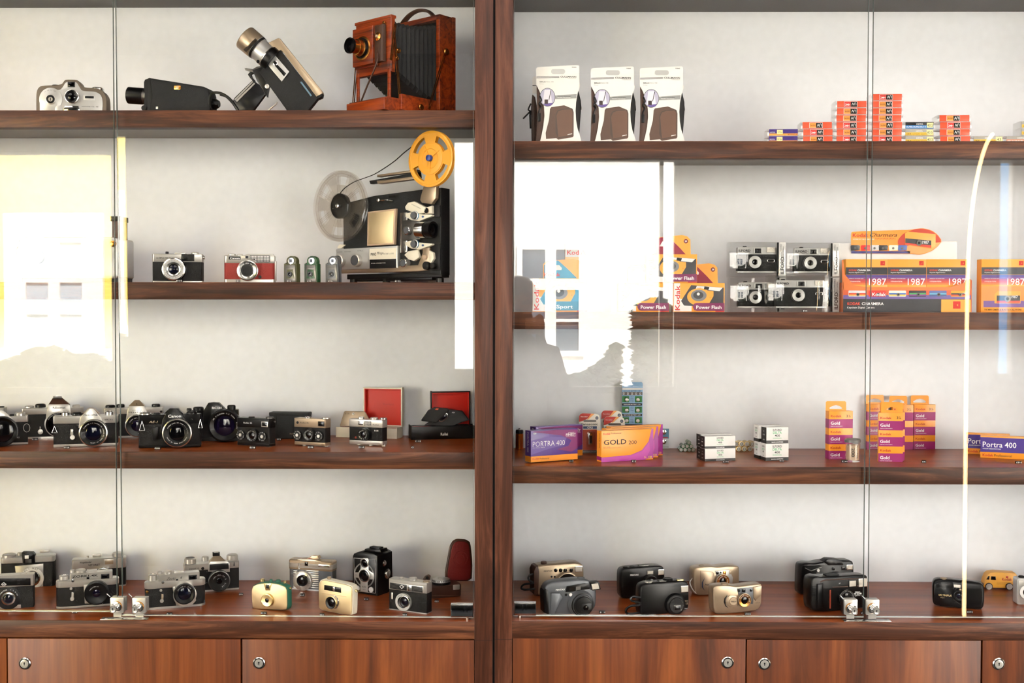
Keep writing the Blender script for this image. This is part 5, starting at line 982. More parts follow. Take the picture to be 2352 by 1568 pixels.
def fcase(x0, x1, k, n, kind, where, Y=.06, g=None, a=-2):
    h = 57.5; u = (DIST+Y)/FPX/3.607
    T('filter_case', '%s lens filter case, %s' % ({'o': 'orange', 'p': 'purple and orange', 'b': 'blue and black', 'y': 'grey and yellow', 's': 'grey and salmon'}[kind], where), 'filter case', 'RA2', (x0+x1)/2, Y=Y, sh='a', a=a, g=g, dz=k*h*u)
    y1 = G.base; y0 = y1-h+1.5
    rnd = random.Random(int(x0)*7+k); j = rnd.uniform(-4, 4); x0 += j; x1 += j
    B().bx(x0-14, y0, x1+12, y1, -1, 150, 'plastic', 2).o('clear_box')
    b = B(); fr = -2.2
    if kind == 'o':
        b.bx(x0, y0+2, x1, y1-2, -1.8, 3, C('dd4a1c'), 1); m = x0+(x1-x0)*(.46); q = (k+int(x0)) % 3
        b.bx(m-56, y0+6, m+54, y1-6, fr, -1, 'wh'); b.bx(m-53, y0+8, m, y1-8, fr-.4, -1, C('d9302a') if (q == 0 or g == 't') else C('f0963c')); b.bx(m, y0+8, m+51, y1-8, fr-.4, -1, 'k')
        vs, fs, a0, a1 = glyphs('UV', .03); kx = 38/(a1-a0); ox, oz = X(m+45), Zc(m, y0+16)
        b.add([(ox-(v[0]-a0)*kx, fr-.9, oz-v[1]*31) for v in vs], fs, 'txw')
        t = 'HMC' if q == 0 else 'DIGITAL'; vs, fs, a0, a1 = glyphs(t, .02); kx = 42/(a1-a0); ox, oz = X(m-6), Zc(m, y0+24)
        b.add([(ox-(v[0]-a0)*kx, fr-.9, oz-v[1]*(22 if q == 0 else 14)) for v in vs], fs, 'txw' if q == 0 else 'txk')
    elif kind == 'p':
        b.bx(x0, y0+2, x1, y1-2, -1.8, 3, C('3a1f7a'), 1).bx(x0+2, y1-18, x1-2, y1-2, fr, -1, C('ee9c3c')); b.tx('HOYA', x0+8, y1-22, 11, 'txw', fr-.5, w=40); b.bx(x0+64, y0+8, x0+112, y1-14, fr-.3, -1, C('e9e2a0')); b.tx('37.0s', x0+70, y1-22, 12, 'txk', fr-.9, w=36)
        b.tx('SKYLIGHT 1B' if k else 'UV', x1-8, y1-6, 9, 'txk', fr-.5, al='R', b=.02)
    else:
        c1, c2 = {'b': ('111318', '2f7fc4'), 'y': ('a7a49c', 'e3b93c'), 's': ('a7a49c', 'd98a68')}[kind]
        b.bx(x0, y0+2, x1, y1-2, -1.8, 3, C(c1), 1).bx(x0+1, y0+28, x1-1, y1-3, fr, -1, C(c2)); b.tx('HOYA', (x0+x1)/2, y0+24, 13, 'txw', fr-.5, 'C', w=54, b=.01)
        b.tx({'b': 'FILTER-FILTRE PLC C', 'y': 'CIR-PL', 's': 'HMC FILTER-FILTRE'}[kind], x0+8, y1-9, 11, 'txk' if kind == 'y' else 'txw', fr-.5, w=160 if kind == 'b' else 42 if kind == 'y' else 130, b=.03)
        if kind == 'y': b.tx('SLIM FRAME | BAGUE FINE', x0+58, y1-9, 9, 'txk', fr-.5, w=130)
        if kind != 's': b.bx(x1-56, y0+7, x1-4, y1-8, fr-.4, -1, C('ece6a6')); b.tx('43' if g == 'f43' else '40.5', x1-30, y1-17, 22, 'txk', fr-1, 'C', w=32 if g == 'f43' else 44)
    b.o('label_card')
    if g in ('t', 'f43') and 'group' in G.root: del G.root['group']
ordn = ['bottom one', 'second from the bottom', 'third from the bottom', 'fourth from the bottom', 'fifth from the bottom', 'sixth from the bottom', 'topmost one']
for k in range(2): fcase(238, 474, k, 2, 'p', ('upper' if k else 'lower')+' one of the pair starting the row')
def stack(x0, x1, n, nm, kind='o', Y=.06):
    for k in range(n): fcase(x0, x1, k, n, kind, ('topmost one' if k == n-1 else ordn[k])+' of '+nm, Y)
stack(522, 762, 3, 'the three-high orange stack'); stack(802, 1042, 6, 'the six-high stack'); stack(1098, 1338, 7, 'the seven-high stack by the door seam')
for k in range(3): fcase(1371, 1602, k, 3, 'b' if k == 2 else 'y', ('bottom one of the row of three 40.5 cases', 'middle one of the three 40.5 cases', 'top of the three 40.5 cases')[k])
stack(1655, 1900, 4, 'the four-high stack')
fcase(1936, 2172, 0, 1, 'y', 'single one lying right of the four-high stack', g='f43')
fcase(2205, 2440, 0, 1, 's', 'single one cut by the right edge of the photo')
for k in range(4): fcase(2330, 2560, k, 4, 'y', ordn[k]+' of the rear right-edge stack', Y=.15)

# ================================================================ right cabinet, second shelf
def flashbox(x, label, x0, x1, y0, Y, dz=0, sport=False, tab=True):
    T('film_camera_box', label, 'boxed camera', 'RB1', x, Y=Y, sh='b', a=0, dz=dz); y1 = G.base if dz == 0 else G.base
    w = x1-x0; c2 = C('2f8fb4') if sport else C('8a1236'); og = C('f2a23c')
    sx = lambda t: x0+w*t; hh = y1-y0; sy = lambda t: y0+hh*t
    b = B().bx(x0, y0, x1, y1, 0, 184, og, 1); b.bx(x0+1, y0+hh*.55, x0+w*.35, y1-6, -.6, 0, 'wh'); b.bx(x0+1, y0+2, x0+w*.12, y1-6, -.7, 0, 'wh')
    b.tx('Kodak', sx(.115), sy(.94), 46, C('cf2a20'), -1.2, rot=90, w=hh*.86*G.ca, b=.03)
    b.px([(sx(.14), sy(.62)), (sx(.34), sy(.07)), (sx(.98), sy(.16)), (sx(.98), sy(.7)), (sx(.5), sy(.8)), (sx(.2), sy(.78))], -1.4, -.5, c2 if sport else C('3b3a3d'))
    b.px([(sx(.45), sy(.1)), (sx(.96), sy(.16)), (sx(.9), sy(.28)), (sx(.43), sy(.2))], -2, -1, 'wh'); b.px([(sx(.6), sy(.12)), (sx(.7), sy(.14)), (sx(.68), sy(.24)), (sx(.59), sy(.22))], -2.5, -1.5, 'k'); b.tx('Kodak', sx(.46), sy(.18), 8, C('cf2a20'), -2.6, w=40)
    b.px(circ(sx(.5), sy(.48), w*.24, 30, rz=hh*.3), -2.2, -1, og); b.px([(sx(.6), sy(.25)), (sx(.78), sy(.28)), (sx(.78), sy(.45)), (sx(.68), sy(.75)), (sx(.5), sy(.7))], -2.4, -1, og)
    b.px(circ(sx(.49), sy(.43), w*.155, 30, rz=hh*.2), -2.8, -1.6, C('77777a')); b.px(circ(sx(.48), sy(.42), w*.1, 26, rz=hh*.13), -3.2, -2, C('333336')); b.px(circ(sx(.48), sy(.38), w*.03, 14), -3.6, -2.6, 'wh'); b.px(circ(sx(.72), sy(.5), 7, 14), -3, -1.6, C('e8862a'))
    b.px([(sx(.37), sy(.82)), (sx(.40), sy(.71)), (sx(.45), sy(.69)), (sx(1)-2, sy(.69)), (sx(1)-2, sy(.96)), (sx(.45), sy(.96)), (sx(.40), sy(.93))], -3.4, -2, C('26809f') if sport else C('7a1f55')); b.tx('Sport' if sport else 'Power Flash', sx(.44), sy(.895), 34, 'txw', -4, w=w*(.3 if sport else .5), b=.015)
    b.bx(x0+w*.82, y1-14, x1-3, y1-2, -1.2, 0, C('c21f2a')); b.o('carton')
    if tab:
        b = B().px([(x0+w*.2, y0+4), (x0+w*.2, y0-150), (x0+w*.26, y0-180), (x0+w*.75, y0-205), (x0+w*.86, y0-192), (x0+w*.92, y0-160), (x0+w*.93, y0+4)], 192, 195, og)
        b.px([(x0+w*.22, y0+2), (x0+w*.22, y0-140), (x0+w*.3, y0-178), (x0+w*.48, y0-188), (x0+w*.7, y0-80), (x0+w*.85, y0+2)], 191, 192, c2); b.px([(x0+w*.3, y0-90), (x0+w*.36, y0-140), (x0+w*.5, y0-140), (x0+w*.55, y0-110), (x0+w*.54, y0-90)], 190, 191, 'wh')
        if not sport: b.px(circ(x0+w*.83, y0-142, 22, 20), 190, 191, C('6b1226')); b.tx('39', x0+w*.83, y0-133, 18, 'txw', 189.4, 'C', b=.02)
        b.tx('Kodak', x0+w*.22, y0-28, 34, C('cf2a20'), 189.4, w=w*.3, b=.03) if sport else None
        b.o('hang_tab')
uB = (DIST+.07)/FPX/4.356
flashbox(545, 'blue and orange sports camera carton with hanging tab, nearly hidden by the bright reflection', 275, 820, 608, .07, sport=True)
T('film_camera_box', 'pale orange carton with red lettering behind the blue sports camera carton', 'boxed camera', 'RB1', 800, Y=.17, sh='b')
b = B().bx(600, 262, 1060, 990, 0, 150, C('f4c98c'), 1).bx(602, 300, 1058, 395, -.6, 0, 'wh'); b.tx('Kodak', 620, 372, 44, C('cf2a20'), -1.2, w=190, b=.03); b.o('carton')
flashbox(1388, 'orange power flash camera carton, lower left of the three', 1135, 1640, 655, .07)
flashbox(1943, 'orange power flash camera carton with its tab up, lower right of the three', 1690, 2195, 655, .07)
q_ = (SZ['b'], G.p.y); hgt = (Zc(1943, 655))*G.u
flashbox(1668, 'orange power flash camera carton stacked on top of the two others', 1415, 1920, 368, .07, dz=hgt+.0005)
tag('RB1', 1258, None, 'b', '€22', 'at the left end of the power flash cartons', Y=.045)
def cambox(x0, x1, h, Y, label, dz=0, front=False, a=0):
    T('film_camera_box', label, 'boxed camera', 'RB2', (x0+x1)/2, Y=Y, sh='b', dz=dz, a=a); y1 = G.base; y0 = y1-h; w = x1-x0
    B().bx(x0-30, y0, x1, y1, -2, 125, 'plastic', 3).o('clear_box')
    cx0, cx1, c0, c1 = x0+38, x1-(24 if front else 65), y0+38, y1-32
    b = B().bx(cx0, c0, cx1, c1, 30, 90, 'alu', 4, 8).bx(cx0-.5, c0+56, cx1+.5, c1-12, 27, 92, 'leag', 1).bx(cx0-1, c1-12, cx1+1, c1, 28, 92, 'alu', 2); b.tx('ILFORD', cx0+8, c0+36, 17, 'txk', 26, w=90, b=.05); b.tx('SPRITE 35-II', cx0+55, c0+46, 6, 'txk', 26, w=46); b.o('camera_body')
    m = (cx0+cx1)/2-20; LN(m, c0+116, 52, 24, 'alu', 'k', 'alu', .42, 'lensg', d0=28); b = B().bx(m-4, c0+8, m+58, c0+48, 22, 30, 'alu', 2).bx(m+2, c0+12, m+52, c0+46, 20, 30, 'k', 1).bx(m+16, c0+20, m+38, c0+40, 18, 30, 'lensg', 1); b.o('viewfinder')
    B().bx(cx1-75, c0+4, cx1-12, c0+42, 24, 30, 'flash', 2).o('flash'); B().bx(cx1-72, c0+92, cx1-14, c0+118, 22, 30, 'chr', 2, 12).bx(cx1-68, c0+96, cx1-18, c0+114, 20, 30, 'k', 1, 8).o('grip_plate'); B().kn(cx0+60, c0-8, c0+2, 16, 60, 'k').o('shutter_button')
    if not front:
        b = B().bx(x1-52, y0+2, x1-1, y1-2, 2, 120, 'wh', 1); b.bx(x1-64, y0+4, x1-50, y1-4, 4, 20, 'k', 1); b.tx('ILFORD', x1-12, y1-22, 27, 'txk', 1, w=130, rot=90, b=.06); b.tx('35mm REUSABLE', x1-32, y0+118, 11, 'txk', 1, w=104, rot=90); b.tx('FILM CAMERA', x1-12, y0+118, 11, 'txk', 1, w=84, rot=90); b.o('card_insert')
    return G.u*h
mk('flash', 'd8d2c6', .15, .6, bump=1, bscale=900)
hh_ = cambox(120, 520, 268, .10, 'clear boxed black and silver film camera, lower left of the four stacked')
cambox(556, 930, 268, .10, 'clear boxed black and silver film camera, lower right of the four stacked')
cambox(115, 516, 268, .10, 'clear boxed black and silver film camera, upper left of the four stacked', dz=hh_+.0006)
cambox(554, 930, 262, .10, 'clear boxed black and silver film camera, upper right of the four stacked', dz=hh_+.0006)
cambox(412, 846, 284, .048, 'shiny film-wrapped film camera box standing alone before the stack of four', front=True)
tag('RB2', 668, None, 'b', '€40', 'before the boxed film cameras', Y=.04)
# keychain camera display
def kbadge(b, cx, cy, s, d, m='satred'):
    b.px([(cx-s, cy-s), (cx+s, cy-s), (cx, cy), (cx+s, cy+s), (cx-s, cy+s)], d-.6, d, m); b.px([(cx+s*.35, cy-s*.4), (cx+s, cy-s), (cx+s, cy+s), (cx+s*.35, cy+s*.4)], d-1.2, d-.5, C('f2a23c') if False else m)
CH = C('2e2f33')
def charm(x0, x1, Y, label, a=0, dz=0):
    T('camera_box', label, 'boxed camera', 'RB2', (x0+x1)/2, Y=Y, sh='b', a=a, dz=dz); w = x1-x0; y1 = G.base
    b = B().bx(x0, 322, x1, y1, 0, 90, C('f2a23c'), 1).bx(x0+1, 384, x1-1, 440, -.5, 0, CH); kbadge(b, x1-38, 352, 17, -.5)
    b.tx('KODAK', x0+24, 413, 13, C('e0452c'), -1, w=62, b=.03); b.tx('CHARMERA', x0+90, 413, 13, 'txw', -1, w=100, b=.03); b.tx('Keychain Digital Camera', x0+24, 428, 9, 'txw', -1, w=118)
    for i, c in enumerate(('4a3a86', '6d3f86', 'b03a4e', 'c84a3c', 'e0703a')): b.bx(x0+1, 442+i*15, x1-1, 457+i*15, -.5, 0, C(c))
    b.tx('INSPIRED BY THE KODAK FLING', x0+24, 474, 7, 'txw', -1, w=112); b.tx('7 STYLES IN TOTAL', x0+24, 496, 8, 'txw', -1, w=90, b=.02); b.tx('1987', x1-142, 520, 52, 'txw', -1.2, w=132, b=.0)
    return b
for i, (x0, x1) in enumerate(((978, 1298), (1300, 1596), (1600, 1914))):
    charm(x0, x1, .085, 'orange and black keychain camera box in the display tray, %s of three' % ('leftmost', 'middle', 'rightmost')[i], dz=.0015).o('carton')
b = charm(2022, 2362, .085, 'orange and black keychain camera box standing alone at the right edge')
b.bx(2024, 528, 2360, 692, -.5, 0, C('e58a3c')); b.bx(2040, 640, 2360, 690, -.8, 0, C('6d4a8e'))
b.px([(2124, 590), (2150, 566), (2322, 566), (2322, 660), (2124, 660)], -2, -.6, C('f0a03a')); b.bx(2140, 600, 2318, 640, -2.6, -1, CH); b.bx(2140, 640, 2318, 656, -2.6, -1, C('d0402c')); b.ln(2222, 625, [(24, -1, 'k'), (24, -5, 'k'), (12, -5.4, 'dkm'), (0, -5.4, 'k')]); b.tx('1987', 2248, 620, 20, 'txw', -3.4, w=52)
b.tx('THE MINI CAMERA & BLIND BOX ALL IN ONE', 2046, 714, 11, 'txk', -1, w=285, b=.03); b.o('carton')
T('display_tray', 'printed counter display tray of keychain cameras with a leaf-shaped picture sign', 'display', 'RB2', 1450, Y=.075, sh='b')
yb = G.base
b = B().px([(950, 330), (960, 330), (975, 440), (1040, 520), (1130, 535), (1780, 535), (1880, 505), (1935, 470), (1940, yb), (962, yb)], 0, 4, C('e07a3c'))
b.bx(962, 626, 1938, yb, -1, 4, CH); b.bx(1712, 630, 1938, yb-2, -1.6, -.5, C('f2a23c')); kbadge(b, 1830, 672, 28, -2); b.bx(962, 596, 1938, 628, -.8, 0, C('6d5a9a')); b.bx(962, 560, 1938, 597, -.7, 0, C('d8603a'))
b.tx('KODAK', 994, 673, 21, C('e8513a'), -1.8, w=100, b=.03); b.tx('CHARMERA', 1104, 673, 21, 'txw', -1.8, w=168, b=.03); b.tx('Keychain Digital Camera', 994, 699, 14, 'txw', -1.8, w=208)
b.o('front_panel')
for cxx, c1, c2, c3 in ((1068, 'cfd0d2', 'd8402c', 'f0a03a'), (1222, 'd8302a', 'd8302a', 'd8302a'), (1376, 'e9e4d6', '3a6cc0', 'e9c23a'), (1530, '2b2c30', '4aa05a', '8a3a9a'), (1686, '5a6aa0', '6ab0d0', '3a4a80'), (1850, 'f0a03a', '2b2c30', 'd0402c')):
    b = B().bx(cxx-66, 562, cxx+66, 608, -2, -.8, C(c1), .3, 6).bx(cxx-64, 580, cxx+64, 592, -2.6, -1.6, C(c2)).bx(cxx-64, 592, cxx+64, 602, -2.6, -1.6, C(c3)).ln(cxx+6, 592, [(13, -2, 'k'), (13, -5, 'k'), (6, -5.4, 'dkm'), (0, -5.4, 'k')], 16)
    if c1 == 'd8302a': b.tx('Kodak', cxx-40, 604, 26, 'txw', -5.8, w=106, b=.04)
    if c1 == 'f0a03a': b.tx('1987', cxx+24, 588, 12, 'txw', -5.8, w=34)
    b.o('printed_camera')
B().bx(963, 500, 967, yb, 0, 110, C('d8703a')).bx(1940, 480, 1945, yb, 0, 110, C('d8703a')).bx(962, yb-3, 1938, yb, 0, 150, 'wh').o('tray')
B().px([(964, 500), (964, 190), (1898, 172), (1900, 500)], 190, 194, 'wh').o('back_card')
b = B().px(soft([(1070, 110), (1080, 98), (1420, 86), (1530, 84), (1600, 72), (1640, 72), (1700, 88), (1745, 120), (1780, 170), (1750, 210), (1700, 250), (1640, 272), (1600, 278), (1530, 270), (1070, 270)], 1, .2), 178, 183, C('f0983c'), .8)
b.px(soft([(1435, 160), (1480, 110), (1560, 80), (1620, 74), (1690, 88), (1740, 122), (1776, 170), (1735, 218), (1680, 255), (1600, 274), (1520, 262), (1470, 240), (1435, 200)], 1, .2), 177.4, 178, C('c2381c')); b.px([(1440, 215), (1770, 180), (1735, 218), (1680, 255), (1600, 274), (1520, 262)], 177, 177.4, C('d9a060')); b.bx(1072, 250, 1530, 268, 177, 178, C('3c3a78'))
b.tx('Kodak', 1082, 140, 28, C('c8281a'), 177, w=124, b=.04); b.tx('Charmera', 1216, 138, 30, 'txk', 177, w=212, sh=.45); b.tx('INSPIRED BY THE KODAK FLING', 1084, 162, 9, 'txw', 177, w=165)
for i in range(14): b.bx(1260+i*11.5, 148+(i % 2)*5, 1266+i*11.5, 153+(i % 2)*5, 177, 178, C('c8281a'))
b.px([(1488, 112), (1510, 98), (1728, 118), (1728, 212), (1694, 234), (1490, 200)], 174, 177, C('f0a84a'), 1); b.px([(1492, 150), (1694, 168), (1694, 205), (1492, 186)], 173, 174.4, CH); b.px([(1492, 186), (1694, 205), (1694, 226), (1492, 198)], 173, 174.4, C('d0402c')); b.ln(1598, 186, [(22, 174, 'k'), (22, 169, 'k'), (10, 168.6, 'dkm'), (0, 169, 'k')]); b.tx('1987', 1622, 194, 24, 'txw', 172, w=52)
for cxx, cc in ((1100, '2b2c30'), (1180, 'd8302a'), (1252, 'c8c9cc'), (1318, '2b2c30'), (1398, 'efe6d0'), (1468, '4a6ab0')): b.px([(cxx-34, 212), (cxx-28, 204), (cxx+34, 204), (cxx+40, 212), (cxx+36, 244), (cxx-30, 248)], 175, 177.4, C(cc), .5); b.ln(cxx, 228, [(9, 175, 'k'), (9, 172, 'k'), (0, 172, 'dkm')], 14)
b.o('picture_sign')

# ================================================================ right cabinet, third shelf
BAT = C('d87424', .3, 20)
for x, lb in ((195, 'orange and black battery standing by the post, behind the purple cartons'),):
    T('battery', lb, 'battery', 'RC1', x, 1012, sh='c')
    h = G.base
    B().kn(x, 798, 1010, 52, 30, BAT).o('cell'); B().kn(x, 748, 798, 52.5, 30, 'k', 'sat').o('end_cap'); B().kn(x, 728, 748, 16, 30, 'chr').o('terminal')
    TXT(0, 'PANASONIC', x+10, 985, 18, 'txk', -22.8, rot=90, b=.02, w=170)
def carton(nm, label, cat, zf, x, y, a, x0, x1, ytop, yb, dep, base, sh='c', g=None, dz=0, Y=None):
    T(nm, label, cat, zf, x, y, Y=Y, sh=sh, a=a, g=g, dz=dz); b = B(); b.bx(x0, ytop, x1, yb, 0, dep, base, 1); return b
def strip(b, x0, x1, ya, yb, m, dep, d=-.6, side='L'):
    """Colour band round the front and one side of a carton."""
    xm = (x0+x1)/2; a, c = X(x0), X(x1); z0, z1 = sorted((Zc(xm, ya), Zc(xm, yb))); b.prism([(a, z0), (c, z0), (c, z1), (a, z1)], d, d+.5, m)
    t = b.T
    if side == 'L': b.side(x0, dep)
    else: b.rside(x1)
    b.prism([(0, z0), (dep, z0), (dep, z1), (0, z1)], d, d+.5, m); b.T = t
VIO = C('5b3f8e', .3); VI2 = C('7a4a92', .3); MAG = C('a3267e', .3); MG2 = C('b83aa2', .3); ORA = C('f39c2c', .3)
def portra120(x, y, label, dx, dy):
    b = carton('film_box', label, 'film carton', 'RC1', x, y, 30, 352+dx, 985+dx, 744+dy, 1165+dy, 150, VIO)
    q = lambda L: [(p+dx, r+dy) for p, r in L]
    def zf(px, py): return (X(px+dx), G.base-(py+dy))
    # printed swirls
    b.px(q([(352, 780), (700, 745), (985, 735), (985, 990), (900, 1040), (700, 1010), (860, 960), (900, 880), (760, 820), (560, 800)]), -.6, 0, C('7d2a6c', .3)); b.px(q([(352, 900), (600, 835), (830, 850), (800, 950), (600, 1000), (352, 1090)]), -1, 0, C('6f5aa2', .3))
    strip(b, 352+dx, 985+dx, 1087+dy, 1165+dy, ORA, 150, -1.2)
    b.tx('120', 383+dx, 812+dy, 20, 'txw', -1.6, w=40, b=.03); b.tx("WORLD'S", 852+dx, 790+dy, 14, 'txw', -1.6, w=82); b.tx('FINEST', 822+dx, 826+dy, 32, 'txw', -1.6, w=136, b=.03); b.tx('GRAIN AT 400 SPEED', 822+dx, 840+dy, 8, 'txw', -1.6, w=134)
    b.tx('PORTRA 400', 376+dx, 982+dy, 72, 'txw', -1.6, w=430, b=-.012); b.tx('Film - Pelicula - Pellicule', 376+dx, 1000+dy, 9, 'txw', -1.6, w=160); b.tx('Kodak', 374+dx, 1162+dy-8, 24, C('c8281a'), -2, w=88, b=.03); b.tx('Professional', 468+dx, 1154+dy-4, 24, 'txk', -2, w=126)
    b.side(352+dx, 150); z = Zc(352+dx, 1140+dy); b.prism([(0, 4), (28, 4), (28, z+380), (0, z+380)], -.5, 0, C('2a2a6a', .3)) if False else None
    vs, fs, a0, a1 = glyphs('PORTRA 400'); k = 270/(a1-a0); b.add([(52+v[1]*56, -.8, Zc(352+dx, 790+dy)-(v[0]-a0)*k) for v in vs], fs, 'txw'); b.T = None
    b.o('carton')
portra120(720, 1142, 'purple and orange film carton, rear one of the pair at the left end', 66, -52)
portra120(668, 1176, 'purple and orange film carton, front one of the pair at the left end', 0, 0)
tag('RC1', 896, 1186, 'c', '€17', 'before the purple and orange film cartons', a=10)
def gold120(x, y, label, dx, dy):
    b = carton('film_box', label, 'film carton', 'RC1', x, y, 24, 1304+dx, 2005+dx, 748+dy, 1165+dy, 130, ORA)
    q = lambda L: [(p+dx, r+dy) for p, r in L]
    b.px(q([(1304, 1125), (1700, 1085), (1850, 1020), (1940, 900), (1975, 748+8), (1982, 722), (2005, 722), (2005, 1128), (1304, 1187)]), -.6, 0, C('a02a92', .3)); b.px(q([(1304, 1130), (1700, 1092), (1860, 1030), (1950, 905), (1960, 1020), (1900, 1150), (1304, 1187)]), -1, 0, MG2)
    b.tx('Kodak', 1330+dx, 820+dy, 26, C('c8281a'), -1.4, w=92, b=.03); b.tx('Professional', 1430+dx, 808+dy, 22, 'txk', -1.4, w=138)
    b.tx('GOLD', 1336+dx, 955+dy, 66, 'txk', -1.4, w=300, b=.012); b.tx('200', 1668+dx, 942+dy, 50, 'txk', -1.4, w=108); b.tx('FILM - FILME', 1330+dx, 990+dy, 9, 'txk', -1.4, w=90); b.tx('PELICULA PARA FOTOS A COLOR', 1330+dx, 1004+dy, 9, 'txk', -1.4, w=232)
    b.tx('5 - 120', 1884+dx, 1130+dy, 26, C('f8d070'), -1.6, w=102, b=.03)
    strip(b, 1304+dx, 1305+dx, 1115+dy, 1165+dy, MAG, 130, -.8)
    b.side(1304+dx, 130); vs, fs, a0, a1 = glyphs('GOLD 200', .02); k = 200/(a1-a0); b.add([(70+v[1]*26, -.8, Zc(1304+dx, 800+dy)-(v[0]-a0)*k) for v in vs], fs, 'txk'); b.T = None
    b.o('carton')
gold120(1788, 1118, 'orange and magenta 120 film carton, rearmost of the three', 128, -56)
gold120(1724, 1142, 'orange and magenta 120 film carton, middle of the three', 66, -28)
gold120(1655, 1166, 'orange and magenta 120 film carton, front one of the three', 0, 0)
tag('RC1', 1742, 1188, 'c', '€13', 'before the orange and magenta 120 film cartons', a=8)
def panas(x, y, label, dx, dy, cell=True, a=4):
    T('battery_pack', label, 'battery pack', 'RC1', x, y, sh='c', a=a); q = lambda L: [(p+dx, r+dy) for p, r in L]; yb = G.base
    b = B().px(q([(1000, 560), (1020, 530), (1045, 522), (1230, 528), (1265, 545), (1285, 590), (1290, yb-dy), (1045, yb-dy), (995, 700)]), 6, 9, 'white', .5)
    b.px(q([(1000, 562), (1020, 532), (1045, 524), (1165, 527), (1120, 590), (1060, 625), (998, 640)]), 5, 6, C('b3261c')); b.px(q([(1165, 527), (1210, 528), (1130, 600), (1100, 615)]), 4.6, 5.6, C('e9a05a')); b.tx('Photo Lithium', 1022+dx, 575+dy, 11, 'txw', 4, w=92, b=.02)
    b.px(q(circ(1240, 586, 22, 18)), 4.6, 5.6, C('2a3350')); b.tx('13', 1240+dx, 594+dy, 16, 'txw', 4, 'C'); b.px(q(rrect(1058, 1232, 612, 640, 12)), 4.6, 5.6, 'dkm')
    b.tx('Panasonic', 1022+dx, 684+dy, 26, 'txk', 4, w=232, b=.05); b.px(q([(1055, 700), (1240, 698), (1240, 732), (1055, 732)]), 4.6, 5.6, C('27406e')); b.tx('CR2', 1148+dx, 726+dy, 22, 'txw', 3.8, 'C', w=76, b=.03)
    b.px(q([(1050, 745), (1240, 742), (1240, yb-dy-40), (1050, yb-dy-40)]), 4.6, 5.6, C('b8401c')); b.px(q([(1050, yb-dy-38), (1240, yb-dy-38), (1240, yb-dy-2), (1050, yb-dy-2)]), 4.6, 5.6, C('4a4440')); b.tx('BATT.PILE LITIO 3V', 1058+dx, yb-12, 12, 'txw', 4, w=170); b.o('card')
    if cell: B().kn(1150+dx, 785+dy, 940+dy, 30, -18, 'brass').bx(1136+dx, 820+dy, 1166+dx, 925+dy, -50, -44, 'k').o('battery_cell'); B().bx(1095+dx, 760+dy, 1215+dx, 1000+dy, -52, 4, 'plastic', 6, 40).o('blister')
panas(1148, 1062, 'red and white blister pack of a photo battery, behind the purple cartons', 0, 0)
panas(1440, 1035, 'red and white battery pack standing behind the other one, above the orange cartons', 300, -38, a=-2)
panas(1475, 1050, 'red and white battery pack just behind the front orange carton', 335, 44, False)
T('battery_card', 'tall pale blue card of button cells standing behind the orange cartons', 'battery card', 'RC1', 1715, 1005, sh='c', a=3); yb = G.base
b = B().px([(1576, yb), (1578, 125), (1592, 102), (1840, 100), (1857, 120), (1857, yb)], 0, 4, C('7fa6cc'), .6); b.bx(1580, 182, 1855, 206, -.6, 0, 'wh'); b.tx('10PCS', 1606, 124, 12, 'txk', -1, w=52, b=.02); b.tx('ALKALINE BATTERY 1.55V', 1598, 228, 13, C('1d2a4a'), -1, w=236, b=.03); b.bx(1582, 236, 1852, 276, -.6, 0, C('5c544e'))
for i in range(5): b.bx(1590+i*56, 244, 1610+i*56, 270, -1.2, 0, 'wh'); b.bx(1594+i*56, 248, 1606+i*56, 266, -1.6, -1, C('5c544e'))
for r_ in range(4):
    y = 290+r_*142
    b.bx(1580, y, 1674, y+84, -.6, 0, C('2a7a3a')); b.bx(1750, y, 1848, y+84, -.6, 0, C('2a7a3a'))
    for i, t in enumerate(('AG13', '357A', 'LR44', 'L1154')): b.tx(t, 1712, y+14+i*22, 10, C('1d2a4a'), -1, 'C', w=42, b=.03)
    if r_ < 3: b.bx(1580, y+98, 1848, y+130, -.6, 0, 'k'); b.tx('ALKALINE BATTERY 1.55V', 1598, y+121, 13, 'txw', -1, w=232, b=.02)
b.px([(1610, 150), (1620, 138), (1660, 134), (1690, 140), (1720, 142), (1725, 168), (1620, 172)], -.5, 0, C('6f98c0')); b.o('card')
for r_ in range(4):
    for x in (1640, 1790): B().ln(x, 332+r_*142, [(34, 0, 'plastic'), (32, -16, 'plastic'), (26, -20, 'plastic')], 20).ln(x, 340+r_*142, [(24, 0, 'champ'), (24, -14, 'champ'), (18, -16, 'sat'), (0, -16, 'sat')], 20).o('button_cell')
T('battery_card', 'small pale card of two button cells at the right end of the orange cartons', 'battery card', 'RC1', 2165, 1000, sh='c', a=2)
b = B().bx(2095, 728, 2216, 1000, 0, 3, C('d6dde0'), .5).bx(2100, 732, 2212, 865, -.6, 0, C('54829f')); b.bx(2125, 845, 2200, 862, -1, 0, C('a33a4a')); b.tx('PANASONIC', 2120, 985, 12, 'txk', -1, w=90); b.o('card')
for y in (775, 905): B().ln(2142, y, [(34, 0, 'chr'), (34, -14, 'grn'), (24, -18, 'chr'), (0, -18, 'chr')], 20).o('button_cell')
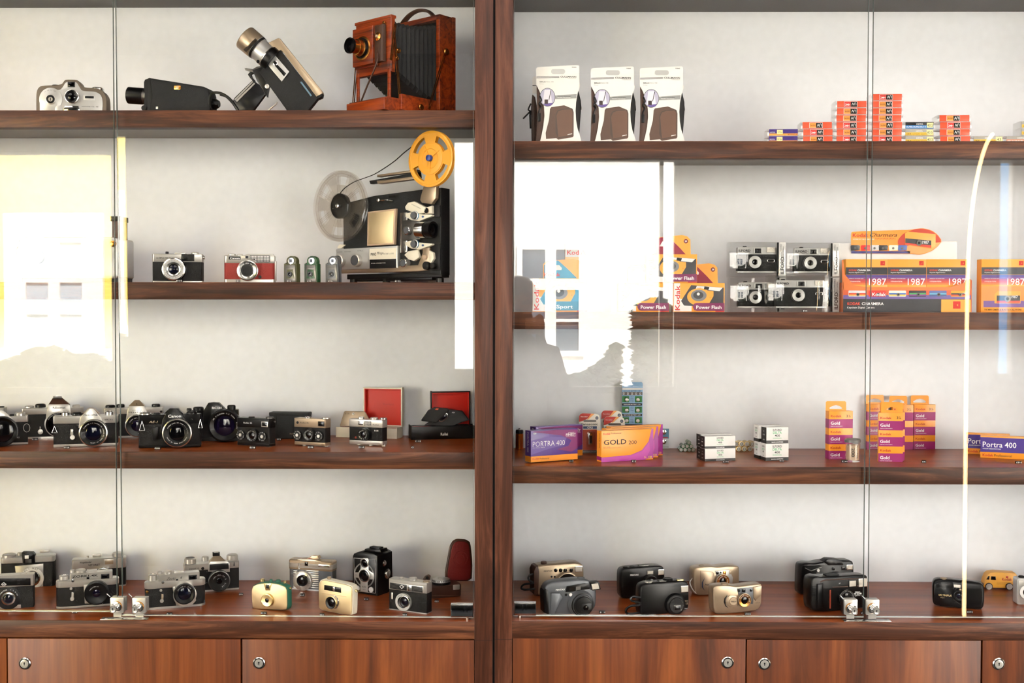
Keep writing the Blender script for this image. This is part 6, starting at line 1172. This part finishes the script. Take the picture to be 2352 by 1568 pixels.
# loose batteries lying, their ends towards us
def lie(x, y, Y, dz, r, m, label, g, L, zf='RC2'):
    T('battery', label, 'battery', zf, x, Y=Y, sh='c', a=0, dz=dz, g=g); cy_ = G.base-r
    b = B().ln(x, cy_, [(r, 0, m), (r, L, m)], 24); b.ln(x, cy_, [(r, .5, m), (r, -1.5, m), (r*.8, -2, m), (r*.78, -3, 'sat'), (r*.5, -3, 'sat'), (r*.48, -1.5, 'k'), (r*.36, -1.5, 'k'), (r*.34, -5, 'sat'), (0, -5.5, 'sat')], 24); b.o('cell')
uu = (DIST+.31)/FPX/5.345; GR = C('2c6a3c', .25); GO = C('c9ae6c', .25, 60)
for i in range(4): lie(238+i*49, 0, .30, 0, 24, GR, 'green loose battery in the bottom row of the pile, %s' % ('at its left end', 'second from the left end', 'third from the left end', 'beside the white cartons')[i], 'green loose batteries', 170)
for i in range(3): lie(263+i*49, 0, .30, 42*uu, 24, GR, 'green loose battery in the second row of the pile, %s' % ('at its left end', 'in its middle', 'beside the white cartons')[i], 'green loose batteries', 170)
lie(336.5, 0, .30, 84.4*uu, 24, GR, 'green loose battery on top of the pile', 'green loose batteries', 170)
for r_ in range(2):
    for i in range(4 if r_ else 3): lie(945+i*68-(34 if r_ else 0), 0, .30, r_*62*uu, 33, GO, 'gold loose battery in the %s row, %s' % (('bottom', 'top')[r_], ('at its left end', 'second from the left', 'third from the left', 'at its right end')[i]), 'gold loose batteries', 170)
BLK = C('161412')
def delta(zf, x, y, a, x0, x1, h, label, dz=0, dark=True, dep=150, Y=None):
    T('film_box', label, 'film carton', zf, x, y, Y=Y, sh='c', a=a, dz=dz); y1 = G.base; y0 = y1-h
    b = B().prism([(X(x0), 0), (X(x1), 0), (X(x1), h), (X(x0), h)], 0, dep, 'wh', 1); s = .2*h
    b.prism([(X(x0), 1), (X(x1), 1), (X(x1), s), (X(x0), s)], -.6, 0, BLK); m = (X(x0)+X(x1))/2; k = h/170
    def t(st, z, hh, mt, w_, bb=.04):
        vs, fs, a0, a1 = glyphs(st, bb); kx = w_/(a1-a0); b.add([((v[0]-(a0+a1)/2)*kx+m, -1.1, z+v[1]*hh/.7) for v in vs], fs, mt)
    t('ILFORD', h*.78, 22*k, 'txk', 98*k); t('DELTA', h*.60, 24*k, C('3fae6c'), 98*k); t('400', h*.43, 22*k, 'txk', 58*k); t('PROFESSIONAL', h*.31, 9*k, C('3fae6c'), 98*k, .02); t('BLACK & WHITE FILM', h*.06, 11*k, 'txw', 125*k, .02)
    b.side(x0, dep)
    if dark:
        b.prism([(0, 1), (dep, 1), (dep, h-1), (0, h-1)], -.6, 0, BLK); m = dep/2; t('135-36', h*.5, 13*k, 'txw', 50*k); t('36 EXP', h*.2, 11*k, 'txw', 48*k, .02); t('DX', h*.72, 11*k, 'txw', 20*k)
    else:
        b.prism([(0, 1), (dep, 1), (dep, s), (0, s)], -.6, 0, BLK); m = dep/2; t('ILFORD', h*.78, 17*k, 'txk', 60*k); t('DELTA', h*.62, 17*k, C('3fae6c'), 60*k); t('400', h*.47, 17*k, 'txk', 36*k); t('24 EXP', h*.27, 9*k, 'txk', 30*k)
    b.T = None; b.o('carton'); return h*G.u
YA = None
h = delta('RC2', 718, 1062, 14, 530, 905, 152, 'white, black and green film carton, lower front one of the first stack of four'); pA = G.p.copy()
delta('RC2', 716, None, 14, 528, 903, 152, 'white, black and green film carton, upper front one of the first stack of four', dz=h+.0003, Y=pA.y)
sA = 152*G.u
h = delta('RC2', 675, None, 14, 488, 863, 152, 'white, black and green film carton, lower rear one of the first stack of four', Y=pA.y+.0335)
delta('RC2', 672, None, 14, 485, 860, 152, 'white, black and green film carton, upper rear one of the first stack of four', dz=h+.0003, Y=pA.y+.0335)
tag('RC2', 786, 1086, 'c', '€178', 'before the first stack of black and white film cartons')
h = delta('RC2', 1415, 1058, 12, 1278, 1556, 208, 'white, black and green film carton, lower front one of the second stack of four', dark=False); pA = G.p.copy()
delta('RC2', 1415, None, 12, 1284, 1552, 200, 'white, black and green film carton, upper front one of the second stack of four', dz=h+.0003, Y=pA.y)
h = delta('RC2', 1330, None, 12, 1195, 1460, 208, 'white, black and green film carton, lower rear one of the second stack of four', dark=False, Y=pA.y+.034)
delta('RC2', 1325, None, 12, 1190, 1455, 200, 'white, black and green film carton, upper rear one of the second stack of four', dz=h+.0003, Y=pA.y+.034, dark=False)
tag('RC2', 1472, 1074, 'c', '€16', 'before the second stack of black and white film cartons', a=-10)
def gold3(x, y, label, x0, x1, ytop, dep, a=0, side='L', tab=(20, 220), notxt=False):
    T('film_box', label, 'film carton', 'RC3', x, y, sh='c', a=a); y1 = G.base; H = y1-ytop; w = x1-x0
    b = B().bx(x0, ytop, x1, y1, 0, dep, ORA, 1.5)
    for i in range(3):
        ya = ytop+H*(.165+i*.329); yc = ya+H*(.19 if i < 2 else .175); strip(b, x0, x1, ya, yc, C('9c1f6c', .3), dep, -.6, side)
        b.tx('Gold', x0+18, ya+H*.115, H*.062, 'txw', -1.2, w=w*.39, b=.02); b.tx('FILM FOR COLOR PRINTS', x0+18, ya+H*.155, H*.012, 'txw', -1.2, w=w*.5, b=.02)
        b.tx('Kodak', x0+18, ya-H*.04, H*.045, C('b8201a'), -1.2, w=w*.46, b=.04)
    b.tx('3', x1-70, ytop+H*.125, H*.05, 'txk', -1.2, b=.02); b.tx('36', x1-46, ytop+H*.095, H*.02, 'txk', -1.2, b=.03); b.tx('200', x1-46, ytop+H*.125, H*.02, 'txk', -1.2, b=.02); b.o('carton')
    t0, t1 = x0-10+tab[0], x0+tab[1]; y0 = ytop-H*.2; b = B(); xm = (t0+t1)/2
    b.px([(t0, ytop+2), (t0+2, y0+12), (t0+14, y0), (t1-14, y0), (t1-2, y0+12), (t1, ytop+2), (t1-6, ytop+2), (xm+62, ytop-18), (xm+68, ytop-32), (xm+40, ytop-52), (xm, ytop-62), (xm-40, ytop-52), (xm-72, ytop-32), (xm-68, ytop-20), (xm+60, ytop-18), (t1-8, ytop+2)], dep*.5, dep*.5+3, ORA); b.o('hang_tab')
gold3(1255, 822, 'magenta and orange three-pack film carton at the right end of the rear row', 1142, 1376, 330, 55, tab=(-20, 170))
gold3(1020, 826, 'magenta and orange three-pack film carton in the rear row, mostly hidden by the front one', 905, 1134, 335, 55, tab=(-20, 170))
gold3(735, 824, 'magenta and orange three-pack film carton behind the right door seam', 632, 860, 325, 50, a=4, tab=(0, 188))
gold3(318, 932, 'magenta and orange three-pack film carton standing behind the film canister', 208, 468, 402, 110, a=5, tab=(-8, 208))
gold3(925, 945, 'magenta and orange three-pack film carton, second of the two standing in front', 775, 1040, 412, 100, a=-5, side='R', tab=(10, 230))
gold3(885, 962, 'magenta and orange three-pack film carton, foremost one right of the door seam', 752, 1020, 420, 60, a=-7, side='R', tab=(40, 270))
T('film_canister', 'small clear grey-lidded canister holding a film roll, before the leftmost three-pack', 'canister', 'RC3', 492, 965, sh='c')
B().kn(492, 752, 966, 80, 80, 'plastic').o('clear_tub'); b = B().kn(492, 775, 945, 68, 80, 'tan'); b.o('film_roll'); B().kn(492, 712, 752, 88, 80, C('6f6f6d', .4)).o('cap'); TXT(0, '200', 460, 808, 34, 'dkm', 8, rot=-90, w=100, b=.02); TXT(0, 'Kodak', 512, 780, 22, 'dkm', 8, rot=-90, w=150)
tag('RC3', 384, 968, 'c', '€149', 'before the film canister'); tag('RC3', 1256, 972, 'c', '€45', 'right of the three-pack cartons', a=-6)
def portra35(x, y, a, x0, x1, y0, dep, label):
    b = carton('film_box', label, 'film carton', 'RC3', x, y, a, x0, x1, y0, G.base, dep, ORA) if False else None
    T('film_box', label, 'film carton', 'RC3', x, y, sh='c', a=a); H = G.base-y0; w = (x1-x0)/G.ca; l = X(x0)
    b = B().prism([(l, 0), (l+w, 0), (l+w, H), (l, H)], 0, dep, ORA, 1.2); b.prism([(l, H*.27), (l+w, H*.27), (l+w, H*.93), (l, H*.93)], -.6, 0, C('46308a', .3))
    def t(st, xx, z, hh, mt, w_, bb=0): vs, fs, a0, a1 = glyphs(st, bb); k = w_/(a1-a0); b.add([(l+xx+(v[0]-a0)*k, -1.2, z+v[1]*hh/.7) for v in vs], fs, mt)
    t('Portra 400', 24, H*.50, 58, 'txw', 340, .01); t('COLOR NEGATIVE FILM', 24, H*.40, 10, 'txw', 182, .03); t('Kodak', 24, H*.08, 26, C('c8281a'), 108, .03); t('Professional', 142, H*.08, 26, 'txk', 178)
    b.o('carton')
portra35(1960, 880, -22, 1708, 2190, 650, 100, 'violet and orange film carton, rear one of the pair at the right end')
portra35(2130, 925, -22, 1870, 2420, 680, 110, 'violet and orange film carton, front one of the pair at the right end')
tag('RC3', 2296, 980, 'c', '€238', 'before the violet and orange cartons at the right end')

# ================================================================ right cabinet, base board
def zoomcam(nm_label, zf, x, y, a, outline, dep, m, bev=9, name='compact_camera'):
    T(name, nm_label, 'camera', zf, x, y, sh='d', a=a); return B().px(soft(outline), 0, dep, m, bev).o('body', ang=50)
def fl(x0, y0, x1, y1, d=-2): B().bx(x0-4, y0-4, x1+4, y1+4, d-1, d+8, 'chr', 2, 4).bx(x0, y0, x1, y1, d-4, d+6, 'flash', 1, 2).o('flash')
zoomcam('champagne and brown zoom camera with a wrist strap, behind the dark grey one', 'RD1', 475, 405, 16, [(258, 400), (255, 190), (275, 155), (330, 140), (600, 115), (660, 122), (690, 150), (690, 370), (600, 400), (300, 410)], 140, 'champ', 16)
B().px([(254, 400), (252, 195), (268, 160), (290, 150), (300, 200), (292, 405)], -2, 142, 'leabr', 8).o('hand_grip'); TXT(0, 'PENTAX', 338, 202, 13, 'txk', -.8, w=74, b=.03); fl(612, 150, 672, 196)
for u in (425, 468, 508, 560): D_(u+16, 186, 17 if u == 468 else 16, 4, 'k', 'lensg', 'sensor_window')
K(350, 118, 150, 28, 'leabr', name='shutter_button'); K(390, 138, 152, 20, 'champ'); LN(545, 320, 100, 50, 'champ', 'champ', 'k', .5, 'lensg'); D_(405, 242, 9, 2, 'k'); D_(432, 243, 9, 2, 'k')
B().rod([(262, 225, 20), (215, 235, 10), (205, 270, 0), (250, 300, 0), (170, 310, -5), (140, 340, -10), (170, 355, -12), (262, 350, 0)], 9, 'k', 8, .6).o('wrist_strap')
zoomcam('dark grey zoom camera with a pop-up flash, at the left end of the right base', 'RD1', 560, 571, 15, [(345, 560), (340, 370), (360, 320), (410, 290), (640, 262), (740, 268), (800, 340), (796, 500), (760, 545), (640, 575), (400, 585)], 130, 'grey', 16)
B().px([(343, 560), (338, 380), (352, 345), (375, 360), (384, 575)], -3, 133, 'k', 6).o('rubber_grip'); B().px([(395, 380), (470, 380), (500, 420), (440, 540), (420, 584), (385, 584)], -24, 4, 'grey', 14).o('hand_grip')
TXT(0, 'PENTAX', 442, 366, 15, 'txw', -.8, w=80, b=.04); B().px([(525, 375), (535, 325), (690, 295), (735, 300), (740, 345), (560, 375)], -8, 4, 'k', 3).px([(552, 362), (556, 335), (600, 328), (602, 362)], -10, -6, 'lensg').px([(615, 360), (615, 326), (656, 320), (656, 352)], -10, -6, 'dkm').o('window_strip')
B().px([(735, 285), (812, 278), (832, 345), (760, 358)], -22, 50, 'k', 5).o('flash_head'); B().px([(745, 298), (804, 290), (816, 338), (756, 346)], -28, -16, 'flash', 1).o('flash')
b = B().ln(660, 475, [(118, 4, 'grey'), (108, -30, 'grey'), (104, -34, 'grey'), (102, -54, 'grey'), (92, -56, 'k'), (88, -74, 'grey'), (80, -76, 'k'), (76, -92, 'k'), (60, -94, 'k')]); b.o('zoom_barrel'); B().bx(636, 450, 728, 526, -98, -88, 'k', 3, 16).ln(674, 490, [(26, -92, 'k'), (24, -100, 'k'), (20, -98, 'lensg'), (0, -100, 'lensg')]).o('lens'); D_(530, 400, 12, 3, 'k'); D_(570, 398, 14, 8, 'champ', 'wh')
K(455, 288, 312, 30, 'grey', name='shutter_button'); K(672, 256, 274, 40, 'grey'); K(540, 286, 296, 20, 'grey')
tag('RD1', 850, 565, 'd', '€110', 'right of the dark grey zoom camera', a=14)
zoomcam('black zoom camera at the back with white lettering, behind the black zoom camera in front', 'RD1', 1200, 432, 14, [(1012, 425), (1010, 210), (1030, 180), (1080, 168), (1340, 145), (1392, 158), (1392, 380), (1360, 400), (1050, 435)], 125, 'k', 10)
TXT(0, 'PENTAX', 1090, 236, 14, 'txw', -.8, w=74, b=.04); fl(1336, 180, 1382, 222); B().bx(1235, 190, 1292, 222, -4, 2, 'dkm', 2).bx(1240, 194, 1288, 218, -6, 0, 'flash', 1).o('viewfinder_window'); LN(1275, 300, 66, 46, 'k', 'k', 'k', .6); K(1062, 165, 182, 22, 'k'); K(1120, 160, 176, 26, 'k', name='shutter_button'); B().bx(1180, 148, 1260, 165, 30, 70, 'dkm', 2).o('display')
zoomcam('black zoom camera with a strap loop, in the front row with gold lettering on top', 'RD1', 1390, 570, 16, [(1178, 575), (1180, 350), (1200, 318), (1250, 300), (1390, 290), (1560, 272), (1606, 295), (1608, 500), (1590, 540), (1230, 590)], 130, 'k', 16)
fl(1535, 322, 1594, 372); b = B().ln(1478, 480, [(98, 4, 'k'), (88, -34, 'k'), (80, -40, 'km'), (70, -42, 'k'), (66, -50, 'k'), (40, -50, 'k')]); b.rt('SMC PENTAX ZOOM 38-115', 1478, 480, 54, 8, -51, 'dkm', 140); b.o('zoom_barrel'); B().bx(1450, 478, 1512, 524, -56, -46, 'dkm', 2, 6).bx(1456, 482, 1506, 518, -58, -50, 'lensg', 1, 5).o('lens')
TXT(0, 'ESPIO', 1556, 462, 13, 'champ', -.8, w=40); TXT(0, '115', 1566, 486, 18, 'champ', -.8, w=28); TXT(0, 'PENTAX', 1540, 528, 10, 'wh', -.8, w=52, b=.03); K(1268, 286, 312, 34, 'sat', name='shutter_button', m2='k'); K(1435, 262, 280, 44, 'k'); B().bx(1355, 282, 1430, 298, 30, 80, 'dkm', 2).o('display'); B().bx(1505, 268, 1560, 284, 10, 40, 'gold', 2).o('nameplate')
B().rod([(1185, 430, 10), (1110, 420, 0), (1100, 450, -6), (1175, 470, 0), (1160, 490, -8), (1100, 500, 0), (1060, 530, 4), (1065, 565, 8), (1110, 570, 8), (1170, 560, 4)], 11, 'k', 8, .7).o('wrist_strap')
zoomcam('champagne zoom camera with a crescent grip, in the back row', 'RD1', 1830, 405, 14, [(1650, 395), (1646, 185), (1665, 165), (1720, 158), (1800, 150), (1850, 160), (1930, 146), (2035, 148), (2042, 170), (2042, 380), (1700, 412)], 120, 'champ', 9)
B().px([(1700, 190), (1810, 200), (1832, 260), (1815, 330), (1790, 360), (1700, 350)], -7, 2, 'champ', 5).px([(1738, 250), (1712, 290), (1712, 335), (1738, 365), (1722, 335), (1722, 290)], -9, -5, C('20304e'), 1).o('hand_grip'); TXT(0, 'Nikon', 1738, 320, 16, 'txk', -7.8, w=70, b=.03, sh=.3)
B().px([(1828, 190), (1950, 178), (1985, 250), (1980, 300), (1860, 300)], -5, 2, 'alu', 3).o('front_panel'); D_(1848, 208, 13, 8, 'k', 'lensg', 'sensor_window'); D_(1876, 205, 8, 8, 'k'); B().bx(1896, 192, 1922, 226, -10, -3, 'brass', 1).o('viewfinder_window'); D_(1960, 205, 13, 6, 'k', 'champ')
LN(1900, 285, 62, 34, 'champ', 'champ', 'brass', .5, 'lensg', 'NIKON LENS ZOOM', 8); K(1728, 152, 168, 26, 'champ', name='shutter_button'); B().rod([(1650, 265, 40), (1622, 300, 30), (1640, 360, 10), (1665, 390, -4)], 5, 'sat', 6).o('strap_cord')
zoomcam('champagne gold zoom camera with an oval grip, in the front row', 'RD1', 2030, 562, 14, [(1820, 560), (1815, 345), (1830, 325), (1930, 316), (2020, 330), (2100, 318), (2230, 300), (2238, 320), (2236, 530), (2060, 558), (1880, 572)], 120, 'champ', 9)
B().px([(2020, 345), (2155, 330), (2165, 420), (2160, 480), (2050, 480)], -5, 2, 'grey', 3).o('front_panel'); B().px([(2160, 330), (2235, 316), (2232, 400), (2180, 450), (2160, 420)], -9, 2, 'champ', 5).o('flash_cover')
B().px([(1925, 425), (1960, 402), (2015, 405), (2030, 440), (2020, 500), (1960, 512), (1920, 480)], -8, 2, 'champ', 6).px([(1935, 405), (1912, 430), (1906, 465), (1920, 500), (1945, 518), (1922, 490), (1916, 450)], -6, 0, 'k', 1).ln(1985, 455, [(38, -6, 'champ'), (34, -14, 'champ')]).o('hand_grip'); TXT(0, 'Nikon', 1962, 464, 12, 'txk', -15, w=46, b=.03, sh=.3)
D_(2035, 362, 12, 8, 'k', 'lensg', 'sensor_window'); win(2058, 348, 2092, 376, -5, 'k', 'lensg'); D_(2140, 358, 12, 8, 'k', 'lensg', 'sensor_window'); LN(2090, 450, 60, 34, 'champ', 'champ', 'brass', .55, 'lensg', 'NIKON LENS ZOOM 38', 8); TXT(0, 'LiteTouch', 2182, 475, 10, 'txk', -.8, w=40); K(1930, 306, 322, 32, 'champ', name='shutter_button')
tag('RD1', 2118, 580, 'd', '€130', 'before the champagne gold zoom camera', a=8)
zoomcam('black camera with a white round logo and raised top, behind the front black one', 'RD2', 490, 428, 12, [(240, 420), (245, 190), (255, 150), (300, 135), (380, 140), (460, 118), (640, 108), (720, 108), (745, 130), (748, 380), (700, 410), (260, 435)], 140, 'k', 14)
B().px([(455, 120), (485, 100), (500, 92), (590, 95), (630, 112), (645, 150), (500, 155)], -8, 90, 'k', 6).o('top_hump'); D_(408, 205, 14, 2, 'wh', 'wh', 'logo_badge'); TXT(0, 'MINOLTA', 408, 232, 7, 'wh', -.8, al='C', w=34); fl(678, 150, 730, 192); win(625, 165, 662, 198, -2); D_(550, 186, 15, 6, 'dkm', 'lensg', 'sensor_window'); LN(605, 300, 76, 50, 'k', 'k', 'k', .6); B().px([(285, 180), (340, 205), (440, 170), (440, 176), (340, 214), (285, 188)], -4, 2, 'dkm', 1).o('trim_line'); K(350, 142, 162, 30, 'k', name='shutter_button')
zoomcam('black zoom camera with a red stripe, directly behind the lower right door locks', 'RD2', 615, 588, 18, [(345, 570), (343, 310), (360, 275), (400, 262), (440, 270), (860, 240), (878, 265), (878, 540), (860, 555), (600, 590), (400, 592)], 150, 'k', 12)
B().px([(430, 320), (470, 300), (870, 275), (870, 268), (470, 290), (425, 310)], -3, 2, 'leabr', 1).px([(540, 360), (870, 340), (870, 348), (540, 368)], -3, 2, 'leabr', 1).o('trim_line'); B().bx(514, 390, 526, 565, -4, 2, C('9c3a22')).o('red_stripe'); fl(792, 280, 868, 352); win(690, 290, 770, 362, -3, 'k', 'flash'); TXT(0, 'AF', 600, 332, 12, 'wh', -.8)
b = B().ln(660, 462, [(84, 2, 'k'), (82, -30, 'k'), (78, -32, 'dkm'), (76, -34, 'k'), (60, -34, 'k')]); b.rt('NIKON LENS MACRO 35-80mm', 660, 462, 66, 7, -35, 'wh', 150); b.o('zoom_barrel'); TXT(0, 'Nikon', 756, 414, 13, 'txw', -.8, w=46, b=.04); TXT(0, 'TW ZOOM', 744, 434, 17, 'txw', -.8, w=72, b=.05); TXT(0, 'QUARTZ DATE', 754, 446, 7, 'txw', -.8, w=50)
B().ln(660, 462, [(58, -33, 'k'), (40, -36, 'lensg'), (0, -36, 'lensg')]).o('lens'); B().bx(500, 248, 620, 268, 30, 90, 'km', 2).o('display'); K(488, 265, 285, 26, 'k', name='shutter_button')
for i in range(6): B().bx(352, 355+i*18, 384, 365+i*18, -5, 2, 'km', 1).o('grip_ridge')
b = B(); b.bx(392, 330, 450, 560, -14, 4, 'k', 10); b.o('hand_grip')
T('compact_camera', 'small smooth black camera with gold lettering and a sliding front', 'camera', 'RD2', 1730, 565, sh='d', a=-16)
oo = [(1490, 500), (1482, 340), (1500, 295), (1550, 282), (1700, 300), (1930, 330), (1965, 355), (1978, 410), (1975, 560), (1950, 590), (1700, 575), (1520, 545)]
oo = [(1488, 500), (1484, 340), (1500, 296), (1560, 284), (1930, 322), (1968, 350), (1977, 400), (1974, 545), (1945, 582), (1540, 545), (1500, 530)]
B().px(soft(oo), 0, 130, 'k', 24).o('body', ang=50); B().px([(1500, 330), (1560, 305), (1680, 315), (1690, 380), (1690, 480), (1800, 560), (1560, 540), (1505, 510)], -8, 4, 'k', 10).o('sliding_cover'); TXT(0, 'OLYMPUS', 1542, 442, 17, 'gold', -8.8, w=126, b=.04); TXT(0, 'mju', 1560, 462, 10, 'gold', -8.8, w=40, sh=.3)
B().bx(1684, 338, 1752, 366, -4, 2, 'flash', 2, 4).o('flash'); LN(1738, 448, 46, 22, 'k', 'k', 'k', .5, 'lensb'); D_(1778, 372, 12, 6, 'k', 'lensg', 'sensor_window'); D_(1748, 385, 10, 6, 'k', 'champ', 'sensor_window'); D_(1716, 380, 8, 6, 'k', 'lensg', 'sensor_window'); K(1592, 280, 298, 30, 'champ', name='shutter_button'); TXT(0, 'OLYMPUS LENS 35mm 1:3.5', 1692, 512, 7, 'dkm', -8.8, w=110)
tag('RD2', 1842, 610, 'd', '€190', 'before the small smooth black camera, under the mirrored lamp'); tag('RD2', 842, 620, 'd', '€110', 'between the two lower right door locks', a=6)
VY = C('e9a83c', .35)
T('toy_van', 'small yellow toy delivery van with red lettering, at the right end of the base', 'toy van', 'RD2', 2130, 388, sh='d', a=-6)
B().px([(1975, 340), (1985, 300), (2005, 250), (2030, 228), (2080, 222), (2270, 232), (2286, 250), (2284, 372), (2262, 376), (1985, 368)], 0, 120, VY, 7).o('van_body', ang=40)
B().px([(1995, 290), (2012, 258), (2026, 258), (2022, 292)], -2, 2, 'lensg', 1).o('quarter_window'); B().px([(2038, 292), (2040, 260), (2084, 262), (2086, 294)], -2, 2, 'lensg', 1).o('cab_window')
TXT(0, 'Kodak', 2144, 300, 26, C('a3261c'), -.9, w=92, b=.03); B().bx(2180, 258, 2202, 276, -1.6, 0, C('a3261c'), .3, 5).o('emblem')
for i in range(3): B().bx(2094, 318+i*9, 2282, 320+i*9, -1, .5, C('a06a20')).o('side_stripe')
for x in (2020, 2212): b = B().ln(x, 356, [(34, 0, 'km'), (34, -8, 'km'), (28, -10, 'km'), (18, -8, 'sat'), (8, -8, 'sat'), (6, -10, 'sat'), (0, -10, 'sat')]); b.ln(x, 356, [(34, 100, 'km'), (34, 118, 'km')]); b.o('wheel')
B().bx(1968, 330, 1978, 346, 10, 110, 'chr', 2).o('bumper')
T('compact_camera', 'silver and black camera with a large round front, cut off by the right edge', 'camera', 'RD2', 2420, 530, sh='d', a=-4)
B().bx(2282, 280, 2560, 532, 0, 110, 'alu', 8, 22).o('body'); B().bx(2296, 296, 2560, 514, -4, 2, 'sat', 4, 16).o('front_plate'); B().ln(2372, 405, [(70, 0, 'alu'), (68, -26, 'alu'), (60, -28, 'wh'), (40, -28, 'wh'), (36, -22, 'k'), (0, -22, 'lensg')]).o('lens'); K(2340, 264, 284, 28, 'km')
